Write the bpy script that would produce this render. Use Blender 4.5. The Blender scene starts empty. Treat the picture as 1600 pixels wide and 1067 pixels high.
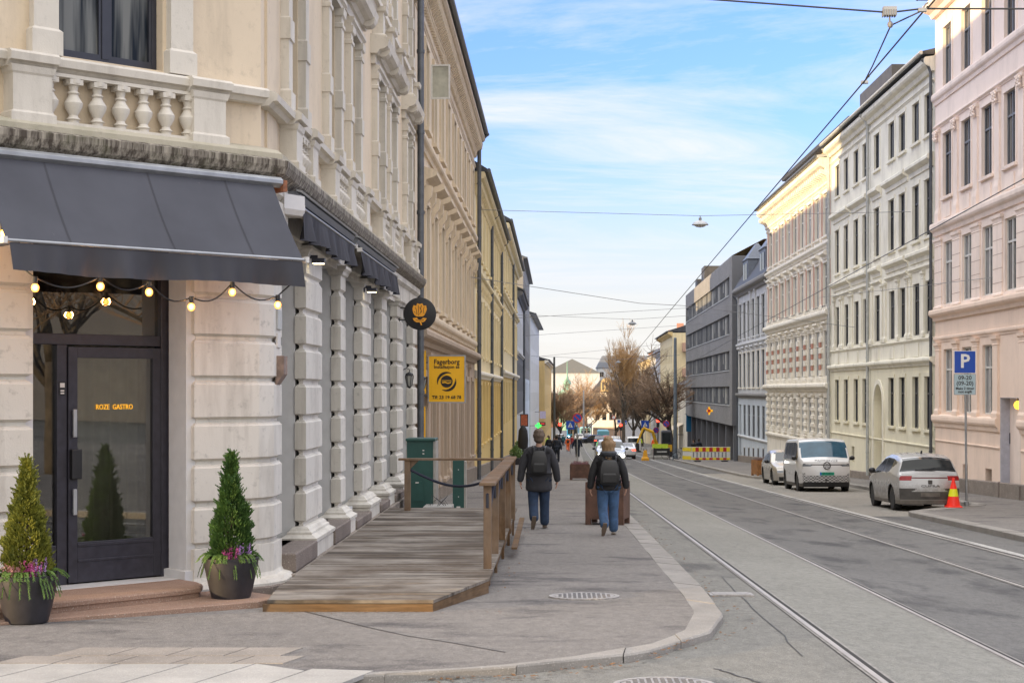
EXPO=0.72
import bpy, bmesh, math, random
from mathutils import Vector, Matrix
H=1.67; F=2560.0; VX=867.0; HY=610.0
R=random.Random(7)
rad=math.radians
sc=bpy.context.scene
COL=sc.collection
def at(px,py,Y):
    """world point seen at photo pixel (px,py) at distance Y (used to measure the place)"""
    return Vector(((px-VX)*Y/F, Y, H-(py-HY)*Y/F))
def sm(t):
    t=max(0.,min(1.,t)); return t*t*(3-2*t)
def gz(Y):
    if Y<190: return -.0285*Y
    if Y<430: return -5.415-.0225*(Y-190)
    return -10.815
def bend(Y): return .0125*max(0.,min(Y,330)-85.)
def zroad(X,Y): return gz(Y)-.07-.27*sm((X-bend(Y)-1.6)/4.6)
def zside(X,Y):
    return gz(Y) if X-bend(Y)<5 else gz(Y)-.34+.12
WM={}
def mtx(x,y,z,rz=0,s=1): return Matrix.Translation((x,y,z))@Matrix.Rotation(rz,4,'Z')@Matrix.Scale(s,4)
def tag(o,label=None,cat=None,group=None,kind=None):
    if label: o['label']=label
    if cat: o['category']=cat
    if group: o['group']=group
    if kind: o['kind']=kind
    return o
def empty(name,m,label=None,cat=None,group=None):
    o=bpy.data.objects.new(name,None); COL.objects.link(o); o.empty_display_size=.2
    o.matrix_basis=m; WM[o.name]=m.copy(); return tag(o,label,cat,group)
def inst(name,mesh,parent,wm):
    o=bpy.data.objects.new(name,mesh); COL.objects.link(o)
    if parent is None: o.matrix_basis=wm
    else:
        o.parent=parent; o.matrix_basis=WM[parent.name].inverted()@wm
    WM[o.name]=wm.copy(); return o
def copy_tree(o,wm=None,parent=None):
    c=o.copy(); COL.objects.link(c)
    if parent is None:
        c.matrix_basis=wm; WM[c.name]=wm.copy()
    else:
        c.parent=parent; WM[c.name]=WM[parent.name]@c.matrix_basis
    for ch in [k for k in KIDS.get(o.name,[])]: 
        n=copy_tree(ch,None,c); KIDS.setdefault(c.name,[]).append(n)
    return c
KIDS={}
class MB:
    def __init__(s,M=None): s.v=[];s.f=[];s.mi=[];s.m=0;s.M=M or Matrix.Identity(4)
    def add(s,vs,fs):
        n=len(s.v); s.v+= [s.M@Vector(p) for p in vs]
        for f in fs: s.f.append(tuple(i+n for i in f)); s.mi.append(s.m)
        return s
    def box(s,x0,x1,y0,y1,z0,z1):
        if x0>x1:x0,x1=x1,x0
        if y0>y1:y0,y1=y1,y0
        if z0>z1:z0,z1=z1,z0
        return s.add([(x0,y0,z0),(x1,y0,z0),(x1,y1,z0),(x0,y1,z0),(x0,y0,z1),(x1,y0,z1),(x1,y1,z1),(x0,y1,z1)],
          [(0,3,2,1),(4,5,6,7),(0,1,5,4),(1,2,6,5),(2,3,7,6),(3,0,4,7)])
    def cbox(s,x0,x1,y0,y1,z0,z1,c=.02):
        "box with chamfered vertical+horizontal front (min y) edges"
        return s.loft_poly([(x0,y0),(x1,y0),(x1,y1),(x0,y1)],[(z0,-c),(z0+c,0),(z1-c,0),(z1,-c)])
    def loft_poly(s,poly,rings,cap=True):
        n=len(poly); V=[];Fc=[]
        area=sum(poly[i][0]*poly[(i+1)%n][1]-poly[(i+1)%n][0]*poly[i][1] for i in range(n))
        sg=1 if area>0 else -1
        P=poly if sg>0 else poly[::-1]
        off=[]
        for i in range(n):
            a=Vector(P[i-1]);b=Vector(P[i]);c=Vector(P[(i+1)%n])
            d1=(b-a).normalized();d2=(c-b).normalized()
            n1=Vector((d1.y,-d1.x));n2=Vector((d2.y,-d2.x))
            m=n1+n2; k=m.dot(n1); off.append(m/max(k,.3))
        for z,e in rings:
            for p,o in zip(P,off): V.append((p[0]+o.x*e,p[1]+o.y*e,z))
        for r in range(len(rings)-1):
            for i in range(n):
                j=(i+1)%n; Fc.append((r*n+i,r*n+j,(r+1)*n+j,(r+1)*n+i))
        if cap:
            Fc.append(tuple(range(n))[::-1]); Fc.append(tuple((len(rings)-1)*n+i for i in range(n)))
        return s.add(V,Fc)
    def prof(s,pts,u0,u1,cap=True):
        "closed profile pts (w outward, z) extruded along local x; outward is -y"
        n=len(pts); V=[(u0,-w,z) for w,z in pts]+[(u1,-w,z) for w,z in pts]
        Fc=[(i,(i+1)%n,n+(i+1)%n,n+i) for i in range(n)]
        if cap: Fc+= [tuple(range(n))[::-1],tuple(range(n,2*n))]
        return s.add(V,Fc)
    def path_prof(s,path,pts):
        "profile (w,z) swept along 2D path with mitres; outward = right of travel"
        n=len(pts); V=[];Fc=[]
        for i,p in enumerate(path):
            p=Vector(p); ns=[]
            if i>0: d=(p-Vector(path[i-1])).normalized(); ns.append(Vector((d.y,-d.x)))
            if i<len(path)-1: d=(Vector(path[i+1])-p).normalized(); ns.append(Vector((d.y,-d.x)))
            m=ns[0] if len(ns)==1 else (ns[0]+ns[1])/((ns[0]+ns[1]).dot(ns[0]))
            for w,z in pts: V.append((p.x+m.x*w,p.y+m.y*w,z))
        for i in range(len(path)-1):
            for k in range(n): Fc.append((i*n+k,i*n+(k+1)%n,(i+1)*n+(k+1)%n,(i+1)*n+k))
        Fc.append(tuple(range(n))); Fc.append(tuple((len(path)-1)*n+k for k in range(n))[::-1])
        return s.add(V,Fc)
    def tube(s,pts,r,n=8,cap=True):
        pts=[Vector(p) for p in pts]; rs=r if isinstance(r,(list,tuple)) else [r]*len(pts)
        V=[];Fc=[];up=None
        for i,p in enumerate(pts):
            if i==0:d=pts[1]-p
            elif i==len(pts)-1:d=p-pts[i-1]
            else:d=(pts[i+1]-p).normalized()+(p-pts[i-1]).normalized()
            if d.length<1e-9:d=Vector((0,0,1))
            d.normalize()
            if up is None:
                a=Vector((0,0,1)) if abs(d.z)<.9 else Vector((1,0,0)); up=a.cross(d).normalized()
            else:
                up=(up-d*up.dot(d)); up=up.normalized() if up.length>1e-6 else Vector((1,0,0)).cross(d).normalized()
            w=d.cross(up)
            for k in range(n):
                a=2*math.pi*k/n; V.append(p+(up*math.cos(a)+w*math.sin(a))*rs[i])
        for i in range(len(pts)-1):
            for k in range(n):
                j=(k+1)%n; Fc.append((i*n+k,i*n+j,(i+1)*n+j,(i+1)*n+k))
        if cap: Fc.append(tuple(range(n))[::-1]); Fc.append(tuple((len(pts)-1)*n+k for k in range(n)))
        return s.add(V,Fc)
    def lathe(s,pr,c=(0,0,0),n=20,axis='Z'):
        V=[];Fc=[];c=Vector(c)
        for r,z in pr:
            for k in range(n):
                a=2*math.pi*k/n; x,y=r*math.cos(a),r*math.sin(a)
                V.append(c+(Vector((x,y,z)) if axis=='Z' else Vector((x,-z,y)) if axis=='Y' else Vector((z,x,y))))
        for i in range(len(pr)-1):
            for k in range(n):
                j=(k+1)%n; Fc.append((i*n+k,i*n+j,(i+1)*n+j,(i+1)*n+k))
        Fc.append(tuple(range(n))[::-1]); Fc.append(tuple((len(pr)-1)*n+k for k in range(n)))
        return s.add(V,Fc)
    def ball(s,c,r,n=12,m=8):
        if not isinstance(r,(tuple,list)): r=(r,r,r)
        V=[(c[0],c[1],c[2]-r[2])];Fc=[]
        for i in range(1,m):
            t=math.pi*i/m
            for k in range(n):
                a=2*math.pi*k/n; V.append((c[0]+r[0]*math.sin(t)*math.cos(a),c[1]+r[1]*math.sin(t)*math.sin(a),c[2]-r[2]*math.cos(t)))
        V.append((c[0],c[1],c[2]+r[2]))
        for k in range(n):
            j=(k+1)%n; Fc.append((0,1+j,1+k)); Fc.append((len(V)-1,1+(m-2)*n+k,1+(m-2)*n+j))
            for i in range(m-2): Fc.append((1+i*n+k,1+i*n+j,1+(i+1)*n+j,1+(i+1)*n+k))
        return s.add(V,Fc)
    def extr(s,pts,y0,y1):
        "polygon in xz extruded along y"
        n=len(pts); V=[(x,y0,z) for x,z in pts]+[(x,y1,z) for x,z in pts]
        return s.add(V,[tuple(range(n)),tuple(range(n,2*n))[::-1]]+[((i+1)%n,i,n+i,n+(i+1)%n) for i in range(n)])
    def grid(s,fn,nu,nv):
        V=[fn(i,j) for i in range(nu) for j in range(nv)]
        return s.add(V,[(i*nv+j,(i+1)*nv+j,(i+1)*nv+j+1,i*nv+j+1) for i in range(nu-1) for j in range(nv-1)])
    def wall(s,u0,u1,v0,v1,ops,w=0,depth=.2,top=None):
        "front wall with rectangular openings (a,b,c,d) and reveals; local x=u, -y outward"
        us=sorted({u0,u1,*[o[0] for o in ops],*[o[1] for o in ops]}); vs=sorted({v0,v1,*[o[2] for o in ops],*[o[3] for o in ops]})
        us=[u for u in us if u0<=u<=u1]; vs=[v for v in vs if v0<=v<=v1]
        for a,b in zip(us,us[1:]):
            run=None
            for c,d in zip(vs,vs[1:]):
                mu,mv=(a+b)/2,(c+d)/2
                if any(o[0]<mu<o[1] and o[2]<mv<o[3] for o in ops):
                    if run: s.add([(a,-w,run[0]),(b,-w,run[0]),(b,-w,run[1]),(a,-w,run[1])],[(0,1,2,3)]); run=None
                else: run=(run[0],d) if run else (c,d)
            if run: s.add([(a,-w,run[0]),(b,-w,run[0]),(b,-w,run[1]),(a,-w,run[1])],[(0,1,2,3)])
        for a,b,c,d in ops:
            y0,y1=-w,-w+depth
            s.add([(a,y0,c),(b,y0,c),(b,y0,d),(a,y0,d),(a,y1,c),(b,y1,c),(b,y1,d),(a,y1,d)],
              [(0,4,5,1),(1,5,6,2),(2,6,7,3),(3,7,4,0)])
        return s
    def mesh(s,name,mats,inv=None,smooth=False):
        me=bpy.data.meshes.new(name)
        vs=[tuple(inv@p) for p in s.v] if inv else [tuple(p) for p in s.v]
        me.from_pydata(vs,[],s.f)
        for m in (mats if isinstance(mats,(list,tuple)) else [mats]): me.materials.append(m)
        if any(s.mi): me.polygons.foreach_set('material_index',s.mi)
        if smooth:
            me.polygons.foreach_set('use_smooth',[True]*len(s.f))
            if smooth!=2: me.set_sharp_from_angle(angle=rad(38))
        me.validate(); me.update(); return me
    def build(s,name,mats,parent=None,smooth=False,bevel=0,wm=None,recalc=True):
        wm=WM[parent.name] if parent else (wm or Matrix.Identity(4))
        me=s.mesh(name,mats,wm.inverted(),smooth)
        if recalc:
            bm=bmesh.new(); bm.from_mesh(me); bmesh.ops.recalc_face_normals(bm,faces=bm.faces); bm.to_mesh(me); bm.free()
            if smooth and smooth!=2: me.set_sharp_from_angle(angle=rad(38))
        o=bpy.data.objects.new(name,me); COL.objects.link(o)
        if parent: o.parent=parent; KIDS.setdefault(parent.name,[]).append(o)
        else: o.matrix_basis=wm
        WM[o.name]=wm.copy()
        if bevel:
            b=o.modifiers.new('b','BEVEL'); b.width=bevel; b.segments=2; b.limit_method='ANGLE'; b.angle_limit=rad(40)
        return o
def _split(s,name,mats,parent=None,gap=.012,**k):
    "build every separate piece of this mesh as a part of its own"
    par=list(range(len(s.v)))
    def fd(a):
        while par[a]!=a: par[a]=par[par[a]]; a=par[a]
        return a
    for f in s.f:
        r=fd(f[0])
        for i in f[1:]:
            q=fd(i)
            if q!=r: par[q]=r
    comp={}
    for fi,f in enumerate(s.f): comp.setdefault(fd(f[0]),[]).append(fi)
    C=[]
    for fs in comp.values():
        vs={i for fi in fs for i in s.f[fi]}
        lo=[min(s.v[i][a] for i in vs)-gap for a in range(3)]; hi=[max(s.v[i][a] for i in vs)+gap for a in range(3)]
        C.append([lo,hi,list(fs)])
    ch=True
    while ch:
        ch=False; out=[]
        for c in C:
            for o in out:
                if all(c[0][a]<o[1][a] and o[0][a]<c[1][a] for a in range(3)):
                    o[0]=[min(p,q) for p,q in zip(o[0],c[0])]; o[1]=[max(p,q) for p,q in zip(o[1],c[1])]; o[2]+=c[2]; ch=True; break
            else: out.append(c)
        C=out
    res=[]
    for c in C:
        m=MB(); mp={}
        for fi in c[2]:
            f=[]
            for i in s.f[fi]:
                if i not in mp: mp[i]=len(m.v); m.v.append(s.v[i])
                f.append(mp[i])
            m.f.append(tuple(f)); m.mi.append(s.mi[fi])
        res.append(m.build(name,mats,parent,**k))
    return res
MB.split=_split
# ---------------------------------------------------------------- materials
MT={}
class NT:
    def __init__(s,name):
        s.m=bpy.data.materials.new(name); s.m.use_nodes=True; s.t=s.m.node_tree; s.n=s.t.nodes; s.n.clear()
        s.out=s.n.new('ShaderNodeOutputMaterial'); s.b=s.n.new('ShaderNodeBsdfPrincipled'); s.t.links.new(s.b.outputs[0],s.out.inputs[0])
        MT[name]=s.m
    def N(s,t,**k):
        n=s.n.new(t)
        for a,b in k.items():
            if a.startswith('i_'):
                key=a[2:]; key=int(key) if key.isdigit() else key.replace('_',' ')
                n.inputs[key].default_value=b
            else: setattr(n,a,b)
        return n
    def L(s,a,b): s.t.links.new(a,b)
    def pos(s,scale=(1,1,1),obj=False):
        if obj: o=s.N('ShaderNodeTexCoord').outputs['Object']
        else: o=s.N('ShaderNodeNewGeometry').outputs['Position']
        mp=s.N('ShaderNodeMapping'); mp.inputs['Scale'].default_value=scale; s.L(o,mp.inputs[0]); return mp.outputs[0]
    def noise(s,vec,scale,detail=4,rough=.55):
        n=s.N('ShaderNodeTexNoise'); n.inputs['Scale'].default_value=scale; n.inputs['Detail'].default_value=detail; n.inputs['Roughness'].default_value=rough
        s.L(vec,n.inputs['Vector']); return n.outputs['Fac']
    def ramp(s,fac,stops):
        r=s.N('ShaderNodeValToRGB'); e=r.color_ramp.elements
        while len(e)<len(stops): e.new(.5)
        for k,(p,c) in enumerate(stops): e[k].position=p; e[k].color=(c,c,c,1) if not isinstance(c,tuple) else (*c,1)
        s.L(fac,r.inputs[0]); return r.outputs[0]
    def mix(s,fac,a,b,mode='MIX'):
        m=s.N('ShaderNodeMix',data_type='RGBA',blend_type=mode)
        for i,v in ((0,fac),(6,a),(7,b)):
            if isinstance(v,(int,float)): m.inputs[i].default_value=v
            elif isinstance(v,tuple): m.inputs[i].default_value=(*v,1)
            else: s.L(v,m.inputs[i])
        return m.outputs[2]
    def math(s,op,a,b=0.):
        m=s.N('ShaderNodeMath',operation=op)
        for i,v in ((0,a),(1,b)):
            if isinstance(v,(int,float)): m.inputs[i].default_value=v
            else: s.L(v,m.inputs[i])
        return m.outputs[0]
    def bump(s,h,st=.3,dist=.01):
        b=s.N('ShaderNodeBump'); b.inputs['Strength'].default_value=st; b.inputs['Distance'].default_value=dist
        s.L(h,b.inputs['Height']); s.L(b.outputs[0],s.b.inputs['Normal'])
    def col(s,c):
        if isinstance(c,tuple): s.b.inputs['Base Color'].default_value=(*c,1)
        else: s.L(c,s.b.inputs['Base Color'])
    def set(s,**k):
        for a,b in k.items():
            i=s.b.inputs[a.replace('_',' ')]
            if isinstance(b,(int,float,tuple)): i.default_value=b
            else: s.L(b,i)
def dk(c,k): return tuple(x*k for x in c)
def plain(name,c,rough=.5,metal=0,var=.12,scale=6,emit=None,es=1,bump=0,obj=True):
    t=NT(name); p=t.pos(obj=obj)
    if var:
        n=t.noise(p,scale,5); t.col(t.mix(t.ramp(n,[(.3,0.),(.7,1.)]),dk(c,1-var),dk(c,1+var)))
        t.set(Roughness=t.math('ADD',t.math('MULTIPLY',n,.2),rough-.1))
    else: t.col(c); t.set(Roughness=rough)
    t.set(Metallic=float(metal))
    if bump: t.bump(t.noise(p,scale*12,3),.4,bump)
    if emit: t.set(Emission_Color=(*emit,1),Emission_Strength=float(es))
    return t.m
def plaster(name,c,dirt=.25,streak=.25,bump=.004,dc=(.16,.13,.1),fine=70):
    t=NT(name); p=t.pos(); ps=t.pos((1.8,.55,.2))
    big=t.ramp(t.noise(p,.7,6,.6),[(.35,0.),(.7,1.)]); st=t.ramp(t.noise(ps,2.2,5,.65),[(.48,0.),(.75,1.)]); fi=t.noise(p,fine,3)
    c1=t.mix(t.math('MULTIPLY',big,.5),dk(c,1.04),dk(c,.86)); c1=t.mix(t.math('MULTIPLY',st,streak),c1,dc)
    sp=t.ramp(t.noise(p,9,6,.7),[(.56,0.),(.72,1.)]); c1=t.mix(t.math('MULTIPLY',sp,dirt),c1,dk(c,.62))
    t.col(c1); t.set(Roughness=.85,Specular_IOR_Level=.2); t.bump(t.math('ADD',fi,t.math('MULTIPLY',t.noise(p,12,4),1.5)),.5,bump); return t.m
CREAM=plaster('cream_plaster',(.66,.55,.41),.4,.3)
WHITE=plaster('offwhite_stucco',(.63,.585,.51),.45,.35)
GREYST=plaster('grey_stucco',(.61,.58,.52),.75,.5)
BROWN=plaster('tan_plaster',(.64,.54,.41),.3,.3)
BROWN2=plaster('brown_base_plaster',(.42,.335,.26),.3,.25)
YEL=plaster('pale_yellow_plaster',(.73,.62,.39),.2,.25)
YEL2=plaster('ochre_yellow_plaster',(.68,.51,.22),.2,.25)
PINK=plaster('pink_plaster',(.87,.74,.655),.22,.25)
PINK2=plaster('salmon_plaster',(.85,.68,.56),.25,.16)
IVORY=plaster('ivory_plaster',(.80,.765,.65),.3,.32)
IVORY2=plaster('ivory_low_plaster',(.78,.735,.57),.35,.2)
BWHITE=plaster('white_facade_plaster',(.79,.745,.65),.3,.3)
BLUEGREY=plaster('blue_grey_plaster',(.52,.57,.62),.15,.15)
PALEGREY=plaster('pale_grey_plaster',(.55,.56,.57),.2,.2)
DGREY=plaster('dark_grey_render',(.16,.165,.18),.2,.1)
MGREY=plaster('modern_grey_brick',(.235,.23,.225),.2,.08)
BRICK=plaster('red_brick',(.47,.24,.18),.4,.1)
GOLD=plaster('golden_plaster',(.62,.46,.22),.2,.2)
REVEAL=plain('reveal_grey_paint',(.60,.60,.60),.6,var=.06,obj=False)
ROOF=plain('slate_roof',(.045,.047,.055),.6,var=.3,scale=3,obj=False)
ROOFR=plain('tile_roof',(.16,.09,.07),.7,var=.3,scale=3,obj=False)
ZINC=plain('zinc_pipe',(.10,.11,.125),.45,metal=.3,var=.2,obj=False)
ZINCL=plain('pale_pipe',(.42,.43,.42),.5,var=.15,obj=False)
FRAMED=plain('dark_window_paint',(.028,.030,.042),.4,var=.15)
FRAMEW=plain('white_window_paint',(.62,.61,.58),.5,var=.08)
FRAMEG=plain('grey_window_paint',(.16,.17,.19),.5,var=.1)
def glass_mat(name,c1,c2,rough=.04,rnd=.8,ior=1.5):
    t=NT(name); p=t.pos((1,1,1),True); oi=t.N('ShaderNodeObjectInfo')
    n=t.noise(t.pos((5,5,.3),True),1.3,3); f=t.math('MULTIPLY',t.ramp(n,[(.42,0.),(.6,1.)]),t.ramp(oi.outputs['Random'],[(.2,.15),(rnd,1.)]))
    t.col(t.mix(f,c1,c2)); t.set(Roughness=rough,IOR=float(ior),Specular_IOR_Level=.5)
    t.bump(t.noise(t.pos(),1.6,2),.08,.05); return t.m
GLASS=glass_mat('window_glass',(.010,.014,.02),(.17,.175,.17),.10,.8,1.22)
GLASSC=glass_mat('curtained_glass',(.03,.035,.045),(.30,.32,.33),.10,.6,1.25)
def clear_glass():
    t=NT('clear_glass'); t.n.remove(t.b)
    tr=t.N('ShaderNodeBsdfTransparent'); tr.inputs[0].default_value=(.66,.67,.64,1)
    gl=t.N('ShaderNodeBsdfGlossy'); gl.inputs['Roughness'].default_value=.01
    fr=t.N('ShaderNodeFresnel'); fr.inputs[0].default_value=1.6
    mx=t.N('ShaderNodeMixShader'); t.L(t.math('ADD',t.math('MULTIPLY',fr.outputs[0],1.3),.08),mx.inputs[0]); t.L(tr.outputs[0],mx.inputs[1]); t.L(gl.outputs[0],mx.inputs[2]); t.L(mx.outputs[0],t.out.inputs[0]); return t.m
CLEAR=clear_glass()
def asphalt(name,c,patch=.5,pc=None,sx=1.,sy=.35,thr=.52,crack=False):
    t=NT(name); p=t.pos(); sp=t.noise(p,160,2,.8); spk=t.noise(p,55,3,.7)
    big=t.ramp(t.noise(t.pos((sx,sy,1)),.9,7,.62),[(thr,0.),(thr+.13,1.)])
    b2=t.ramp(t.noise(p,.25,5,.6),[(.3,0.),(.7,1.)])
    c1=t.mix(b2,dk(c,.9),dk(c,1.1)); c1=t.mix(t.math('MULTIPLY',big,patch),c1,pc or dk(c,.45))
    c1=t.mix(t.ramp(sp,[(.35,0.),(.65,1.)]),t.mix(1.,c1,(.55,.55,.55),'MULTIPLY'),t.mix(1.,c1,(1.45,1.45,1.45),'MULTIPLY'))
    mo=t.noise(t.pos((11,6,11)),1.,6,.75); c1=t.mix(t.ramp(mo,[(.36,0.),(.64,1.)]),t.mix(1.,c1,(.85,.85,.85),'MULTIPLY'),t.mix(1.,c1,(1.13,1.125,1.12),'MULTIPLY'))
    c1=t.mix(t.ramp(spk,[(.60,0.),(.66,.6)]),c1,dk(c,1.9)); c1=t.mix(t.ramp(t.noise(t.pos((30,14,30)),1.,3,.7),[(.68,0.),(.71,.7)]),c1,dk(c,.3))
    if crack:
        v=t.N('ShaderNodeTexVoronoi',feature='DISTANCE_TO_EDGE'); v.inputs['Scale'].default_value=.33
        w=t.N('ShaderNodeVectorMath',operation='ADD'); nz=t.N('ShaderNodeTexNoise'); nz.inputs['Scale'].default_value=1.7; nz.inputs['Detail'].default_value=6
        t.L(p,nz.inputs['Vector']); t.L(p,w.inputs[0]); t.L(nz.outputs['Color'],w.inputs[1]); t.L(w.outputs[0],v.inputs['Vector'])
        c1=t.mix(t.math('MULTIPLY',t.ramp(v.outputs['Distance'],[(.0,1.),(.012,0.)]),.55),c1,dk(c,.25))
    t.col(c1); t.set(Roughness=.9,Specular_IOR_Level=t.math('ADD',.04,t.math('MULTIPLY',big,.12))); t.bump(t.math('ADD',sp,spk),.6,.006); return t.m
ASPH=asphalt('side_asphalt',(.205,.192,.18),.85,(.075,.070,.072),.8,1.25,.545)
ROADM=asphalt('road_asphalt',(.158,.154,.148),.8,(.060,.058,.060),1.2,.45,.51)
BEDM=asphalt('track_bed_asphalt',(.235,.23,.208),.5,(.16,.155,.145),1.2,.2,.58,False)
PARKM=asphalt('parking_asphalt',(.25,.235,.21),.6,None,.9,.3,.56)
def granite(name,c,sp=.25,scale=90):
    t=NT(name); p=t.pos(); a=t.noise(p,scale,3,.8); b=t.noise(p,1.6,6,.6)
    c1=t.mix(t.ramp(b,[(.3,0.),(.7,1.)]),dk(c,.75),dk(c,1.12)); c1=t.mix(t.ramp(a,[(.4,0.),(.6,sp)]),c1,dk(c,.35)); c1=t.mix(t.ramp(t.noise(p,scale*.7,2,.8),[(.6,0.),(.7,.5)]),c1,(.7,.66,.6))
    t.col(c1); t.set(Roughness=.8,Specular_IOR_Level=.12); t.bump(t.math('ADD',a,t.noise(p,14,4)),.5,.006); return t.m
KERB=granite('kerb_granite',(.31,.29,.265)); SLAB=granite('slab_granite',(.40,.385,.36)); SLAB2=granite('paver_granite',(.30,.27,.24))
STEPG=granite('red_granite',(.33,.22,.165),.4); PLING=granite('grey_granite',(.24,.20,.175),.4); BASEG=granite('base_granite',(.29,.25,.215),.35,30)
def wood(name,c,ax=(1,12,1),grey=.0,wet=.4,plank=None):
    t=NT(name); p=t.pos(ax); n=t.noise(p,3.,6,.65); g=t.noise(t.pos(),1.1,5,.6)
    c1=t.mix(t.ramp(n,[(.3,0.),(.7,1.)]),dk(c,.6),dk(c,1.25)); c1=t.mix(t.math('MULTIPLY',t.ramp(g,[(.4,0.),(.65,1.)]),grey),c1,(.36,.33,.29))
    w=t.ramp(t.noise(t.pos((.35,2.6,1)),1.3,6,.7),[(.5,0.),(.62,1.)]); c1=t.mix(t.math('MULTIPLY',w,wet),c1,dk(c,.32))
    t.col(c1); t.set(Roughness=.8,Specular_IOR_Level=.15); t.bump(n,.5,.004); return t.m
def cornice_mat():
    t=NT('weathered_cornice'); p=t.pos((15,15,.5)); n=t.noise(p,1.,5,.75); g=t.noise(t.pos(),3.5,5,.7)
    c1=t.mix(t.ramp(n,[(.42,0.),(.62,1.)]),(.07,.055,.042),(.36,.32,.26)); c1=t.mix(t.math('MULTIPLY',t.ramp(g,[(.5,0.),(.7,1.)]),.45),c1,(.10,.105,.05))
    t.col(c1); t.set(Roughness=.9); t.bump(n,.4,.006); return t.m
CORN=cornice_mat()
MOSS=plaster('mossy_stucco',(.44,.40,.31),.5,.3,dc=(.13,.14,.06))
def fabric(name,c,folds=0):
    t=NT(name); p=t.pos(obj=True); n=t.noise(p,420,2,.8); b=t.noise(p,1.2,4)
    c1=t.mix(t.ramp(b,[(.3,0.),(.7,1.)]),dk(c,.86),dk(c,1.12)); c1=t.mix(t.ramp(t.noise(p,9,5,.8),[(.70,0.),(.72,.5)]),c1,(.35,.34,.33))
    t.col(c1); t.set(Roughness=.95,Specular_IOR_Level=.1); t.bump(n,.3,.001); return t.m
AWN=fabric('awning_fabric',(.088,.090,.104)); AWNV=fabric('awning_valance_fabric',(.066,.066,.075))
METAL=plain('galvanised_metal',(.36,.37,.38),.45,metal=.6,var=.15); WMET=plain('white_metal',(.62,.60,.57),.45,var=.06)
BLACK=plain('black_plastic',(.012,.012,.013),.45,var=.2); RUBBER=plain('rubber',(.018,.018,.018),.8,var=.3)
DPAINT=plain('dark_violet_door_paint',(.026,.025,.036),.42,var=.25,scale=14,bump=.001)
def lin(a,b,n): return [a+(b-a)*i/(n-1) for i in range(n)]
XIN=[(11.4,-1.9),(11.7,-1.22),(11.96,-.5),(12.5,.16),(13.3,.79),(14.15,1.12),(15.7,1.34),(17.65,1.36),(31,1.33),(600,1.33)]
XOUT=[(11.3,-1.9),(11.6,-1.12),(11.97,-.31),(12.7,.66),(14.05,1.33),(15.5,1.6),(18.4,1.66),(31,1.64),(600,1.64)]
def itp(tab,Y):
    if Y<=tab[0][0]: return tab[0][1]
    for (a,x),(b,y) in zip(tab,tab[1:]):
        if Y<=b: return x+(y-x)*(Y-a)/(b-a)
    return tab[-1][1]
def xin(Y): return itp(XIN,Y)+bend(Y)
XR=[(-60,9.0),(41.6,9.0),(42.2,9.35),(45.2,11.5),(46.2,11.9),(75,11.9),(79,9.7),(84,9.5),(600,9.4)]
def xkr(Y): return itp(XR,Y)+bend(Y)
YS=[-80,-30,-10,0,4,8]+lin(10,60,51)+lin(62,200,70)+lin(205,600,80)+[800,1200,2500]
XS=[-900,-300,-80,-30,-10,-4,0,1,1.6]+lin(2.06,6.2,10)+[7,8,9,10,12,14,30,80,300,900]
m=MB(); m.grid(lambda i,j:(XS[i]+(bend(YS[j])),YS[j],zroad(XS[i]+bend(YS[j]),YS[j])-.05),len(XS),len(YS))
tag(m.build('ground',ROADM,recalc=False),kind='structure')
def strip(name,mat,xa,xb,ys,dz,zf=zroad,nx=2):
    m=MB(); 
    def fn(i,j):
        Y=ys[j]; a=xa(Y) if callable(xa) else xa+bend(Y); b=xb(Y) if callable(xb) else xb+bend(Y)
        x=a+(b-a)*i/(nx-1); return (x,Y,zf(x,Y)+dz)
    m.grid(fn,nx,len(ys)); o=m.build(name,mat,recalc=False); return tag(o,kind='structure')
yn=lin(0,60,61)+lin(62,330,135)
ysl=[11.4,11.5,11.7,11.83,11.96,12.2,12.5,12.9,13.3,13.7,14.15,14.9,15.7,16.6]+lin(17.65,60,43)+lin(62,330,135)
rx=[-40,-20,-8,-2,0,.8,1.6]+lin(1.85,6.35,19)+[7,7.7,8.5,9.5,12.3,20,40]
m=MB(); ry=[-60,-30,-10,-4]+yn; m.grid(lambda i,j:(rx[i]+bend(ry[j]),ry[j],zroad(rx[i]+bend(ry[j]),ry[j])),len(rx),len(ry)); tag(m.build('road',ROADM,recalc=False),kind='structure')
strip('pavement',ASPH,lambda Y:-14,xin,ysl,.0,lambda x,y:gz(y),2)
strip('pavement',ASPH,lambda Y:xkr(Y)+.3,lambda Y:40,lin(0,41.6,42)+[42.2,43,44,45.2,46.2]+lin(47,75,29)+[77,79,84]+lin(86,330,123),0,lambda x,y:gz(y)-.22)
strip('pavement',ASPH,lambda Y:-14,lambda Y:-1.85+0*Y,[11.0,11.4],0,lambda x,y:gz(y))
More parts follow.
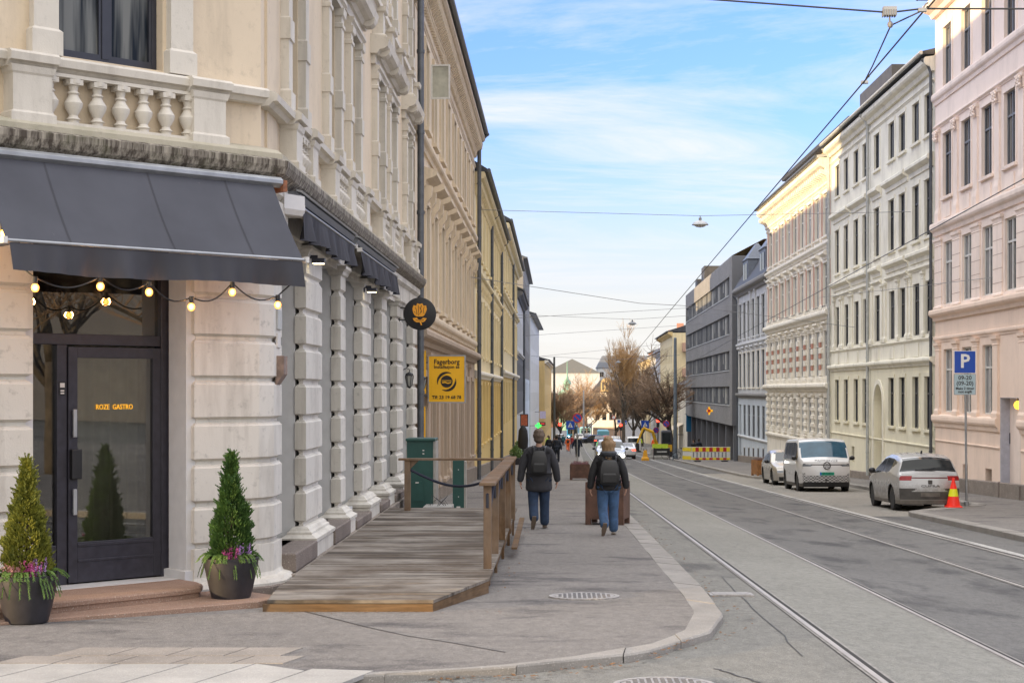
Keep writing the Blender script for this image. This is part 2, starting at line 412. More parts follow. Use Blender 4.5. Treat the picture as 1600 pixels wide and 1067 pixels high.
def kerb(pin,pout,name='kerb',L=1.0,dzt=.003):
    "stones between an inner and an outer polyline"
    m=MB(); 
    def samp(P):
        d=[0]
        for a,b in zip(P,P[1:]): d.append(d[-1]+math.dist(a,b))
        return d
    di,do=samp(pin),samp(pout); n=max(1,int(max(di[-1],do[-1])/L))
    def gp(P,d,t):
        t*=d[-1]
        for k in range(len(d)-1):
            if t<=d[k+1]+1e-9:
                f=(t-d[k])/(d[k+1]-d[k]); return (P[k][0]+(P[k+1][0]-P[k][0])*f,P[k][1]+(P[k+1][1]-P[k][1])*f)
        return P[-1]
    for k in range(n):
        sub=3; g=.006/L
        A=[];B_=[]
        for q in range(sub+1):
            t=(k+g+(1-2*g)*q/sub)/n; A.append(gp(pin,di,t)); B_.append(gp(pout,do,t))
        jz=R.uniform(-.004,.004)+dzt; V=[];N_=sub+1
        for (x,y) in A: V.append((x,y,KZ(x,y)+jz))
        for (x,y),(u,w) in zip(A,B_): V.append((u+(x-u)*.06,w+(y-w)*.06,KZ(u,w)+jz))
        for (x,y) in B_: V.append((x,y,KZ(x,y)-.015+jz))
        for (x,y) in B_: V.append((x,y,KZ(x,y)-.2))
        for (x,y) in A: V.append((x,y,KZ(x,y)-.2))
        Fs=[]
        for r in range(4):
            for q in range(sub): Fs.append((r*N_+q,r*N_+q+1,(r+1)*N_+q+1,(r+1)*N_+q))
        Fs+= [(0,N_,2*N_,3*N_,4*N_),tuple(r*N_+sub for r in range(5))[::-1]]
        m.add(V,Fs)
    return tag(m.build(name,KERB),kind='structure')
KZ=lambda x,y: gz(y)
kys=[11.4,11.5,11.7,11.83,11.96,12.2,12.5,12.9,13.3,13.7,14.15,14.9,15.7,16.6]+lin(17.65,60,43)
pin=[(xin(y),y) for y in kys]; kyo=[11.15,11.3,11.45,11.6,11.8,11.97,12.3,12.7,13.2,13.6,14.05,14.8,15.5,16.6]+lin(17.65,60,43)
pout=[(itp(XOUT,y)+bend(y),y) for y in kyo]; pout[0]=(-2.1,11.12)
kerb(pin,pout)
kerb([(xin(y),y) for y in lin(60,330,136)],[(xin(y)+.31,y) for y in lin(60,330,136)],L=2)
KZ=lambda x,y: gz(y)-.22
kr=lin(0,41.4,42)
kerb([(9.31,y) for y in kr]+[(9.6,42.0),(11.9,45.35),(12.0,45.6)],[(9.0,y) for y in kr]+[(9.1,42.25),(11.55,45.9),(11.75,46.3)])
kerb([(xkr(y)+.3,y) for y in [46.2]+lin(47,75,29)+[79]+lin(84,330,124)],[(xkr(y),y) for y in [46.2]+lin(47,75,29)+[79]+lin(84,330,124)],L=1.5)
# slabs in the foreground
m=MB(); 
x=-7.4
while x<-1.75:
    w=.52+R.uniform(-.03,.03); sl=.28
    def q(u,v): 
        X=u+sl*(v-11.0)/1.1-.14; return (X,v,gz(v)+.006)
    a,b=x+.008,x+w-.008; y0,y1=11.0,12.06
    if b<-2.0 or True:
        P=[q(a,y0),q(b,y0),q(b,y1 if b<-1.9 else 11.7),q(a,y1 if a<-1.9 else 11.8)]
        m.add(P+[(p[0],p[1],p[2]-.03) for p in P],[(0,1,2,3),(0,4,5,1),(1,5,6,2),(2,6,7,3),(3,7,4,0)])
    x+=w
tag(m.build('granite_slabs',SLAB),kind='structure')
m=MB()
for r,(y0,y1) in enumerate([(12.09,12.5),(12.52,13.0)]):
    x=-4.15+.3*r
    while x<-2.25:
        a,b=x+.007,min(x+.44,-2.0)-.007; P=[(a,y0,gz(y0)+.005),(b,y0,gz(y0)+.005),(b+.1,y1,gz(y1)+.005),(a+.1,y1,gz(y1)+.005)]
        m.add(P+[(p[0],p[1],p[2]-.03) for p in P],[(0,1,2,3),(0,4,5,1),(1,5,6,2),(2,6,7,3),(3,7,4,0)]); x+=.44
tag(m.build('small_pavers',SLAB2),kind='structure')
# asphalt repair seam
DARK=plain('joint_tar',(.035,.033,.032),.7,obj=False)
def ribbon(name,pts,w,mat,dz=.004,zf=lambda x,y:gz(y)):
    m=MB(); V=[]
    for i,(x,y) in enumerate(pts):
        a=pts[max(0,i-1)];b=pts[min(len(pts)-1,i+1)]; d=Vector((b[0]-a[0],b[1]-a[1])).normalized(); n=Vector((-d.y,d.x))*w/2
        V+= [(x+n.x,y+n.y,zf(x+n.x,y+n.y)+dz),(x-n.x,y-n.y,zf(x-n.x,y-n.y)+dz)]
    m.add(V,[(2*i,2*i+1,2*i+3,2*i+2) for i in range(len(pts)-1)]); return tag(m.build(name,mat,recalc=False),kind='structure')
pts=[at(450,955,1),]
def gp(px,py,D=1.67):
    s=(py-683)/D; return ((px-VX)/s,F/s)
ribbon('asphalt_seam',[gp(455,950),gp(520,966),gp(575,980),gp(640,994),gp(700,1003),gp(740,1010),gp(790,1019)],.018,DARK)
for yy in (21.5,27.4,33.8,41,52,66): 
    ribbon('asphalt_seam',[(-.6+R.uniform(-.1,.1),yy),(.4,yy+.05),(1.3,yy-.02)],.02,DARK)
# tram rails and painted lines
STEEL=plain('polished_steel',(.36,.335,.31),.55,metal=.3,var=.15,scale=2,obj=False)
GROOVE=plain('rail_groove',(.02,.018,.016),.9,obj=False)
CONC=plain('rail_edge_concrete',(.24,.225,.205),.8,var=.3,scale=8,obj=False)
PAINTW=asphalt('worn_white_paint',(.40,.39,.37),.6,(.2,.19,.18),1.5,.3,.5,False)
def xf(Y): return Y
yr=lin(0,60,61)+lin(62,330,135)
strip('tram_track_bed',BEDM,2.42,3.84,yr,.006,nx=7)
LANE=asphalt('kerb_lane_asphalt',(.205,.20,.183),.8,(.085,.082,.08),1.0,.55,.52)
strip('kerb_lane',LANE,lambda Y:(-30 if Y<11.2 else itp(XOUT,Y)+bend(Y)-.02),lambda Y:2.29+bend(Y),[-60,-30,-10]+lin(0,11,12)+[11.1,11.25,11.4,11.6,11.8,11.97,12.3,12.7,13.2,13.6,14.05,14.8,15.5,16.6]+lin(17,60,44)+lin(62,330,135),.004,nx=9)
strip('parking_lane',PARKM,lambda Y:7.95+bend(Y),lambda Y:xkr(Y)+.01,lin(41.6,90,49),.004,nx=3)
for x in (2.36,3.80,6.28,7.70):
    strip('tram_rail',CONC,x-.055,x+.095,yr,.008)
    strip('tram_rail',STEEL,x-.03,x+.02,yr,.014)
    strip('tram_rail',GROOVE,x+.02,x+.065,yr,.012)
strip('painted_line',PAINTW,7.83,8.0,lin(12,330,160),.010)

cr=random.Random(8)
def crack(p0,p1,w,zf=zroad,n=16,j=.05):
    P=[]
    for k in range(n+1):
        t=k/n; P.append((p0[0]+(p1[0]-p0[0])*t+cr.uniform(-j,j),p0[1]+(p1[1]-p0[1])*t+cr.uniform(-j,j)))
    ribbon('asphalt_crack',P,w,DARK,.009,zf)
crack((1.98,13.0),(2.08,20.5),.012,j=.02); crack((1.2,12.3),(1.55,11.3),.02,j=.015); crack((-.3,22.6),(1.2,22.9),.008,lambda x,y:gz(y),j=.02)
# fallen leaves and grit
LEAF=plain('dry_leaf',(.16,.08,.03),.8,var=.4,scale=40,obj=False)
m=MB()
def lf(x,y,z,s):
    a=cr.uniform(0,6.28); u=Vector((math.cos(a),math.sin(a),cr.uniform(-.2,.3)))*s; v=Vector((-math.sin(a),math.cos(a),cr.uniform(-.2,.3)))*s*.6; c=Vector((x,y,z+.012)); m.add([c-u,c-v,c+u,c+v],[(0,1,2,3)])
for k in range(160):
    y=cr.uniform(11.7,34); x=itp(XOUT,y)+abs(cr.gauss(0,.12))+.02; lf(x,y,zroad(x,y),cr.uniform(.012,.028))
for k in range(120): x=cr.uniform(-.9,1.2); y=itp([(-2,11.7),(-.3,11.9),(.6,12.6),(1.3,14)],x) if x<1.2 else 12; lf(x,y-abs(cr.gauss(.06,.12))-.05,zroad(x,11.6)+.002,cr.uniform(.012,.03))
for k in range(90): lf(cr.uniform(-2.6,-.5),15.66-abs(cr.gauss(0,.08)),gz(15.6),cr.uniform(.008,.016))
for k in range(120): y=cr.uniform(17.6,30); lf(-.62+abs(cr.gauss(0,.07)),y,gz(y),cr.uniform(.008,.02))
for k in range(60): lf(cr.uniform(-5,1.2),cr.uniform(12.5,30),gz(20)-.0285*0-0,0.0001)
o=m.build('fallen_leaves',LEAF,recalc=False); tag(o,'dry brown leaves and grit scattered along the kerb','leaves',None,'stuff')
WC={}
def win_mesh(w,h,st,fm,gm,fw=.055):
    k=(round(w,3),round(h,3),st,fm.name,gm.name)
    if k in WC: return WC[k]
    m=MB(); d=.06; a=w/2
    m.box(-a,-a+fw,0,d,0,h);m.box(a-fw,a,0,d,0,h);m.box(-a+fw,a-fw,0,d,0,fw);m.box(-a+fw,a-fw,0,d,h-fw,h)
    i=fw
    if '2' in st: m.box(-fw*.75,fw*.75,-.008,d,fw,h-fw)
    if 't' in st: zt=h*.66; m.box(-a+fw,a-fw,-.012,d,zt,zt+fw*1.2)
    if 's' in st:   # inner sash lines
        for sx in ((-a+fw,-fw*.75),(fw*.75,a-fw)):
            m.box(sx[0],sx[0]+.03,.006,.05,fw,h-fw); m.box(sx[1]-.03,sx[1],.006,.05,fw,h-fw); m.box(sx[0]+.03,sx[1]-.03,.006,.05,fw,fw+.04)
    g=MB(); g.box(-a+fw*.5,a-fw*.5,.035,.045,fw*.5,h-fw*.5)
    WC[k]=(m.mesh('window',fm),g.mesh('pane',gm)); return WC[k]
def add_win(parent,M,u,v,w,h,inset,st='2t',fm=None,gm=None,wy=0,name='window'):
    a,b=win_mesh(w,h,st,fm or FRAMED,gm or GLASS)
    wm=M@Matrix.Translation((u,inset+wy,v))
    o=inst(name,a,parent,wm); inst('pane',b,o,wm); return o
def part(mb,name,mat,parent,**k): return mb.build(name,mat,parent,**k)
MC=Matrix.Translation((-3.09,17.6,0))@Matrix.Rotation(rad(44.19),4,'Z')
MS=Matrix.Translation((-3.19,0,0))@Matrix.Rotation(rad(90),4,'Z')
PATH=[(-14,14.76),(-6.185,14.76),(-3.19,17.67),(-3.19,36.4)]
B1=empty('corner_building',mtx(-3.19,17.67,-.5),'cream and off-white corner building with rusticated pillars, balustrade and dark awnings over its door','building')
def TC(t,w): return (-3.09-.717*t+.697*w, 17.6-.697*t-.717*w)
# --- ground floor walls
m=MB(MC); m.wall(-4.22,-.0,-.9,3.9,[(-2.62,-.94,-.28,3.35)],w=-.12,depth=.33); m.M=MB().M
m.M=MS; m.wall(17.67,36.4,-1.4,3.9,[(a,b,-.15,3.4) for a,b in ((18.3,20.1),(21.45,23.35),(23.85,26.0),(27.15,28.9),(29.7,31.7),(32.9,35.2))],depth=.36)
m.M=Matrix.Identity(4); m.add([(-14,14.76,-.9),(-6.1,14.76,-.9),(-6.1,14.76,3.9),(-14,14.76,3.9)],[(0,1,2,3)])
part(m,'ground_floor_wall',REVEAL,B1,recalc=False)
m=MB()   # mass behind
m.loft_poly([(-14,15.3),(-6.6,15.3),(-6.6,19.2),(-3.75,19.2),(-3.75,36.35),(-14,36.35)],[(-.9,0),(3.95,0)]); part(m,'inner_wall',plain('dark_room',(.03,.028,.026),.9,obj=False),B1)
UW=[(-14,14.78),(-6.18,14.78),(-3.21,17.68),(-3.21,36.38),(-14,36.38)]
# street upper windows
WU=[(19.35,20.3),(22.75,23.7),(25.15,26.1),(28.85,29.8),(31.05,32.0),(34.55,35.5)]
m=MB(MC); m.wall(-4.22,-.0,3.9,16.2,[(-2.36,-1.2,4.95,7.2),(-2.36,-1.2,8.7,10.9),(-2.36,-1.2,12.2,14.2)],w=-.12,depth=.14)
m.M=MS; m.wall(17.67,36.4,3.9,16.2,[(a,b,c,d) for a,b in WU for c,d in ((4.95,7.2),(8.7,10.9),(12.2,14.2))],depth=.12)
m.M=Matrix.Identity(4); m.add([(-14,14.76,3.9),(-6.1,14.76,3.9),(-6.1,14.76,16.2),(-14,14.76,16.2)],[(0,1,2,3)])
m.add([(-14,36.4,-1),(-3.19,36.4,-1),(-3.19,36.4,16.2),(-14,36.4,16.2)],[(0,1,2,3)])
part(m,'upper_wall',CREAM,B1,recalc=False)
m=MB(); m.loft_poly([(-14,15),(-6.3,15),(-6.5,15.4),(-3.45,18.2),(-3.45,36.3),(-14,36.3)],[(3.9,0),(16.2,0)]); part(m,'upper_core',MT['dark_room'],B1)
m=MB(); m.loft_poly(UW,[(16.2,.5),(16.35,.55),(17.6,-2.6)]); part(m,'roof',ROOF,B1)
m=MB(); m.path_prof(PATH,[(0,15.6),(.15,15.7),(.2,15.9),(.5,16.0),(.55,16.2),(0,16.2)]); part(m,'top_cornice',WHITE,B1)
# --- pillars
def rings(z0,rows,pitch,e=.0,top=None,base=True):
    r=[]
    if base: r+=[(z0-.42,.13),(z0-.2,.13),(z0-.19,.12),(z0-.175,.15),(z0-.13,.155),(z0-.11,.12),(z0-.09,.085),(z0-.06,.08),(z0-.045,.055),(z0-.02,.04),(z0,.015)]
    else: r+=[(z0,.0)]
    z=z0
    for k in range(rows):
        h=pitch; r+=[(z+.010,-.045),(z+.040,-.048),(z+.058,-.04),(z+.078,.0),(z+h-.03,.0),(z+h-.012,-.018),(z+h,-.02)]; z+=h
    r+=[(z+.02,-.035),(z+.04,-.035),(z+.07,.0),(z+.26,.0),(z+.28,.03),(z+.32,.04),(z+.36,.08),(z+.40,.08)]
    return r
def pillar(u0,u1,w=.14,base=True,n=7,name='pillar'):
    m=MB(MS); m.loft_poly([(u0-.02,-w),(u1+.02,-w),(u1+.02,-.0),(u0-.02,-.0)],rings(.0,n,.4345,base=base)); return part(m,name,GREYST,B1)
for a,b in ((20.1,21.45),(23.35,23.85),(26.0,27.15),(28.9,29.7),(31.7,32.9),(35.2,36.25)): pillar(a,b)
def corner_poly(off):
    A=TC(.90,0);Bm=Vector(TC(.0,0))
    return [A,TC(.10,0.0),(-3.05,17.78),(-3.05,18.3),(-3.3,18.3),(-3.75,17.4),TC(.9,-.3)]
m=MB(); zr=[(-.62,.14),(-.38,.14),(-.34,.10),(-.32,.02),(-.28,.0)]; z=-.28
for k in range(8):
    h=.4345 if k else .30
    if k==0: zr+=[(z+h,0)]; z+=h; continue
    zr+=[(z+.010,-.05),(z+.042,-.05),(z+.066,-.012),(z+.07,.0),(z+h-.03,.0),(z+h-.012,-.018),(z+h,-.02)]; z+=h
zr+=[(z+.03,-.035),(z+.07,0),(z+.3,0),(z+.33,.04),(z+.4,.06),(3.72,.06)]
m.loft_poly(corner_poly(0),zr); part(m,'corner_pillar',GREYST,B1)
m=MB(); zr2=[(a,b) for a,b in zr]; m.loft_poly([TC(3.9,0),TC(2.68,0),TC(2.68,-.3),TC(3.9,-.3)],zr2); part(m,'corner_pillar',GREYST,B1)
m=MB(); m.loft_poly([TC(1.3,-.09),TC(.93,-.09),TC(.93,-.46),TC(1.3,-.2)][:0] or [TC(.96,-.06),TC(.80,-.06),TC(.80,-.4),TC(.96,-.4)],[(-.45,.04),(-.2,.04),(-.19,0),(3.4,0)]); part(m,'door_jamb',REVEAL,B1)
# granite plinth + sills between pillars
m=MB(MS)
for a,b in ((18.3,19.96),(21.6,23.2),(24.0,25.86),(27.3,28.75),(29.85,31.55),(33.05,35.05)):
    m.cbox(a,b,-.30,.36,-.36,-.15-(.08 if a>23.9 else 0),.012)
m.split('step_stone',PLING,B1,bevel=.006)
m=MB(MS); u=18.15
while u<36.3:
    l=R.uniform(.8,1.5); u2=min(u+l,36.4)
    m.cbox(u+.004,u2-.004,-.335-R.uniform(0,.01),.1,-.60,-.365,.01); m.cbox(u+.3,min(u2+.3,36.4)-.008,-.345,.1,-1.3,-.605,.01); u=u2
part(m,'granite_plinth',BASEG,B1,bevel=.005)
m=MB(); m.loft_poly([TC(.95,.15),TC(.05,.17),(-2.84,17.85),(-2.84,18.34),(-3.4,18.34),TC(.95,-.4)],[(-.8,0),(-.42,0),(-.405,-.015)]); part(m,'granite_plinth',PLING,B1)
# recessed street openings: frames and glass
for a,b in ((18.3,20.1),(21.45,23.35),(23.85,26.0),(27.15,28.9),(29.7,31.7),(32.9,35.2)):
    add_win(B1,MS,(a+b)/2,-.15,b-a,3.55,.3,'2t',FRAMED,GLASSC)
# entablature under cornice (frieze) + weathered cornice
m=MB(); m.path_prof(PATH,[(0,3.38),(.10,3.38),(.10,3.46),(.13,3.48),(.13,3.74),(.2,3.8),(.2,3.9),(0,3.95)]); part(m,'frieze',GREYST,B1)
m=MB(); m.path_prof(PATH,[(0,3.88),(.16,3.89),(.22,3.93),(.30,3.985),(.335,4.06),(.34,4.12),(.0,4.26)]); part(m,'cornice',CORN,B1)
m=MB(); m.path_prof(PATH,[(0,4.2),(.27,4.135),(.27,4.2),(.22,4.24),(.0,4.3)]); part(m,'cornice_top',MOSS,B1)
# --- balustrade
def zone(M,spans,peds,wy,u0,u1):
    "peds: centres; spans: list of (a,b) filled with balusters"
    m=MB(M)
    for p,hw in peds:
        m.loft_poly([(p-hw,wy-.2),(p+hw,wy-.2),(p+hw,wy+.05),(p-hw,wy+.05)],[(4.19,.03),(4.31,.03),(4.335,0),(4.68,0),(4.70,.015),(4.76,.03)])
    m.split('pedestal',WHITE,B1)
    m=MB(M); edges=[]
    segs=[]; cur=u0
    for p,hw in sorted(peds):
        if p-hw-.05>cur: segs.append((cur,p-hw-.05,.20))
        segs.append((max(cur,p-hw-.05),min(p+hw+.05,u1),.27)); cur=min(p+hw+.05,u1)
    if cur<u1: segs.append((cur,u1,.20))
    for a,b,w in segs:
        wy2=-wy
        m.prof([(wy2-.02,4.74),(wy2+w-.10,4.745),(wy2+w-.06,4.79),(wy2+w-.01,4.80),(wy2+w,4.87),(wy2+w-.04,4.90),(wy2-.02,4.925)],a,b)
    part(m,'balustrade_rail',WHITE,B1)
    for a,b in spans:
        n=max(2,round((b-a)/.24)); m=MB(M)
        mm=MB(M); mm.box(a,b,wy-.17,wy-.02,4.2,4.279); part(mm,'baluster_base',WHITE,B1); mm=MB(M); mm.box(a,b,wy-.16,wy-.02,4.712,4.745); part(mm,'baluster_cap',WHITE,B1)
        for k in range(n+1):
            u=a+(b-a)*k/n
            m.lathe([(.055,4.28),(.055,4.31),(.075,4.32),(.05,4.34),(.042,4.36),(.085,4.44),(.092,4.48),(.06,4.53),(.045,4.56),(.062,4.575),(.04,4.60),(.05,4.65),(.08,4.67),(.08,4.71)],(u,wy-.09,0),12)
            m.box(u-.07,u+.07,wy-.16,wy-.02,4.655,4.705)
        m.split('baluster',WHITE,B1,gap=-.004,smooth=True)
zone(MC,[(-2.5,-.96)],[(-.76,.19),(-2.72,.2),(-3.9,.2)],.12,-4.2,-.02)
PD=[(19.2,.22),(20.5,.22),(22.55,.22),(24.4,.3),(26.3,.22),(28.7,.22),(30.4,.3),(32.2,.22),(34.4,.22),(35.75,.22)]
zone(MS,[(19.42,20.28),(22.77,24.1),(24.7,26.08),(28.92,30.1),(30.7,31.98),(34.62,35.53)],PD,0,17.7,36.4)
# --- window surrounds on upper floors
def surround(M,wy,a,b,z0,z1,ped=True,floor=0):
    m=MB(M)
    for u in (a,b):
        s=-1 if u==a else 1; c=u+s*.17
        P=[(c-.13,wy-.1),(c+.13,wy-.1),(c+.13,wy+.04),(c-.13,wy+.04)]
        m.loft_poly(P,[(z0-.03,.03),(z0+.2,.03),(z0+.23,.0),(z0+.8,0),(z0+.81,.02),(z0+.83,.02),(z0+1.05,.02),(z0+1.07,.0),(z1-.28,0),(z1-.27,.02),(z1-.22,.02),(z1-.2,0),(z1-.12,.0),(z1-.1,.03),(z1,.04)])
    m.prof([(-wy-.04,z1),(-wy+.10,z1),(-wy+.11,z1+.05),(-wy+.15,z1+.08),(-wy+.15,z1+.13),(-wy-.04,z1+.16)],a-.33,b+.33)
    return m
_sp=0
def pediment(M,wy,a,b,z):
    m=MB(M); m.box(a+.1,b-.1,wy-.08,wy+.02,z-.16,z)
    m.prof([(-wy,z),(-wy+.12,z),(-wy+.16,z+.06),(-wy+.24,z+.08),(-wy+.30,z+.12),(-wy+.33,z+.24),(-wy+.30,z+.27),(-wy,z+.34)],a,b); return m
for fz in ((4.95,7.2),(8.7,10.9),(12.2,14.2)):
    part(surround(MC,.12,-2.36,-1.2,fz[0],fz[1]),'window_surround',WHITE,B1)
    for a,b in WU: part(surround(MS,0,a,b,*fz),'window_surround',WHITE,B1)
    for a,b in ((18.9,20.8),(22.2,26.65),(28.3,32.5),(34.0,36.1)): part(pediment(MS,0,a,b,fz[1]+.3),'pediment',WHITE,B1)
    part(pediment(MC,.12,-2.8,-.75,fz[1]+.3),'pediment',WHITE,B1)
    if fz[0]>5:
        m=MB(); z=fz[0]-.15; m.path_prof(PATH[2:] and [PATH[1],PATH[2],PATH[3]],[(0,z-.3),(.08,z-.3),(.1,z-.22),(.16,z-.2),(.16,z-.1),(0,z-.06)]); part(m,'string_course',WHITE,B1)
        m=MB(MS)
        for u,hw in PD:  # scrolled consoles under upper windows
            m.loft_poly([(u-hw*.7,-.2),(u+hw*.7,-.2),(u+hw*.7,.03),(u-hw*.7,.03)],[(z-.85,.02),(z-.75,.06),(z-.7,.06),(z-.66,0),(z-.3,0),(z-.28,.05),(z-.2,.06)])
            m.lathe([(.12,-hw*.62),(.12,hw*.62)],(u,-.2,z-.95),10,'X')
        m.split('console',WHITE,B1)
    add_win(B1,MC,-1.78,fz[0],1.16,fz[1]-fz[0],.24,'2s')
    for a,b in WU: add_win(B1,MS,(a+b)/2,fz[0],b-a,fz[1]-fz[0],.1,'2s')
# quoin strips
m=MB(MS); m.prof([(0,4.3),(.03,4.3),(.03,15.6),(0,15.6)],18.0,18.62); part(m,'corner_strip',CREAM,B1)
# drainpipe at the party wall
m=MB(); m.tube([(-3.0,36.62,-1.1),(-3.0,36.62,3.7),(-3.0,36.62,16)],.075,12)
for z in (0,1.6,3.3,5.6,7.4,9.2,11): m.lathe([(.09,z),(.09,z+.08)],(-3.0,36.62,0),12)
part(m,'drainpipe',ZINC,B1,smooth=True)
# --- door set, in recess (local MC, y=.45)
DR=[]
m=MB(MC); y=.45
m.box(-2.66,-.94,y,y+.12,2.13,2.24); m.box(-1.03,-.93,y-.02,y+.12,-.28,3.35); m.box(-2.66,-.94,y,y+.12,3.1,3.35); m.box(-2.20,-2.09,y,y+.12,-.28,2.13)
m.box(-2.66,-2.5,y,y+.12,-.28,2.13); m.box(-2.5,-2.2,y+.01,y+.1,-.28,.12); m.box(-2.66,-2.55,y,y+.12,2.24,3.1)
df=part(m,'door_frame',DPAINT,B1,bevel=.006)
m=MB(MC); m.box(-2.52,-2.18,y+.05,y+.06,.1,2.14); g=part(m,'side_pane',CLEAR,df)
m=MB(MC); m.box(-2.56,-1.02,y+.05,y+.06,2.23,3.12); part(m,'transom_pane',CLEAR,df)
m=MB(MC); a,b=-2.085,-1.035
m.box(a,a+.10,y-.02,y+.05,-.265,2.11);m.box(b-.09,b,y-.02,y+.05,-.265,2.11);m.box(a+.1,b-.09,y-.02,y+.05,2.0,2.11);m.box(a+.1,b-.09,y-.02,y+.05,-.265,.14)
m.box(a+.1,b-.09,y-.03,y-.02,.095,.125);m.box(a+.1,b-.09,y-.03,y-.02,-.06,-.035)
dl=part(m,'door',DPAINT,B1,bevel=.004)
m=MB(MC); m.box(a+.09,b-.08,y+.01,y+.02,.12,2.02); part(m,'glass_pane',CLEAR,dl)
m=MB(MC); m.box(a+.03,a+.07,y-.07,y-.045,1.2,1.48); m.box(a+.04,a+.06,y-.05,y-.02,1.22,1.26); m.box(a+.04,a+.06,y-.05,y-.02,1.42,1.46)
m.box(a+.03,a+.07,y-.07,y-.045,.42,.68); m.box(a+.04,a+.06,y-.05,y-.02,.44,.48); m.box(a+.04,a+.06,y-.05,y-.02,.62,.66); part(m,'handle',METAL,dl,bevel=.005)
m=MB(MC); m.box(a+.01,a+.12,y-.08,y-.02,.78,1.08); part(m,'lock_box',BLACK,dl,bevel=.008)
m=MB(MC); m.box(-2.18,-2.11,y-.006,y-.001,1.62,1.76); part(m,'door_sticker',BLACK,df)
m=MB(MC); m.box(-2.17,-2.12,y-.009,y-.007,1.70,1.745); m.box(-2.165,-2.125,y-.009,y-.007,1.66,1.675); m.box(-2.165,-2.125,y-.009,y-.007,1.635,1.65); part(m,'sticker_print',WMET,df)
# interior with curtain
CURT=plain('linen_curtain',(.55,.53,.47),.9,var=.15)
m=MB(MC)
def cf(i,j):
    u=-2.08+1.12*i/110; return (u,y+.28+.03*math.sin(u*34)+.015*math.sin(u*61+1),-.25+2.45*j/6)
m.grid(cf,111,7); part(m,'curtain',CURT,B1,smooth=2,recalc=False)
YTXT=plain('yellow_lettering',(.85,.42,.02),.5,var=0,emit=(1,.5,.03),es=.35)
def text(body,size,mat,parent,M,name='lettering',font=None,ext=.004,align='CENTER',sx=1,offset=0):
    cu=bpy.data.curves.new('txt','FONT'); cu.body=body; cu.size=size; cu.align_x=align; cu.align_y='CENTER'; cu.extrude=ext; cu.resolution_u=2; cu.offset=offset
    o=bpy.data.objects.new('tmp',cu); COL.objects.link(o); bpy.context.view_layer.update()
    me=bpy.data.meshes.new_from_object(o); bpy.data.objects.remove(o)
    me.materials.clear(); me.materials.append(mat)
    # text lies in xy facing +z; stand it up facing -y
    T=Matrix.Rotation(rad(90),4,'X')@Matrix.Scale(sx,4,(1,0,0)); wmp=WM[parent.name]
    me.transform(wmp.inverted()@M@T)
    ob=bpy.data.objects.new(name,me); COL.objects.link(ob); ob.parent=parent; WM[ob.name]=wmp.copy(); KIDS.setdefault(parent.name,[]).append(ob); return ob
text('ROZE  GASTRO',.075,YTXT,dl,MC@Matrix.Translation((-1.565,y-.004,1.50)),sx=.80)
# steps
STP=empty('entrance_steps',mtx(*TC(2.4,.5),-.45),'low reddish granite steps in front of the dark glazed door','steps')
m=MB(); m.loft_poly([TC(4.3,.72),TC(1.5,.67),TC(1.2,.6),TC(1.06,.42),TC(.99,.2),TC(.99,-.44),TC(4.3,-.44)],[(-.5,-.02),(-.34,-.02),(-.335,0),(-.30,.0),(-.285,-.012)]); part(m,'upper_step',STEPG,STP)
m=MB(); m.loft_poly([TC(4.4,.88),TC(3.2,.92),TC(2.2,1.1),TC(.95,1.24),TC(.55,1.1),TC(.6,.2),TC(4.4,.2)],[(-.6,0),(-.40,0),(-.39,-.01)]); part(m,'lower_step',STEPG,STP)
# paper poster leaning in the upstairs window
m=MB(MC); m.box(-2.28,-2.05,.300,.304,5.02,5.36); q=m.build('window_poster',WMET,B1); m=MB(MC); m.box(-2.28,-2.05,.296,.2995,5.26,5.36); part(m,'poster_heading',plain('poster_orange',(.6,.12,.05),.6,var=.5,scale=40),q)
# plaques on the corner pillar
m=MB(); m.box(-3.06,-3.03,17.92,18.2,2.34,2.56); q=m.build('name_plaque',ZINCL,B1,bevel=.005); m=MB(); m.box(-3.06,-3.035,17.95,18.15,2.14,2.3); q2=m.build('name_plaque',WMET,B1,bevel=.005)
m=MB(); m.extr([(-3.06,1.72),(-2.97,1.85),(-2.97,2.05),(-3.06,2.05)],17.95,18.2); part(m,'vent_hood',plain('rusty_tin',(.22,.16,.13),.7,var=.4,scale=12),B1)
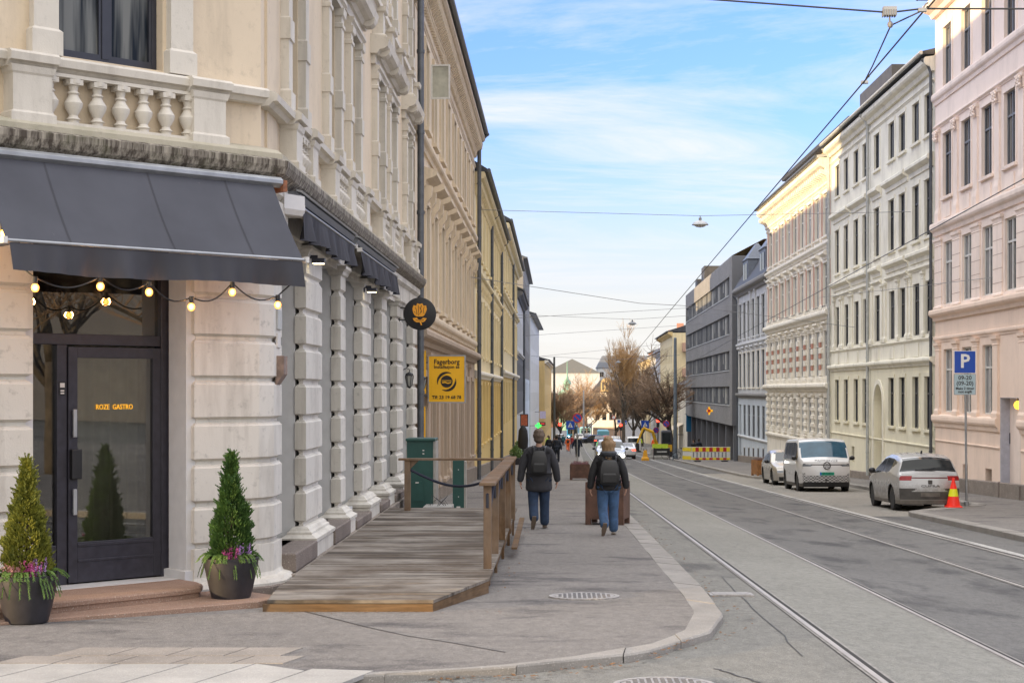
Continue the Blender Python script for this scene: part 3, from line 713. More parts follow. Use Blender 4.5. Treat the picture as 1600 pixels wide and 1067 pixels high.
# --- main awning over the door
def awning(name,M,u0,u1,z1,z0,w0,w1,vh,label,sag=.045):
    r=empty(name,M@Matrix.Translation(((u0+u1)/2,-w0,z1)),label,'awning')
    nu=int((u1-u0)*8)+2; nv=10
    m=MB(M)
    def f(i,j):
        t=j/(nv-1); u=u0+(u1-u0)*i/(nu-1); return (u,-(w0+(w1-w0)*t),z1+(z0-z1)*t-sag*math.sin(math.pi*t)*(1-.25*math.cos(u*9)))
    m.grid(f,nu,nv)
    def g(i,j):
        t=j/(nv-1); u=u0+(u1-u0)*i/(nu-1); return (u,-(w0+(w1-w0)*t)+.004,z1+(z0-z1)*t-sag*math.sin(math.pi*t)*(1-.25*math.cos(u*9))-.006)
    m.grid(g,nu,nv)
    part(m,'canopy_fabric',AWN,r,smooth=2,recalc=False)
    if w1-w0>.3:
        m=MB(M)
        for us in (u0+.62,u0+1.72,u0+2.62):
            def sf(i,j,us=us):
                t=j/11; return (us+i*.022,-(w0+(w1-w0)*t),z1+(z0-z1)*t-sag*math.sin(math.pi*t)*(1-.25*math.cos(us*9))+.004)
            m.grid(sf,2,12)
        m.split('seam',AWNV,r,recalc=False)
    m=MB(M); nn2=int((u1-u0)*22)+2
    def v(i,j):
        u=u0+.02+(u1-u0-.04)*i/(nn2-1); t=j/5; return (u,-w1-.012+ .06*t*math.sin(u*6.5+1.3*math.sin(u*3))+.02*t*math.sin(u*27),z0-.02-vh*t*(1+.05*math.sin(u*2.4+.6)))
    m.grid(v,nn2,6); part(m,'valance',AWNV,r,smooth=2,recalc=False)
    m=MB(M); m.lathe([(.016,-(u1-u0)/2-.03),(.016,(u1-u0)/2+.03)],((u0+u1)/2,-w1-.01,z0),10,'X'); part(m,'front_bar',METAL,r,smooth=True)
    m=MB(M)
    for u in (u0-.03,u1+.03): m.box(u-.02,u+.02,-w1-.04,-w1+.03,z0-.03,z0+.03)
    m.split('bar_cap',WMET,r)
    return r
A1=awning('door_awning',MC,-3.33,-.10,3.86,3.02,.24,.80,.26,'large dark grey awning over the restaurant door, hung with bulbs')
m=MB(MC); m.prof([(.05,3.86),(.24,3.82),(.3,3.86),(.3,3.9),(.26,3.93),(.05,3.93)],-3.5,.0); part(m,'cassette',METAL,A1,bevel=.004)
m=MB(MC)
for u in (-3.2,-.22): m.tube([(u,-.1,3.0),(u,-.78,3.02)],.018,8); m.box(u-.03,u+.03,-.14,0,2.95,3.06)
m.split('arm',FRAMED,A1)
m=MB(MC); m.box(.0,.05,-.3,-.05,3.78,3.9); part(m,'end_bracket',plain('rusty_bracket',(.25,.1,.05),.8,var=.4,scale=20),A1)
for k,(a,b) in enumerate(((18.45,23.3),(23.9,29.5))):
    r=awning('side_awning',MS,a,b,3.86,3.72,.2,.34,.30,['retracted dark awning on the side wall nearest the corner','retracted dark awning on the side wall farther from the corner'][k],.005)
    r['group']='retracted side awnings'
    m=MB(MS); m.prof([(.12,3.80),(.30,3.80),(.34,3.86),(.30,3.9),(.12,3.9)],a-.1,b+.1); part(m,'cassette',FRAMEG,r)
    m=MB(MS); m.prof([(.3,3.895),(.36,3.88),(.37,3.9),(.3,3.92)],a-.15,b+.2); part(m,'flashing',METAL,r)
m=MB(); m.loft_poly([(-2.98,18.05),(-2.80,18.35),(-2.84,18.6),(-3.05,18.6),(-3.05,18.1)],[(3.62,-.03),(3.68,0),(3.84,0)]); part(m,'white_end_plate',WMET,A1)
# --- bulbs
def tcx(px,w):
    k=(px-VX)/F; return (-3.09+.697*w-k*(17.6-.717*w))/(.717-.697*k)
def bulbm():
    t=NT('lit_bulb'); lw=t.N('ShaderNodeLayerWeight'); lw.inputs[0].default_value=.5; r=t.ramp(lw.outputs['Facing'],[(.0,(1.,.50,.10)),(.35,(1.,.40,.04)),(.75,(.9,.26,.01))])
    st=t.ramp(lw.outputs['Facing'],[(.1,1.),(.55,.16)]); t.col((.8,.5,.2)); t.set(Emission_Color=r,Emission_Strength=t.math('MULTIPLY',st,6.)); return t.m
BULB=bulbm()
def bulb_light(p):
    l=bpy.data.lights.new('bulb_glow','POINT'); l.energy=9.; l.color=(1,.47,.17); l.shadow_soft_size=.045; o=bpy.data.objects.new('bulb_glow',l); COL.objects.link(o); o.parent=SL; o.matrix_basis=WM[SL.name].inverted()@Matrix.Translation(p)
SL=empty('string_lights',mtx(*TC(1.6,.78),3.0),'string of lit warm bulbs hanging along the awning edge','string lights')
bul=[(5,365,.45),(55,449,.74),(157,447,.76),(233,456,.72),(299,479,.74),(363,456,.76),(434,476,.74)]
pos=[]
for px,py,w in bul:
    t=tcx(px,w); x,y_=TC(t,w); p=at(px,py,y_); pos.append(Vector((x,y_,p.z)))
cable=MB(); pts=[]
for i,p in enumerate(pos):
    top=p+Vector((0,0,.09))
    if i: 
        q=pos[i-1]+Vector((0,0,.09)); 
        for k in range(1,10):
            t=k/10; a=q.lerp(top,t); a.z+= -.10*math.sin(math.pi*t)+(.14*math.sin(math.pi*t) if i in(4,5) and 0 else 0); pts.append(a)
    pts.append(top)
e=Vector((*TC(.12,.76),2.85)); 
for k in range(1,7): pts.append(pts[-1].lerp(e,.35))
cable.tube(pts,.008,6); part(cable,'cable',BLACK,SL)
for p in pos:
    m=MB(); m.lathe([(.02,.10),(.024,.095),(.024,.035),(.018,.03)],p,10); s_=part(m,'socket',BLACK,SL)
    m=MB(); m.lathe([(.004,-.045),(.022,-.04),(.034,-.022),(.038,-.002),(.034,.015),(.022,.03),(.018,.034)],p,14); part(m,'bulb',BULB,SL,smooth=2); bulb_light(p)
# floodlights on the pillars
LAMPE=plain('lit_lamp_face',(1,.9,.6),.4,var=0,emit=(1,.82,.45),es=5)
for k,(yy) in enumerate((20.25,26.15)):
    r=empty('wall_floodlight',mtx(-3.05,yy,3.26),['small floodlight high on the pillar nearest the corner','small floodlight high on the third side pillar'][k],'lamp','wall floodlights')
    m=MB(); m.box(-3.05,-2.93,yy-.02,yy+.02,3.3,3.34); m.box(-3.0,-2.84,yy-.07,yy+.07,3.24,3.30); m.box(-3.07,-3.03,yy-.04,yy+.04,3.24,3.42); part(m,'housing',FRAMED,r)
    m=MB(); m.box(-2.985,-2.855,yy-.055,yy+.055,3.232,3.239); part(m,'lamp_face',LAMPE,r)
# door mailbox lamp etc: round hanging sign
SB=plain('sign_black',(.012,.012,.014),.5,var=.1); SO=plain('sign_orange',(.85,.36,.02),.5,var=.05)
rs=empty('round_sign',mtx(-3.05,32.3,3.19),'round black sign with an orange rose hanging from the side wall','sign')
MR=Matrix.Translation((-2.66,32.3,3.18))
m=MB(MR); m.lathe([(.30,-.045),(.32,-.035),(.32,.035),(.30,.045)],(0,0,0),48,'Y'); part(m,'sign_disc',SB,rs,smooth=True)
m=MB(MR); m.tube([(-.42,0,.12),(-.28,0,.12)],.012,6); m.tube([(-.42,0,-.12),(-.28,0,-.12)],.012,6); m.box(-.43,-.40,-.03,.03,-.22,.22); part(m,'bracket',SB,rs)
m=MB(MR); yy=-.052
def stroke(pts,w=.018):
    V=[];n=len(pts)
    P=[Vector((a,0,b)) for a,b in pts]
    for i,p in enumerate(P):
        d=(P[min(i+1,n-1)]-P[max(i-1,0)]).normalized(); q=Vector((-d.z,0,d.x))*w*.5
        V+= [(p.x+q.x,yy,p.z+q.z),(p.x-q.x,yy,p.z-q.z)]
    k=len(V); V+= [(a,yy+.006,c) for a,b,c in V]
    m.add(V,[(2*i,2*i+1,2*i+3,2*i+2) for i in range(n-1)])
def blob(pts,y0=yy): m.extr(pts,y0,y0+.008)
blob([(-.13,.02),(-.145,.1),(-.12,.17),(-.07,.15),(-.05,.205),(.0,.19),(.05,.205),(.075,.155),(.125,.165),(.14,.09),(.12,.03),(.09,-.03),(.05,-.055),(-.06,-.055),(-.1,-.03)])
blob([(-.14,-.09),(-.06,-.075),(-.02,-.12),(.02,-.12),(.07,-.08),(.14,-.09),(.1,-.15),(.05,-.17),(.03,-.16),(.045,-.225),(.02,-.225),(.0,-.165),(-.06,-.17),(-.11,-.14)])
part(m,'rose_emblem',SO,rs)
m=MB(MR); yy=-.056
for a in ([(-.09,.13),(-.06,.06),(-.07,-.02)],[(-.03,.17),(-.02,.08),(-.035,.0),(-.02,-.04)],[(.035,.17),(.02,.1),(.04,.02)],[(.09,.14),(.07,.07),(.085,.0)],[(-.1,-.07),(0,-.068),(.1,-.07)],[(-.12,.05),(-.09,.02)],[(.0,.13),(.03,.06),(.0,-.01)],[(-.08,-.12),(0,-.14),(.08,-.12)]): stroke(a,.009)
part(m,'emblem_lines',SB,rs,recalc=False)
# deck
DW=wood('deck_boards',(.155,.125,.098),(.25,9,1),.75,.8); DW2=wood('deck_fascia',(.145,.088,.045),(1,1,9),.1,.3); DRW=wood('deck_rail_wood',(.165,.10,.055),(4,4,1),.25,.3)
DK=empty('wooden_deck',mtx(-1.8,20,-.6),'grey weathered wooden deck with a handrail along the side wall','deck')
def deckx(Y): return -1.17+(.47)*min(1,max(0,(Y-15.7)/1.9)) if Y<17.6 else -.70+.05*(Y-17.6)/10
m=MB(); Y=15.72
def dl_(Y):  # left limit
    return -2.83 if Y>16.6 else -2.83+(16.6-Y)*.08
while Y<28.0:
    w=.118; j=R.uniform(-.003,.003); a,b=dl_(Y),deckx(Y); b2=deckx(Y+w)
    cuts=[a]+([a+R.uniform(.7,1.6)] if R.random()<.35 else [])+[None]
    P=[(a,Y),(b,Y),(b2,Y+w),(a,Y+w)]; V=[(x,y,-.34+j) for x,y in P]+[(x,y,-.37) for x,y in P]
    m.add(V,[(0,1,2,3),(0,4,5,1),(1,5,6,2),(2,6,7,3),(3,7,4,0)]); Y+=w+.007
part(m,'boards',DW,DK)
m=MB(); m.box(-2.8,-1.17,15.70,15.74,-.49,-.375); m.add([(-1.17,15.7,-.49),(-.71,17.58,-.55),(-.71,17.58,-.375),(-1.17,15.7,-.375),(-1.2,15.74,-.49),(-.75,17.6,-.55),(-.75,17.6,-.375),(-1.2,15.74,-.375)],[(0,1,2,3),(4,5,6,7),(3,2,6,7)])
m.box(-2.82,-.66,15.69,15.72,-.372,-.345) if 0 else None
part(m,'fascia',DW2,DK)
m=MB(); Yq=18
while Yq<28:
    m.box(-.86,-.80,Yq,Yq+.08,gz(Yq)-.02,-.372); m.box(-2.7,-.8,Yq,Yq+.05,-.47,-.372); Yq+=1.2
for a in (17.7,20,22.4,24.8): m.box(-.80,-.745+.01*(a-17),a,a+2.25,-.50,-.375)
m.box(-.6,-.52,22.6,27.9,-.52,-.49)
m.split('joist',DW2,DK,gap=.0)
m=MB()
pass
for k,Yp in enumerate((18.5,20.2,22.1,24.0,25.7)):
    x=-.76+.045*(Yp-18.5)/7*2; m=MB(); m.box(x-.045,x+.045,Yp-.045,Yp+.045,-.36 if 1 else 0,.60); m.box(x-.01,x+.03,Yp-.03,Yp+.02,-.6,-.36); part(m,'rail_post',DRW,DK,bevel=.006)
    m=MB(); m.tube([(x-.0,Yp-.052,.50),(x,Yp-.055,.35)],.018,6); part(m,'rope_knot',FRAMED,DK)
m=MB(); m.add([(-.85,18.38,.60),(-.67,18.38,.60),(-.60,25.8,.60),(-.76,25.8,.60),(-.85,18.38,.635),(-.67,18.38,.635),(-.60,25.8,.635),(-.76,25.8,.635)],[(0,1,2,3),(4,5,6,7),(0,1,5,4),(1,2,6,5),(2,3,7,6),(3,0,4,7)]); part(m,'handrail',DRW,DK,bevel=.005)
m=MB(); m.box(-2.62,-.66,27.4,27.56,.50,.535); part(m,'handrail',DRW,DK,bevel=.005)
m=MB(); m.box(-2.52,-2.42,27.42,27.54,-.36,.50); m.extr([(-2.42,.36),(-2.42,.5),(-2.28,.5)],27.44,27.52); part(m,'rail_post',DRW,DK,bevel=.005)
ROPE=plain('navy_rope',(.02,.024,.045),.8,var=.4,scale=60)
m=MB(); P=[Vector((-2.42,27.45,.34))]; 
for k in range(1,15):
    t=k/14; P.append(Vector((-2.42+1.72*t,27.45-1.75*t*t,.34+.1*t-.30*math.sin(math.pi*t))))
m.tube(P,.022,8); part(m,'rope',ROPE,DK,smooth=True)
m=MB(); m.tube([(-.76,18.45,.5),(-.765,19.3,.28),(-.755,20.15,.5),(-.745,21.1,.26),(-.735,22.05,.5),(-.725,23,.28),(-.71,23.95,.5),(-.70,24.8,.28),(-.69,25.65,.5)],.018,6); part(m,'rope',ROPE,DK)
class Bd:
    """street building: facade line at X, from Yn (near) to Yf (far); side 'L' faces +x, 'R' faces -x"""
    def __init__(s,name,label,X,Yn,Yf,side,mat,rot=0.,cat='building',depth=10):
        s.side=side; s.X=X; s.Yn=Yn; s.Yf=Yf; s.L=Yf-Yn; s.mat=mat; s.d=depth
        if side=='L': s.M=Matrix.Translation((X,Yn,0))@Matrix.Rotation(rad(90)-rot,4,'Z')
        else: s.M=Matrix.Translation((X+rot*(Yf-Yn),Yf,0))@Matrix.Rotation(rad(-90)-rot,4,'Z')
        s.root=empty(name,mtx(X,Yn,gz(Yn)-.3),label,cat); s.ops=[]; s.wins=[]
    def U(s,Y): return (Y-s.Yn) if s.side=='L' else (s.Yf-Y)
    def row(s,cs,w,z0,z1,inset=.14,st='2t',fm=None,gm=None):
        for c in cs:
            u=s.U(c); s.ops.append((u-w/2,u+w/2,z0,z1)); s.wins.append((u,z0,w,z1-z0,inset,st,fm,gm))
    def op(s,Ya,Yb,z0,z1): a,b=sorted((s.U(Ya),s.U(Yb))); s.ops.append((a,b,z0,z1))
    def walls(s,bands):
        "bands: (z0,z1,mat,w)"
        for z0,z1,mt,w in bands:
            m=MB(s.M); ops=[(a,b,max(c,z0),min(d,z1)) for a,b,c,d in s.ops if d>z0+.01 and c<z1-.01]
            m.wall(0,s.L,z0,z1,ops,w=w,depth=.3+w)
            for u in (0,s.L): m.add([(u,-w,z0),(u,.3,z0),(u,.3,z1),(u,-w,z1)],[(0,1,2,3)])
            if w: m.add([(0,-w,z1),(s.L,-w,z1),(s.L,0,z1),(0,0,z1)],[(0,1,2,3)])
            part(m,'wall',mt,s.root,recalc=False)
        z0=bands[0][0]; z1=bands[-1][1]
        m=MB(s.M); m.box(0.0,s.L-.0,.301,s.d,z0,z1-.01); part(m,'rear_wall',bands[-1][2],s.root)
        for q in s.wins: add_win(s.root,s.M,*q[:4],q[4],q[5],q[6],q[7])
    def course(s,z,h,w,mat,n='string_course',u0=None,u1=None,wall=0):
        m=MB(s.M); a=0 if u0 is None else u0; b=s.L if u1 is None else u1
        m.prof([(wall,z),(wall+w*.3,z),(wall+w*.45,z+h*.3),(wall+w*.85,z+h*.45),(wall+w,z+h*.6),(wall+w,z+h*.85),(wall+w*.9,z+h),(wall,z+h*1.1)],a,b); return part(m,n,mat,s.root)
    def roof(s,z,h,over,mat,ins=3.,gut=ZINC):
        m=MB(s.M); m.loft_poly([(-.0,-over),(s.L,-over),(s.L,s.d),(0,s.d)],[(z,0),(z+.12,0)]); m.loft_poly([(0,-over+.05),(s.L,-over+.05),(s.L,s.d),(0,s.d)],[(z+.12,0)]) if 0 else None
        m.add([(0,-over,z+.12),(s.L,-over,z+.12),(s.L,ins,z+h),(0,ins,z+h),(s.L,s.d,z+h*.9),(0,s.d,z+h*.9),(0,s.d,z+.12),(s.L,s.d,z+.12)],[(0,1,2,3),(3,2,4,5),(0,3,5,6),(1,7,4,2)])
        part(m,'roof',mat,s.root)
        m=MB(s.M); m.lathe([(.075,0),(.075,s.L)],(0,-over-.06,z+.06),10,'X'); part(m,'gutter',gut,s.root,smooth=True)
    def arch(s,cs,w,z0,z1,mat,t=.13,p=.05,sill=True,n='window_surround',wall=0):
        for c in cs:
            u=s.U(c); a,b=u-w/2,u+w/2; m=MB(s.M); y=-wall
            m.box(a-t,a,y-p,y,z0,z1); m.box(b,b+t,y-p,y,z0,z1); m.box(a-t,b+t,y-p-.012,y,z1,z1+t)
            if sill: m.box(a-t-.04,b+t+.04,y-p-.07,y,z0-.1,z0)
            part(m,n,mat,s.root)
    def pil(s,cs,hw,z0,z1,mat,w=.1,cap=.3,base=.2,n='pilaster',wall=0,blocks=0,bm=None):
        for c in cs:
            u=s.U(c); m=MB(s.M); y=-wall
            rg=[(z0,.04),(z0+base*.6,.04),(z0+base,0)]
            if blocks:
                ph=(z1-z0-base-cap)/blocks; z=z0+base
                for k in range(blocks): rg+=[(z+.02,-.03),(z+.05,.03),(z+ph*.55,.03),(z+ph*.6,-.03),(z+ph-.01,-.03)]; z+=ph
            rg+=[(z1-cap,0),(z1-cap+.02,.02),(z1-cap+.05,.0),(z1-.14,.02),(z1-.1,.06),(z1,.07)]
            m.loft_poly([(u-hw,y-w),(u+hw,y-w),(u+hw,y),(u-hw,y)],rg); part(m,n,mat,s.root)
    def hood(s,Ya,Yb,z,mat,w=.3,h=.3,n='window_hood',wall=0):
        a,b=sorted((s.U(Ya),s.U(Yb))); m=MB(s.M)
        m.prof([(wall,z-h*.6),(wall+w*.2,z-h*.6),(wall+w*.25,z),(wall+w*.7,z+h*.2),(wall+w,z+h*.4),(wall+w,z+h*.75),(wall+w*.9,z+h*.9),(wall,z+h*1.2)],a,b); part(m,n,mat,s.root)
    def pipe(s,Y,z0,z1,mat,r=.06,w=.12):
        u=s.U(Y); m=MB(s.M); pts=[(u,-w,z0),(u,-w,z1-.5),(u,-w-.1,z1-.25),(u,-w-.35,z1)]; m.tube(pts,r,10)
        z=z0+1
        while z<z1-1: m.lathe([(r+.015,z),(r+.015,z+.06)],(u,-w,0),10); z+=2.1
        part(m,'drainpipe',mat,s.root,smooth=True)
    def brackets(s,z,h,w,step,mat,hw=.09,u0=.2,u1=None,wall=0):
        m=MB(s.M); u=u0; k=0
        while u<(u1 or s.L-.1) and k<90:
            m.prof([(wall,z),(wall+w*.25,z),(wall+w*.4,z+h*.35),(wall+w*.9,z+h*.6),(wall+w,z+h),(wall,z+h)],u-hw,u+hw); u+=step; k+=1
        m.split('bracket',mat,s.root,gap=0)
    def plinth(s,h,mat,w=.05,dz=-.22):
        m=MB(s.M); P=[]
        for Y in (s.Yn,s.Yf):
            u=s.U(Y); zb=gz(Y)+dz; P+=[(u,-w,zb-.3),(u,.0,zb-.3),(u,0,zb+h),(u,-w,zb+h-.03)]
        m.add(P,[(0,1,2,3),(7,6,5,4),(0,3,7,4),(3,2,6,7),(1,0,4,5),(2,1,5,6)]); part(m,'plinth',mat,s.root)
    def cellar(s,cs,w,h,z=.35,dz=-.22):
        for c in cs:
            u=s.U(c); zb=gz(c)+dz+z; m=MB(s.M); m.box(u-w/2,u+w/2,-.012,.05,zb,zb+h); f=part(m,'cellar_window',FRAMED,s.root)
            m=MB(s.M); m.box(u-w/2-.07,u+w/2+.07,-.05,-.0,zb+h,zb+h+.08); part(m,'cellar_lintel',s.mat,s.root)
def rng(a,b,n): return [a+(b-a)*i/(n-1) for i in range(n)]
# ============ RIGHT: pink
p=Bd('pink_building','pink stuccoed building with salmon ground floor at the right edge','14.0' and 14.0,36,60.3,'R',PINK)
cs=[58.4-2.68*k for k in range(8)]
FG=FRAMEG
p.row(cs,1.2,12.55,14.7,.08,'2t',FG); p.row(cs,1.25,8.6,10.9,.08,'2t',FG); p.row(cs,1.25,4.75,7.0,.08,'2t',FRAMEW,GLASSC)
gcs=cs[:3]+cs[4:]; p.row(gcs,1.25,.9,3.15,.09,'2t',FRAMEW,GLASSC); p.op(49.25,51.5,-2.2,1.45)
p.op(55.55,56.25,-1.5,-.85); p.op(52.5,53.3,-1.5,-.85)
p.walls([(-2.6,4.3,PINK2,0),(4.3,16.0,PINK,0)])
for a,b in ((55.55,56.25),(52.5,53.3)): m=MB(p.M); ua,ub=sorted((p.U(a),p.U(b))); m.box(ua+.05,ub-.05,.2,.25,-1.48,-.87); part(m,'cellar_window',FRAMED,p.root)
p.plinth(.48,BASEG,.03)
p.course(12.1,.4,.16,PINK); p.course(7.3,.45,.22,PINK); p.course(4.2,.4,.26,PINK2); p.course(.36,.42,.14,PINK2,'sill_course') if 0 else None
for a,b in ((51.55,60.3),(36,49.2)):
    u=sorted((p.U(a),p.U(b))); p.course(.36,.42,.16,PINK2,'sill_course',*u); p.course(-.2,.08,.04,PINK2,'string_course',*u)
p.course(3.42,.2,.08,PINK2); p.course(11.2,.14,.1,PINK)
p.course(15.3,.5,.5,PINK,'cornice'); p.roof(16.0,2.2,.6,ROOF,4)
p.arch(cs,1.2,12.55,14.7,PINK,.16,.03)
p.arch(cs,1.25,8.6,10.9,PINK,.12,.03)
pc=[59.75]+[c-1.34 for c in cs]
p.pil(pc,.24,7.8,11.15,PINK,.06,.45,.5)
for c in pc:
    u=p.U(c)
    for q in (-.13,.13):
        m=MB(p.M)
        for k in range(5): m.ball((u+q+.07*math.cos(k*2.4),-.16,10.78+.07*k),(.085,.05,.06),6,4)
        part(m,'capital_leaves',PINK,p.root,smooth=2)
m=MB(p.M)
for c in cs: u=p.U(c); m.box(u-.5,u+.5,-.04,0,7.85,8.35)
m.split('window_panel',PINK,p.root)
p.pil(pc,.52,4.65,7.2,PINK,.04,.3,.1,blocks=0)
m=MB(p.M)
for c in pc:
    u=p.U(c)
    for z in (5.05,5.5,5.95,6.4): m.box(u-.53,u+.53,-.044,-.02,z,z+.018)
part(m,'block_joints',plain('joint_shade_pink',(.42,.30,.25),.9,obj=False),p.root)
p.pil([c for c in pc if abs(c-50.4)>1.6]+[51.9,48.9],.30,.8,3.4,PINK2,.07,.3,.22)
# entrance passage
m=MB(p.M); ua,ub=sorted((p.U(49.25),p.U(51.5))); m.box(ua,ub,.9,1.0,-2.2,1.45); part(m,'door',plain('navy_door',(.02,.035,.07),.4),p.root)
m=MB(p.M); m.box(ua-.0,ua+.01,-.0,.9,-2.2,1.45); m.box(ub-.01,ub,0,.9,-2.2,1.45); m.box(ua,ub,0,.9,1.44,1.45); part(m,'passage_lining',plain('bluish_lining',(.44,.45,.52),.7,obj=False),p.root)
m=MB(p.M); m.box(ua-.08,ua,-.06,.0,-2.2,-1.2); m.box(ub,ub+.08,-.06,.0,-2.2,-1.2); m.split('stone_jamb',PLING,p.root)
lr=empty('passage_lamp',p.M@Matrix.Translation((p.U(50.0),.3,1.3)),'round yellow lamp glowing in the pink building passage','lamp')
m=MB(); m.ball((14.25,50.4,1.22),(.13,.13,.13),14,9); part(m,'globe',plain('lit_globe',(1,.6,.05),.4,var=0,emit=(1,.55,.03),es=2.6),lr,smooth=2)
m=MB(); m.lathe([(.02,0),(.02,.13),(.05,.14),(.05,.16)],(14.25,50.4,1.33),8); part(m,'stem',BLACK,lr)
ip=empty('intercom_panel',mtx(14.5,51.48,.1),'small intercom panel with two lit buttons in the passage','intercom')
m=MB(); m.box(14.28,14.52,51.45,51.487,.0,.34); part(m,'panel',FRAMED,ip)
m=MB(); m.box(14.31,14.38,51.435,51.449,.06,.15); m.box(14.42,14.49,51.435,51.449,.06,.15); m.split('lit_button',plain('lit_button',(.8,.8,1),.4,var=0,emit=(.7,.7,1),es=1.1),ip,gap=0)
# ============ ivory
w=Bd('ivory_building','long ivory building with an arched gateway behind the parked hatchback',14.0,60.35,83.2,'R',IVORY)
cw=[81.2,78.7,76.1,73.9,71.2,68.1,66.0,63.5,61.4]; cg=[c for c in cw if c!=71.2]
w.row(cw,1.15,11.25,12.8,.07,'2',FRAMED); w.row(cw,1.15,7.46,9.6,.08,'2t',FRAMED); w.row(cw,1.1,3.8,5.8,.09,'2t',FRAMED); w.row(cg,1.1,.2,2.2,.08,'2t',FRAMED,GLASS)
w.op(69.8,71.8,-2.6,1.95); 
for a,b in ((80.9,81.6),(76.6,77.3),(65.2,65.9)): w.op(a,b,-1.7,-.95)
w.walls([(-3.0,2.6,IVORY2,0),(2.6,14.1,IVORY,0)])
for a,b in ((80.9,81.6),(76.6,77.3),(65.2,65.9)): m=MB(w.M); ua,ub=sorted((w.U(a),w.U(b))); m.box(ua+.05,ub-.05,.15,.2,-1.68,-.97); part(m,'cellar_window',FRAMEG,w.root)
# arch head
m=MB(w.M); ua,ub=sorted((w.U(69.8),w.U(71.8))); uc=(ua+ub)/2; V=[]
for k in range(13):
    a=math.pi*k/12; V.append((uc-math.cos(a)*1.0,.95+math.sin(a)*1.0))
for k in range(12):
    (x0,z0),(x1,z1)=V[k],V[k+1]; m.add([(x0,0,z0),(x1,0,z1),(x1,0,1.955),(x0,0,1.955),(x0,.3,z0),(x1,.3,z1)],[(0,1,2,3),(0,4,5,1)])
part(m,'arch_head',IVORY2,w.root,recalc=False)
m=MB(w.M)
for k in range(12):
    a0,a1=math.pi*k/12,math.pi*(k+1)/12; P=[]
    for r,y in ((1.0,-.06),(1.2,-.06),(1.2,0.),(1.0,0.)): P.append((uc-math.cos(a0)*r,y,.95+math.sin(a0)*r))
    for r,y in ((1.0,-.06),(1.2,-.06),(1.2,0.),(1.0,0.)): P.append((uc-math.cos(a1)*r,y,.95+math.sin(a1)*r))
    m.add(P,[(0,1,5,4),(1,2,6,5),(3,0,4,7)])
for s_ in (-1,1): a,b=sorted((uc+s_*1.0,uc+s_*1.2)); m.box(a,b,-.06,0,-2.4,.95)
part(m,'arch_surround',IVORY,w.root,recalc=False)
m=MB(w.M); m.box(ua,ub,1.5,1.6,-2.6,1.95); part(m,'gate',plain('dark_gate',(.03,.028,.025),.6),w.root); m=MB(w.M); m.box(ua,ua+.01,0,1.5,-2.6,1.5); m.box(ub-.01,ub,0,1.5,-2.6,1.5); part(m,'passage_lining',IVORY2,w.root)
w.plinth(.34,BASEG,.03)
w.course(13.45,.5,.4,IVORY,'cornice'); w.course(13.05,.12,.08,IVORY); w.roof(14.05,1.4,.45,ROOF,5,ZINCL)
w.course(2.62,.3,.2,IVORY); w.course(-.5,.1,.05,IVORY2); w.course(3.55,.12,.08,IVORY)
w.arch(cw,1.15,11.25,12.8,IVORY,.16,.025); w.arch(cw,1.15,7.46,9.6,IVORY,.15,.03); w.arch(cg,1.1,.2,2.2,IVORY2,.15,.03)
for a,b in ((82.3,77.6),(77.2,72.9),(72.2,70.2),(69.2,64.9),(64.5,60.5)):
    w.hood(a,b,10.15,IVORY,.26,.3); w.hood(a,b,6.75,IVORY,.24,.28); w.course(6.25,.16,.12,IVORY,'architrave',*sorted((w.U(a),w.U(b))))
w.pil([82.0]+[(a+b)/2+d for a,b in zip(cw,cw[1:]) for d in (-.3,.3) if not (abs(a-b)<2.3 and d>0)]+[60.75],.17,3.7,6.2,IVORY,.06,.3,.25)
m=MB(w.M)
for c in cw: u=w.U(c); m.box(u-.5,u+.5,-.03,0,2.98,3.5)
m.split('window_panel',IVORY,w.root)
w.pipe(72.75,-2.1,13.9,ZINCL,.07); w.pipe(60.5,-1.6,13.9,ZINC,.06); w.pipe(83.0,-2.3,13.9,ZINCL,.06)
m=MB(w.M); m.box(w.U(79.5),w.U(72),.8,4,14.1,16.0); m.box(w.U(83),w.U(80),.8,4,14.1,15.2); part(m,'dormer',ROOF,w.root)
# ============ brick & white
b=Bd('brick_striped_building','white ornate building with red brick stripes and a golden sunlit cornice',14.05,83.25,108.4,'R',BWHITE)
cb=rng(106.6,85.0,9)
b.row(cb,1.4,9.7,11.9,.08,'2t',FRAMEW,GLASSC); b.row(cb,1.4,6.1,8.3,.08,'2t',FRAMEW,GLASSC); b.row(cb,1.4,2.4,4.8,.08,'2t',FRAMEW,GLASSC); b.row([c for c in cb if abs(c-95.8)>1],1.3,-.7,1.3,.08,'2t',FRAMEW,GLASSC)
b.op(95.1,96.5,-3.4,1.2)
b.walls([(-3.6,1.6,BWHITE,0),(1.6,5.3,BWHITE,0),(5.3,9.0,BWHITE,0),(9.0,13.5,BWHITE,0)])
m=MB(b.M); m.box(*sorted((b.U(95.1),b.U(96.5))),.25,.29,-3.4,1.2); part(m,'door',FRAMEG,b.root)
mid=[107.95]+[(x+y)/2 for x,y in zip(cb,cb[1:])]+[83.75]
m=MB(b.M)
for c in mid:
    u=b.U(c); m.box(u-.42,u+.42,-.02,0,9.6,12.0); m.box(u-.42,u+.42,-.02,0,6.0,8.4)
m.split('brick_panel',BRICK,b.root)
m=MB(b.M)
for c in mid:
    u=b.U(c)
    for z in (2.75,3.35,3.95): m.box(u-.26,u+.26,-.115,-.02,z,z+.25)
m.split('brick_panel',BRICK,b.root,gap=.4)
b.pil(mid,.12,9.5,12.1,BWHITE,.05,.25,.2); b.pil(mid,.12,5.95,8.5,BWHITE,.05,.3,.25)
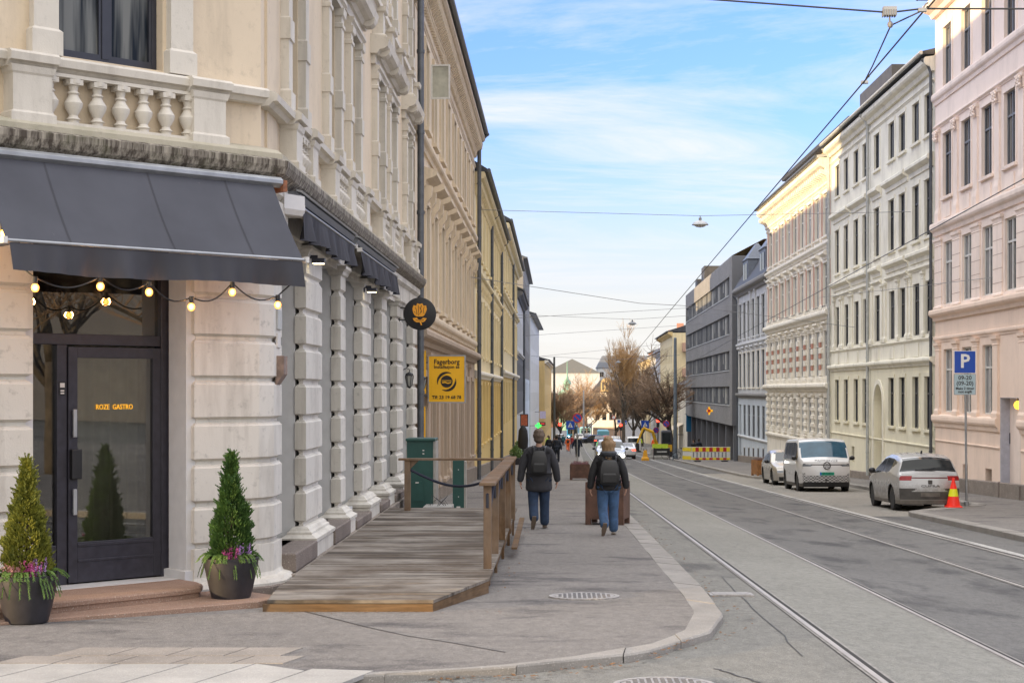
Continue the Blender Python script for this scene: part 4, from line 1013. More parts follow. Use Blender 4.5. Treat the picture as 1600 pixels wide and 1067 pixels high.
b.pil(mid,.34,2.2,5.0,BWHITE,.07,.25,.2,blocks=4); b.pil(mid,.45,-.9,1.5,BWHITE,.07,.1,.1,blocks=5)
b.arch(cb,1.4,9.7,11.9,BWHITE,.08,.03); b.arch(cb,1.4,6.1,8.3,BWHITE,.08,.03)
for c in cb: b.hood(c-.75,c+.75,8.62,BWHITE,.26,.24); b.hood(c-.75,c+.75,5.05,BWHITE,.2,.2)
b.course(12.15,.25,.15,BWHITE); b.course(12.75,.75,.7,BWHITE,'cornice'); b.brackets(12.4,.5,.6,.62,BWHITE,.11)
b.course(9.05,.3,.2,BWHITE); b.course(5.35,.45,.32,BWHITE); b.course(1.62,.42,.32,BWHITE); b.course(-1.35,.3,.14,BWHITE)
m=MB(b.M)
k=0
for z in (1.95,5.75):
    u=.2
    while u<b.L-.2: m.box(u,u+.34,-.1,0,z+.1,z+.34); u+=.58
part(m,'block_frieze',BWHITE,b.root)
b.roof(13.5,.5,.75,ZINCL,1.2)
m=MB(b.M); m.box(.9,b.L-.3,1.4,6,13.5,15.4); part(m,'penthouse',GOLD,b.root)
m=MB(b.M); m.box(1.1,b.L-7,1.36,1.42,13.9,15.15); pw=part(m,'penthouse_glazing',GLASSC,b.root)
m=MB(b.M)
for k in range(16): u=1.1+k*(b.L-8.1)/15; m.box(u-.05,u+.05,1.32,1.36,13.9,15.15)
m.split('penthouse_mullion',FRAMEG,pw,gap=0)
m=MB(b.M); m.prof([(-1.2,15.4),(-.9,15.4),(-.85,15.6),(-6,16.5),(-6,15.4)],.6,b.L); part(m,'penthouse_roof',ROOF,b.root)
b.pipe(83.6,-2.6,13,ZINCL,.06)
# ============ grey-white with mansard
g=Bd('mansard_building','pale grey building with a dark mansard roof and two pointed dormers',14.35,108.5,128.3,'R',PALEGREY)
cgw=rng(126.8,110.0,7)
g.row(cgw,1.6,5.6,8.3,.07,'2t',FRAMEG,GLASS); g.row(cgw,1.6,1.9,4.5,.07,'2t',FRAMEG,GLASS); g.row(cgw[1:],1.5,-1.7,.6,.06,'2t',FRAMEG,GLASS); g.op(126.1,127.5,-4.2,.6)
g.walls([(-4.4,1.2,BLUEGREY,0),(1.2,9.4,PALEGREY,0)])
m=MB(g.M); m.box(*sorted((g.U(126.1),g.U(127.5))),.22,.27,-4.2,.6); part(m,'door',FRAMEG,g.root)
g.arch(cgw,1.6,5.6,8.3,PALEGREY,.14,.03); g.arch(cgw,1.6,1.9,4.5,BWHITE,.14,.03)
for c in cgw: g.hood(c-.8,c+.8,4.75,PALEGREY,.22,.24)
g.pil([127.9,(cgw[2]+cgw[3])/2,(cgw[3]+cgw[4])/2,108.9],.25,5.0,8.9,PALEGREY,.1,.3,.2)
g.course(8.9,.6,.5,MGREY,'cornice'); g.course(4.95,.3,.2,PALEGREY); g.course(1.1,.35,.25,MGREY); g.course(-1.95,.2,.12,PALEGREY); g.plinth(.5,BASEG)
g.cellar(cgw[1:],.8,.6,.5)
m=MB(g.M); m.add([(0,-.4,9.5),(g.L,-.4,9.5),(g.L,1.4,12.4),(0,1.4,12.4),(g.L,9,12.9),(0,9,12.9),(0,9,9.5),(g.L,9,9.5)],[(0,1,2,3),(3,2,4,5),(0,3,5,6),(1,7,4,2)]); part(m,'roof',ROOF,g.root)
for Y in (122.5,112.5):
    u=g.U(Y); m=MB(g.M); m.loft_poly([(u-1.6,-.1),(u+1.6,-.1),(u+1.6,1.5),(u-1.6,1.5)],[(9.6,0),(11.3,0),(11.4,.1),(11.5,0),(12.6,-.75)]); dm=part(m,'dormer',plain('dormer_slate',(.14,.16,.2),.5,obj=False) if 'dormer_slate' not in MT else MT['dormer_slate'],g.root)
    m=MB(g.M); m.box(u-1.1,u-.2,-.14,-.1,9.9,11.1); m.box(u+.2,u+1.1,-.14,-.1,9.9,11.1); m.split('dormer_window',GLASS,dm)
m=MB(g.M); m.box(g.L-1.2,g.L-.3,2,3,12.5,13.9); m.box(3,4,2,3,12.5,13.6); m.split('chimney',BRICK,g.root)
g.pipe(127.95,-3.8,9,ZINC,.06); g.pipe(108.8,-3.2,9,ZINCL,.06)
# ============ modern
MODW=asphalt('ribbed_grey_cladding',(.25,.245,.24),.25,None,2,2,.5,False)
o=Bd('modern_grey_building','modern grey slab building with four ribbon window bands',13.95,129.0,184,'R',MODW,rot=.0135)
for z0,z1 in ((9.3,10.8),(6.2,7.8),(3.3,4.85),(.5,2.0)): o.ops.append((.8,o.L-2.2,z0,z1))
o.walls([(-1.1,12.3,MODW,0)])
m=MB(o.M); m.box(o.L-.006,o.L+.006,.01,8,-1.1,12.29); part(m,'end_cladding',DGREY,o.root)
for z0,z1 in ((9.3,10.8),(6.2,7.8),(3.3,4.85),(.5,2.0)):
    m=MB(o.M); m.box(.8,o.L-2.2,.2,.25,z0,z1); gl=part(m,'ribbon_window',GLASS,o.root)
    m=MB(o.M); k=0; u=.8
    while u<o.L-2.2:
        w_=2.0 if k%3 else 2.6
        m.box(u,u+.12,.10,.2,z0,z1); m.box(u+w_*.5,u+w_*.5+.07,.13,.2,z0,z1)
        u+=w_; k+=1
    m.split('mullion',FRAMEG,gl,gap=-.001); 
    m=MB(o.M); u=.8; k=0
    while u<o.L-2.2:
        w_=2.0 if k%3 else 2.6
        if (k*7)%5<3: m.box(u+.13,u+w_-.05,.185,.199,z0+.1+.5*((k*3)%4==0),z1-.05)
        u+=w_; k+=1
    m.split('blind',CURT,gl,gap=-.001)
    m=MB(o.M); m.box(.8,o.L-2.2,-.05,.05,z0-.08,z0); part(m,'sill',ZINCL,o.root)
m=MB(o.M); m.box(0,o.L,1.2,8,-6.2,-1.1); part(m,'shopfront',GLASS,o.root)
m=MB(o.M)
for k in range(9): u=.3+k*(o.L-1.0)/8; m.box(u,u+.5,.15,.9,-6.3,-1.1)
m.split('column',DGREY,o.root)
m=MB(o.M)
for k,(c) in enumerate([9,16,30,44,50]): m.box(c,c+2.6,1.12,1.18,-4.2 if k%2 else -3.6,-1.7)
m.split('shop_poster',plain('shop_posters',(.35,.12,.16),.6,var=.9,scale=5),o.root)
m=MB(o.M); m.add([(0,0,12.3),(o.L,0,12.3),(o.L,2.5,13.6),(0,2.5,13.6),(0,8,13.6),(o.L,8,13.6)],[(0,1,2,3),(3,2,5,4)]); part(m,'roof',plain('ochre_roof_wall',(.50,.33,.13),.8,obj=False),o.root)
m=MB(o.M); m.box(10,14,1,5,12.4,14.6); m.box(1,4,1,5,12.4,13.9); m.split('roof_box',ROOF,o.root)
so_=empty('shop_emblem',o.M@Matrix.Translation((o.L-18,-.5,-.2)),'red and yellow emblem sign jutting from the modern grey wall','sign')
E=o.M@Matrix.Translation((o.L-18,-.1,-.15))@Matrix.Scale(.72,4)
RED=plain('sign_red',(.62,.03,.02),.5,var=.05); YELS=plain('sign_yellow',(.85,.5,.02),.5,var=.05,emit=(1,.5,.02),es=.3)
m=MB(E); m.lathe([(.30,-.09),(.30,.09)],(0,-.34,0),6,'X'); m.box(-.09,.09,-.66,.1,-.13,.13); m.box(-.09,.09,-.44,-.24,-.5,.5); part(m,'emblem',YELS,so_)
m=MB(E); m.lathe([(.19,-.10),(.19,.10)],(0,-.34,0),12,'X'); m.box(-.1,.1,-.55,-.45,-.38,.38); part(m,'emblem_core',RED,so_)
# ============ LEFT row
t=Bd('tan_building','tan building with bracketed eaves and pedimented windows beyond the corner house',-3.15,36.8,64.2,'L',BROWN)
c2=[39.9,42.6,45.3,48.0,50.9,53.6,56.5,59.3,62.1]
t.row(c2,.95,8.0,10.0,.15,'2t',FRAMEW,GLASSC); t.row(c2,.95,3.8,6.15,.18,'2t',FRAMEW,GLASSC)
cg2=[38.9,41.7,46.0,50.5,54.0,57.8,61.5]; t.row(cg2,1.25,-.75,2.0,.2,'2t',FRAMEW,GLASS)
t.walls([(-2.6,2.75,BROWN2,0),(2.75,11.6,BROWN,0)]); t.plinth(.55,BASEG,.07,0)
t.arch(c2,.95,8.0,10.0,BROWN,.16,.06); t.arch(c2,.95,3.8,6.15,BROWN,.15,.07); t.arch(cg2,1.25,-.75,2.0,BROWN2,.16,.08)
t.course(7.35,.3,.16,BROWN); t.course(3.25,.3,.14,BROWN); t.course(2.72,.36,.28,BROWN2,'shop_cornice'); t.course(10.35,.12,.06,BROWN); 
for c in c2: t.hood(c-.85,c+.85,6.7,BROWN,.34,.26)
m=MB(t.M)
for c in c2:
    u=t.U(c)
    for q in (-.66,.66): m.prof([(0,5.9),(.06,5.95),(.10,6.15),(.2,6.3),(.22,6.55),(0,6.6)],u+q-.11,u+q+.11)
m.split('console',BROWN,t.root)
t.pil([(a+b)/2 for a,b in zip(cg2,cg2[1:])]+[37.4],.35,-.9,2.6,BROWN2,.07,.2,.3)
t.brackets(10.75,.55,.34,.33,BROWN,.07,.1); t.course(11.2,.42,.42,BROWN,'cornice'); t.roof(11.62,4.4,.44,ROOF,5); t.pipe(63.9,-1.8,11.7,ZINC,.08,.2)
m=MB(); m.tube([(-3.02,37.0,-1.1),(-3.02,37.0,2.6)],.06,8); part(m,'conduit',ZINC,t.root)
# open casement
mw=Matrix.Translation((-3.1,41.0,8.95))@Matrix.Rotation(rad(-5),4,'Z')
m=MB(mw)
for q in ((0,.04,0,.86),(.44,.48,0,.86),(.04,.44,0,.04),(.04,.44,.82,.86)): m.box(q[0],q[1],-.03,.02,q[2],q[3])
cz=part(m,'open_casement',FRAMEW,t.root); m=MB(mw); m.box(.03,.45,-.01,0,.03,.83); part(m,'pane',plain('bright_pane',(.40,.40,.34),.1,var=.3,scale=3),cz)
y=Bd('pale_yellow_building','pale yellow building with white courses and an ochre base, third from the corner',-3.15,64.3,94,'L',YEL)
c3=rng(66,92.3,9); y.row(c3,1.0,7.1,9.2,.15,'2t',FRAMEW,GLASSC); y.row(c3,1.0,3.1,5.5,.15,'2t',FRAMEW,GLASSC); y.row(c3,1.05,-.6,1.9,.15,'2t',FRAMEW,GLASSC)
y.walls([(-3.2,2.2,YEL2,0),(2.2,10.2,YEL,0)]); y.plinth(.5,BASEG,.05,0)
for z in (7.1,3.1): y.arch(c3,1.0,z,z+2.3,YEL,.15,.06)
y.arch(c3,1.05,-.6,1.9,YEL2,.15,.06)
y.course(6.2,.3,.2,YEL); y.course(2.15,.3,.2,BWHITE); y.course(1.35,.0001,.0001,YEL) if 0 else None
y.brackets(5.75,.4,.14,.75,YEL,.12); y.brackets(9.4,.45,.3,.4,YEL,.08); y.course(9.8,.45,.42,YEL,'cornice'); y.roof(10.25,3.5,.5,ROOF,5); y.pipe(79,-2.2,10.2,ZINC,.08); y.pipe(93.8,-2.6,10.2,ZINC,.08)
y=Bd('deep_yellow_building','deeper yellow building with a grid of small lower windows, fourth on the left row',-3.1,94.1,134,'L',YEL2)
c4=rng(96.5,131.5,10); y.row(c4,1.1,8.0,10.3,.15,'2t',FRAMEW,GLASSC); y.row(c4,1.1,4.2,6.6,.15,'2t',FRAMEW,GLASSC); y.row(c4,1.4,-.4,2.2,.15,'2t',FRAMED,GLASS)
y.walls([(-4.3,2.6,YEL2,0),(2.6,11.4,YEL,0)]); y.plinth(.5,BASEG,.05,0)
y.arch(c4,1.1,8.0,10.3,YEL,.15,.06); y.arch(c4,1.1,4.2,6.6,YEL,.15,.06); y.course(7.1,.35,.25,YEL); y.course(2.5,.35,.25,BWHITE); y.course(10.7,.6,.5,YEL,'cornice'); y.roof(11.4,3.2,.55,ROOF,5); y.pipe(118,-3.3,11.3,ZINC,.08)
y=Bd('dark_grey_townhouse','dark grey rendered townhouse between the yellow row and the tall pale block',-3.1,134.1,160,'L',DGREY)
c5=rng(136,158,7); y.row(c5,1.2,5.4,7.8,.15,'2t',FRAMEW,GLASSC); y.row(c5,1.2,1.6,4.0,.15,'2t',FRAMEW,GLASSC)
y.walls([(-5.2,-.3,PALEGREY,0),(-.3,5,DGREY,0),(5,9.8,PALEGREY,0)]); y.course(4.6,.3,.2,PALEGREY); y.course(9.3,.5,.5,DGREY,'cornice'); y.roof(9.85,2,.5,ROOF,4); y.pipe(159,-4.5,9.8,ZINC,.1)
y=Bd('tall_pale_block','tall pale blue-grey block rising above the left row',-3.1,160.1,200,'L',MGREY)
c6=rng(163,197,8)
for z in (11,7.5,4,.5): y.row(c6,1.3,z,z+2.,.15,'2',FRAMEW,GLASS)
y.walls([(-6.4,2.9,BLUEGREY,0),(2.9,14.6,MGREY,0)]); y.roof(14.6,1,.3,ZINC,2)
y=Bd('white_gabled_townhouse','whitish blue townhouse with a grey gutter far down the left row',-3.0,200.1,254,'L',PALEGREY,rot=.01)
c6=rng(204,250,9)
for z in (7,3,-1): y.row(c6,1.3,z,z+2.4,.15,'2',FRAMEW,GLASS)
y.walls([(-8,11,PALEGREY,0)]); y.roof(11,1.5,.6,ZINC,4)
y=Bd('amber_corner_house','amber coloured corner house with shutters and a dark eave beside the bare trees',-1.6,256,330,'L',YEL2,rot=.012)
c6=rng(260,326,10)
for z in (2.6,-1.4,-5.2): y.row(c6,1.5,z,z+2.4,.15,'2',FRAMED,GLASS)
y.walls([(-10.5,6.3,GOLD,0)]); y.course(5.9,.5,.6,BWHITE,'cornice'); y.roof(6.4,1.4,.7,ROOF,4)
m=MB(y.M)
for z in (2.6,-1.4,-5.2): m.box(-.12,-.0,.9,1.7,z,z+2.3)
m.split('shutter',FRAMED,y.root)
# ============ RIGHT far
y=Bd('low_white_shop_house','low white house with dark roof beside the modern grey building',15.3,185,207,'R',BWHITE,rot=.012)
c7=rng(188,205,8); y.row(c7,1.0,-1.6,1.2,.15,'2',FRAMED,GLASS); y.row(c7,1.2,-5.4,-3.2,.15,'2',FRAMED,GLASS)
y.walls([(-6.6,2.2,BWHITE,0)]); y.course(1.9,.4,.3,BWHITE,'cornice'); y.roof(2.3,1.6,.4,ROOF,3)
y.pil([(a+b)/2 for a,b in zip(c7,c7[1:])],.3,-5.8,1.8,BWHITE,.1,.2,.2)
y=Bd('sunlit_yellow_building','yellow sunlit building with brown balconies rising over the low white house',14.95,208,238,'R',GOLD,rot=.012)
c7=rng(211,235,8); 
for z in (5.2,1.6,-2): y.row(c7,1.3,z,z+2.2,.15,'2',FRAMEW,GLASSC)
y.walls([(-7.2,9.0,YEL,0)]); y.course(8.6,.5,.6,GOLD,'cornice'); y.roof(9.1,1.6,.7,ROOF,4)
for z in (3.4,6.6):
    m=MB(y.M); m.box(y.L,y.L+1.2,1.2,3.4,z,z+1.1); part(m,'balcony',plain('balcony_front%d'%(z*10),(.45,.28,.2),.7,obj=False),y.root)
y=Bd('lilac_grey_mansion','lilac grey mansion with dark slate roof behind the bare street tree',16.4,245,290,'R',PALEGREY,rot=.012)
c7=rng(248,287,9)
for z in (4.2,.6,-3,-6.4): y.row(c7,1.3,z,z+2.2,.15,'2',FRAMEW,GLASS)
y.walls([(-9,7.4,PALEGREY,0)]); y.course(7,.5,.6,PALEGREY,'cornice'); y.roof(7.5,2.6,.7,ROOF,3)
m=MB(y.M)
for z in (3.8,-.4): m.box(y.L,y.L+.04,1.2,2.8,z,z+2.6)
m.split('end_window',BRICK,y.root)
m=MB(y.M); m.box(y.L-3,y.L-2,2,3,9.5,11.8); m.box(20,21,2,3,9.5,11.6); m.split('chimney',BRICK,y.root)
y=Bd('sand_coloured_house','sand coloured house partly hidden by bare tree trunks',17.4,292,345,'R',YEL,rot=.012)
c7=rng(296,340,9)
for z in (3.8,.2,-3.4,-7): y.row(c7,1.3,z,z+2.2,.15,'2',FRAMEW,GLASS)
y.walls([(-10.6,7.2,YEL,0)]); y.course(6.8,.5,.6,YEL,'cornice'); y.roof(7.3,2.2,.7,ROOF,3)
# far across
def blk(name,label,x0,x1,y0,y1,z0,z1,mat,rh,rm,wr=(),gable=False,gm=GLASS,fm=FRAMEW,n=3,ww=1.2,hh=1.9):
    r=empty(name,mtx((x0+x1)/2,y0,z0),label,'building'); M=Matrix.Translation((x0,y0,0))
    ops=[];cs=[x for x in rng(ww,x1-x0-ww,n)] if n>1 else [(x1-x0)/2]
    for z in wr:
        for c in cs: ops.append((c-ww/2,c+ww/2,z,z+hh))
    m=MB(M); m.wall(0,x1-x0,z0,z1,ops,depth=.3)
    part(m,'wall',mat,r,recalc=False); m=MB(M); m.box(0,x1-x0,.301,y1-y0,z0,z1); part(m,'rear_wall',mat,r)
    for z in wr:
        for c in cs: add_win(r,M,c,z,ww,hh,.15,'2',fm,gm)
    m=MB(M); L=x1-x0;D=y1-y0
    if gable: m.add([(-.4,-.4,z1),(L/2,-.4,z1+rh),(L+.4,-.4,z1),(-.4,D,z1),(L/2,D,z1+rh),(L+.4,D,z1)],[(0,1,4,3),(1,2,5,4),(0,2,1),(3,4,5)])
    else: m.loft_poly([(-.4,-.4),(L+.4,-.4),(L+.4,D),(-.4,D)],[(z1,0),(z1+.3,0),(z1+rh,-2.4)])
    part(m,'roof',rm,r); return r,M
wh,WM_=blk('white_turreted_house','white house with a golden arched gable at the end of the street',9.9,17.5,424,434,-11.5,1.2,BWHITE,3.2,ROOF,(-2.6,-6.0),False,GLASS,FRAMED,4,1.1,2.1)
m=MB(WM_); P=[(2.0,1.4)]+[(3.4-1.4*math.cos(math.pi*k/8),3.6+1.3*math.sin(math.pi*k/8)) for k in range(9)]+[(4.8,1.4)]; m.extr(P,-.5,.6); part(m,'gable',GOLD,wh)
m=MB(WM_)
for x in (2.5,3.5,4.4): m.box(x-.2,x+.2,-.55,-.5,1.8,3.8)
m.split('gable_window',GLASS,wh)
m=MB(WM_); m.box(0,7.6,-.4,.1,-8.2,-7.8); m.box(0,7.6,-.1,.0,-11.4,-8.3); part(m,'shopfront',BROWN2,wh)
blk('grey_gabled_hall','large pale hall with a grey gabled roof on the skyline',-4.0,17.5,640,700,-12,8.5,PALEGREY,5.5,plain('hall_roof',(.15,.16,.17),.6,obj=False),(),True)
blk('long_roofed_block','long grey roofed block on the skyline behind the trees',17,50,650,670,-12,10.5,PALEGREY,5,plain('skyline_roof',(.13,.14,.16),.6,obj=False),(7,),False,GLASS,FRAMEW,8,1.6,2)
blk('brown_brick_block','brown brick block behind the trees at the street end',-6,11,560,575,-12,-1.2,plaster('brown_brick',(.20,.11,.08),.3,.1),2,ROOF,(-6,),False,GLASS,FRAMEW,4)
blk('orange_brick_tower_block','sunlit orange brick block beyond the tall birch',24,38,400,420,-12,11,plaster('orange_brick',(.42,.20,.11),.3,.1),1.2,ROOF,(2,6),False,GLASS,FRAMEW,5)
sp=empty('green_spire',mtx(3.9,520,-11.5),'slender green copper church spire over the treetops','spire')
m=MB(); COP=plain('copper_green',(.20,.36,.26),.6,obj=False); m.lathe([(2.6,-12),(2.6,.2),(3.0,.4),(2.6,1.2),(1.0,2.4),(.9,3.4),(1.3,3.7),(1.1,4.6),(.45,5.4),(.22,6.4),(.10,11)],(3.9,520,0),12); part(m,'copper_roof',COP,sp,smooth=True)
# off-frame neighbours that are mirrored in the glass
blk('apartment_block_across','plain stone apartment block across the side street, outside the frame',75,100,-40,30,-1.0,9,DGREY,2,ROOF,(),False)
def skin_obj(name,vs,es,mat,parent,sub=2,root=0,M=None):
    "one continuous skinned surface: vs (x,y,z,rx,ry)"
    me=bpy.data.meshes.new(name); me.from_pydata([v[:3] for v in vs],es,[]); me.materials.append(mat)
    sk=me.skin_vertices.new(name='') if hasattr(me.skin_vertices,'new') else None
    o=bpy.data.objects.new(name,me); COL.objects.link(o); o.parent=parent; WM[o.name]=WM[parent.name].copy(); KIDS.setdefault(parent.name,[]).append(o)
    if not me.skin_vertices:
        bm=bmesh.new(); bm.from_mesh(me); bm.verts.layers.skin.verify(); bm.to_mesh(me); bm.free()
    sv=me.skin_vertices[0].data
    for i,v in enumerate(vs): sv[i].radius=(v[3],v[4] if len(v)>4 else v[3]); sv[i].use_root=(i==root)
    m=o.modifiers.new('skin','SKIN'); m.use_smooth_shade=True; m.branch_smoothing=.4
    if sub: q=o.modifiers.new('sub','SUBSURF'); q.levels=sub; q.render_levels=sub
    return o
def foliage(name,c1,c2,sc_=9):
    t=NT(name); oi=t.N('ShaderNodeObjectInfo'); n=t.noise(t.pos(),sc_,4); n2=t.noise(t.pos(),60,2)
    t.col(t.mix(t.ramp(t.math('ADD',t.math('MULTIPLY',n,.6),t.math('MULTIPLY',n2,.4)),[(.38,0.),(.62,1.)]),c1,c2)); t.set(Roughness=.65,Subsurface_Weight=0.); return t.m
CON1=foliage('conifer_dark',(.025,.065,.014),(.09,.18,.035)); CON2=foliage('conifer_yellow',(.08,.10,.012),(.28,.28,.04)); SPR=foliage('fir_sprig',(.03,.08,.012),(.12,.2,.03))
HEA=foliage('heather_flower',(.26,.03,.13),(.46,.10,.28)); HEA2=foliage('heather_pink',(.28,.12,.12),(.50,.27,.26)); HEA3=foliage('heather_violet',(.25,.12,.34),(.42,.25,.5)); BARK=plain('bark',(.09,.065,.045),.9,var=.4,scale=20)
POTM=plain('dark_pot',(.022,.021,.026),.45,var=.35,scale=5,bump=.001)
def needle(m,p,d,l,w,n=3):
    d=d.normalized(); a=d.orthogonal().normalized()
    for k in range(n):
        ang=math.pi*k/n; q=(Matrix.Rotation(ang,3,d)@a)*w
        m.add([p-q*.4,p+d*l*.55-q,p+d*l,p+d*l*.55+q],[(0,1,2,3)])
def conifer_pot(px,py,Y,label,leaf,hs,kind,seed):
    r_=random.Random(seed); b=at(px,py,Y); root=empty('potted_conifer',Matrix.Translation(b),label,'potted plant','potted conifers beside the door')
    M=Matrix.Translation(b)
    m=MB(M); m.lathe([(.17,0),(.185,.01),(.215,.12),(.25,.28),(.272,.40),(.275,.43),(.26,.435),(.252,.40),(.24,.385)],(0,0,0),40); part(m,'pot',POTM,root,smooth=True)
    m=MB(M); m.lathe([(.001,.385),(.245,.385)],(0,0,0),20); part(m,'soil',plain('soil',(.04,.028,.02),.95) if 'soil' not in MT else MT['soil'],root)
    m=MB(M); m.tube([(0,0,.38),(0,0,.9),(0,0,.42+hs*.9)],[.02,.012,.004],6); part(m,'trunk',BARK,root)
    m=MB(M)
    n=7500; lump=[(r_.uniform(0,6.28),r_.random()*.95,r_.uniform(.02,.085)) for _ in range(70)]
    for i in range(n):
        t=r_.random()**1.25; z=.43+hs*t; prof=.205*max(0,1-t/.95)**.75*(1-.25*math.exp(-((t)/.08)**2))*(1 if t<.5 else 1-.5*min(1,(t-.5)/.2)); 
        prof=max(prof,.034*(1.02-t)/.3) if t>.7 else prof
        a=r_.uniform(0,6.28)
        for la,lt,lr in lump:
            dd=(abs(((a-la+3.14)%6.28)-3.14)*.9)**2+((t-lt)*5)**2
            prof+=lr*math.exp(-dd*20)*(1-t*.6)
        rr=max(.004,prof*(1-.5*r_.random()**1.8))
        p=Vector((rr*math.cos(a),rr*math.sin(a),z)); d=Vector((math.cos(a)*.8,math.sin(a)*.8,.75+r_.uniform(-.2,.4)))+Vector((r_.uniform(-.4,.4),r_.uniform(-.4,.4),0))
        needle(m,p,d,r_.uniform(.028,.058),r_.uniform(.006,.011),2)
    for i in range(230):
        t=r_.random(); a=r_.uniform(0,6.28); rr=.19*max(0,1-t/.97)**.75; p0=Vector((rr*math.cos(a),rr*math.sin(a),.44+hs*t)); d=Vector((math.cos(a)*r_.uniform(.3,1),math.sin(a)*r_.uniform(.3,1),r_.uniform(.4,1.2))).normalized(); l=r_.uniform(.05,.10)
        for q in range(26):
            pp=p0+d*l*q/26; needle(m,pp,d+Vector((r_.uniform(-1,1),r_.uniform(-1,1),r_.uniform(-.6,1)))*.8,.024*(1.2-q/40),.0045,1)
    m.mi=[0]*len(m.f); part(m,'crown',leaf,root,recalc=False)
    # inner branches
    m=MB(M)
    for i in range(60):
        t=r_.random(); z=.42+hs*.85*t; a=r_.uniform(0,6.28); l=.19*(1-t)+.02; m.tube([(0,0,z-.02),(l*math.cos(a),l*math.sin(a),z+l*.5)],[.006,.002],4)
    part(m,'branches',BARK,root)
    m=MB(M)
    for i in range(64):
        a=r_.uniform(0,6.28); l=r_.uniform(.10,.19); P=[Vector((.17*math.cos(a),.17*math.sin(a),.42))]
        for k in range(1,8):
            t=k/7; P.append(Vector(((.17+l*t)*math.cos(a+.1*t),(.17+l*t)*math.sin(a+.1*t),.43+.07*math.sin(2.2*t)-.20*t*t*(1.2 if i%3==0 else .4))))
        m.tube(P,.003,4)
        for k in range(len(P)-1):
            for q in range(7):
                pp=P[k].lerp(P[k+1],q/7); dr=(P[k+1]-P[k]).normalized(); sd=Vector((-dr.y,dr.x,0))*(1 if q%2 else -1); needle(m,pp,dr+sd*1.1+Vector((0,0,r_.uniform(-.3,.5))),.028,.0035,1)
    part(m,'fir_sprigs',SPR,root,recalc=False)
    for nm,mat,a0,n,hh in kind:
        m=MB(M)
        for i in range(n):
            a=a0+r_.uniform(-.38,.38); rr=r_.uniform(.13,.24); P0=Vector((rr*math.cos(a),rr*math.sin(a),.42)); tip=P0+Vector((r_.uniform(-.03,.03),r_.uniform(-.03,.03),r_.uniform(.07,hh)))
            for k in range(22):
                t=r_.random(); p=P0.lerp(tip,t); needle(m,p,Vector((r_.uniform(-1,1),r_.uniform(-1,1),.8)),.016,.006,1)
        part(m,nm,mat,root,recalc=False)
    return root
conifer_pot(42,972,14.75,'potted conifer with yellow-green foliage at the left edge of the steps',CON2,1.02,[('heather',HEA2,-1.9,46,.16),('heather',HEA,-1.1,36,.15),('heather',HEA3,-.6,22,.17)],3)
conifer_pot(361,938,16.35,'potted conifer with deep green foliage in front of the corner pillar',CON1,1.02,[('heather',HEA,-1.35,46,.14),('heather',HEA3,-.75,34,.17)],5)
# corten planters
CORT=plain('corten_steel',(.10,.052,.036),.75,var=.35,scale=5,bump=.001); CORT2=plain('corten_orange',(.27,.12,.04),.7,var=.3,scale=5)
def planter(x,Y,z,w,h,rz,label,mat,leg=.1,grp='corten steel planters'):
    root=empty('steel_planter',mtx(x,Y,z,rz),label,'planter',grp); M=WM[root.name]; a=w/2
    m=MB(M); m.loft_poly([(-a,-a),(a,-a),(a,a),(-a,a)],[(leg,0),(h,0)],cap=False); m.box(-a,a,-a,a,leg-.005,leg); 
    m.loft_poly([(-a+.03,-a+.03),(a-.03,-a+.03),(a-.03,a-.03),(-a+.03,a-.03)],[(leg+.1,0),(h,0)],cap=False)
    m.add([(-a,-a,h),(a,-a,h),(a,a,h),(-a,a,h),(-a+.03,-a+.03,h),(a-.03,-a+.03,h),(a-.03,a-.03,h),(-a+.03,a-.03,h)],[(0,1,5,4),(1,2,6,5),(2,3,7,6),(3,0,4,7)])
    part(m,'box',mat,root)
    m=MB(M)
    for sx in(-1,1):
        for sy in (-1,1): m.box(sx*a,sx*(a-.1),sy*a,sy*(a-.1),0,leg)
    m.split('foot',mat,root)
    m=MB(M); m.box(-a+.03,a-.03,-a+.03,a-.03,h-.1,h-.06); part(m,'soil',MT['soil'],root)
    r_=random.Random(int(Y)); m=MB(M)
    for i in range(150):
        p0=Vector((r_.uniform(-a+.06,a-.06),r_.uniform(-a+.06,a-.06),h-.07)); hh=r_.uniform(.12,.24)*w
        tip=p0+Vector((r_.uniform(-.03,.03),r_.uniform(-.03,.03),hh))
        for k in range(12): needle(m,p0.lerp(tip,r_.random()),Vector((r_.uniform(-1,1),r_.uniform(-1,1),1)),.03,.008,1)
    part(m,'heather',foliage('faded_heather',(.13,.06,.065),(.34,.17,.19),20) if 'faded_heather' not in MT else MT['faded_heather'],root,recalc=False)
    return root
planter(1.02,31.6,gz(31.6),.74,.82,rad(-12),'large dark corten planter on the pavement edge behind the walking woman',CORT,.12)
planter(.98,64.5,gz(64.5),.78,.62,0,'smaller corten planter farther along the pavement under the no stopping sign',CORT,.08)
planter(10.25,80.5,gz(80.5)-.22,.95,.78,.2,'orange brown corten planter across the street behind the parked cars',CORT2,.08)
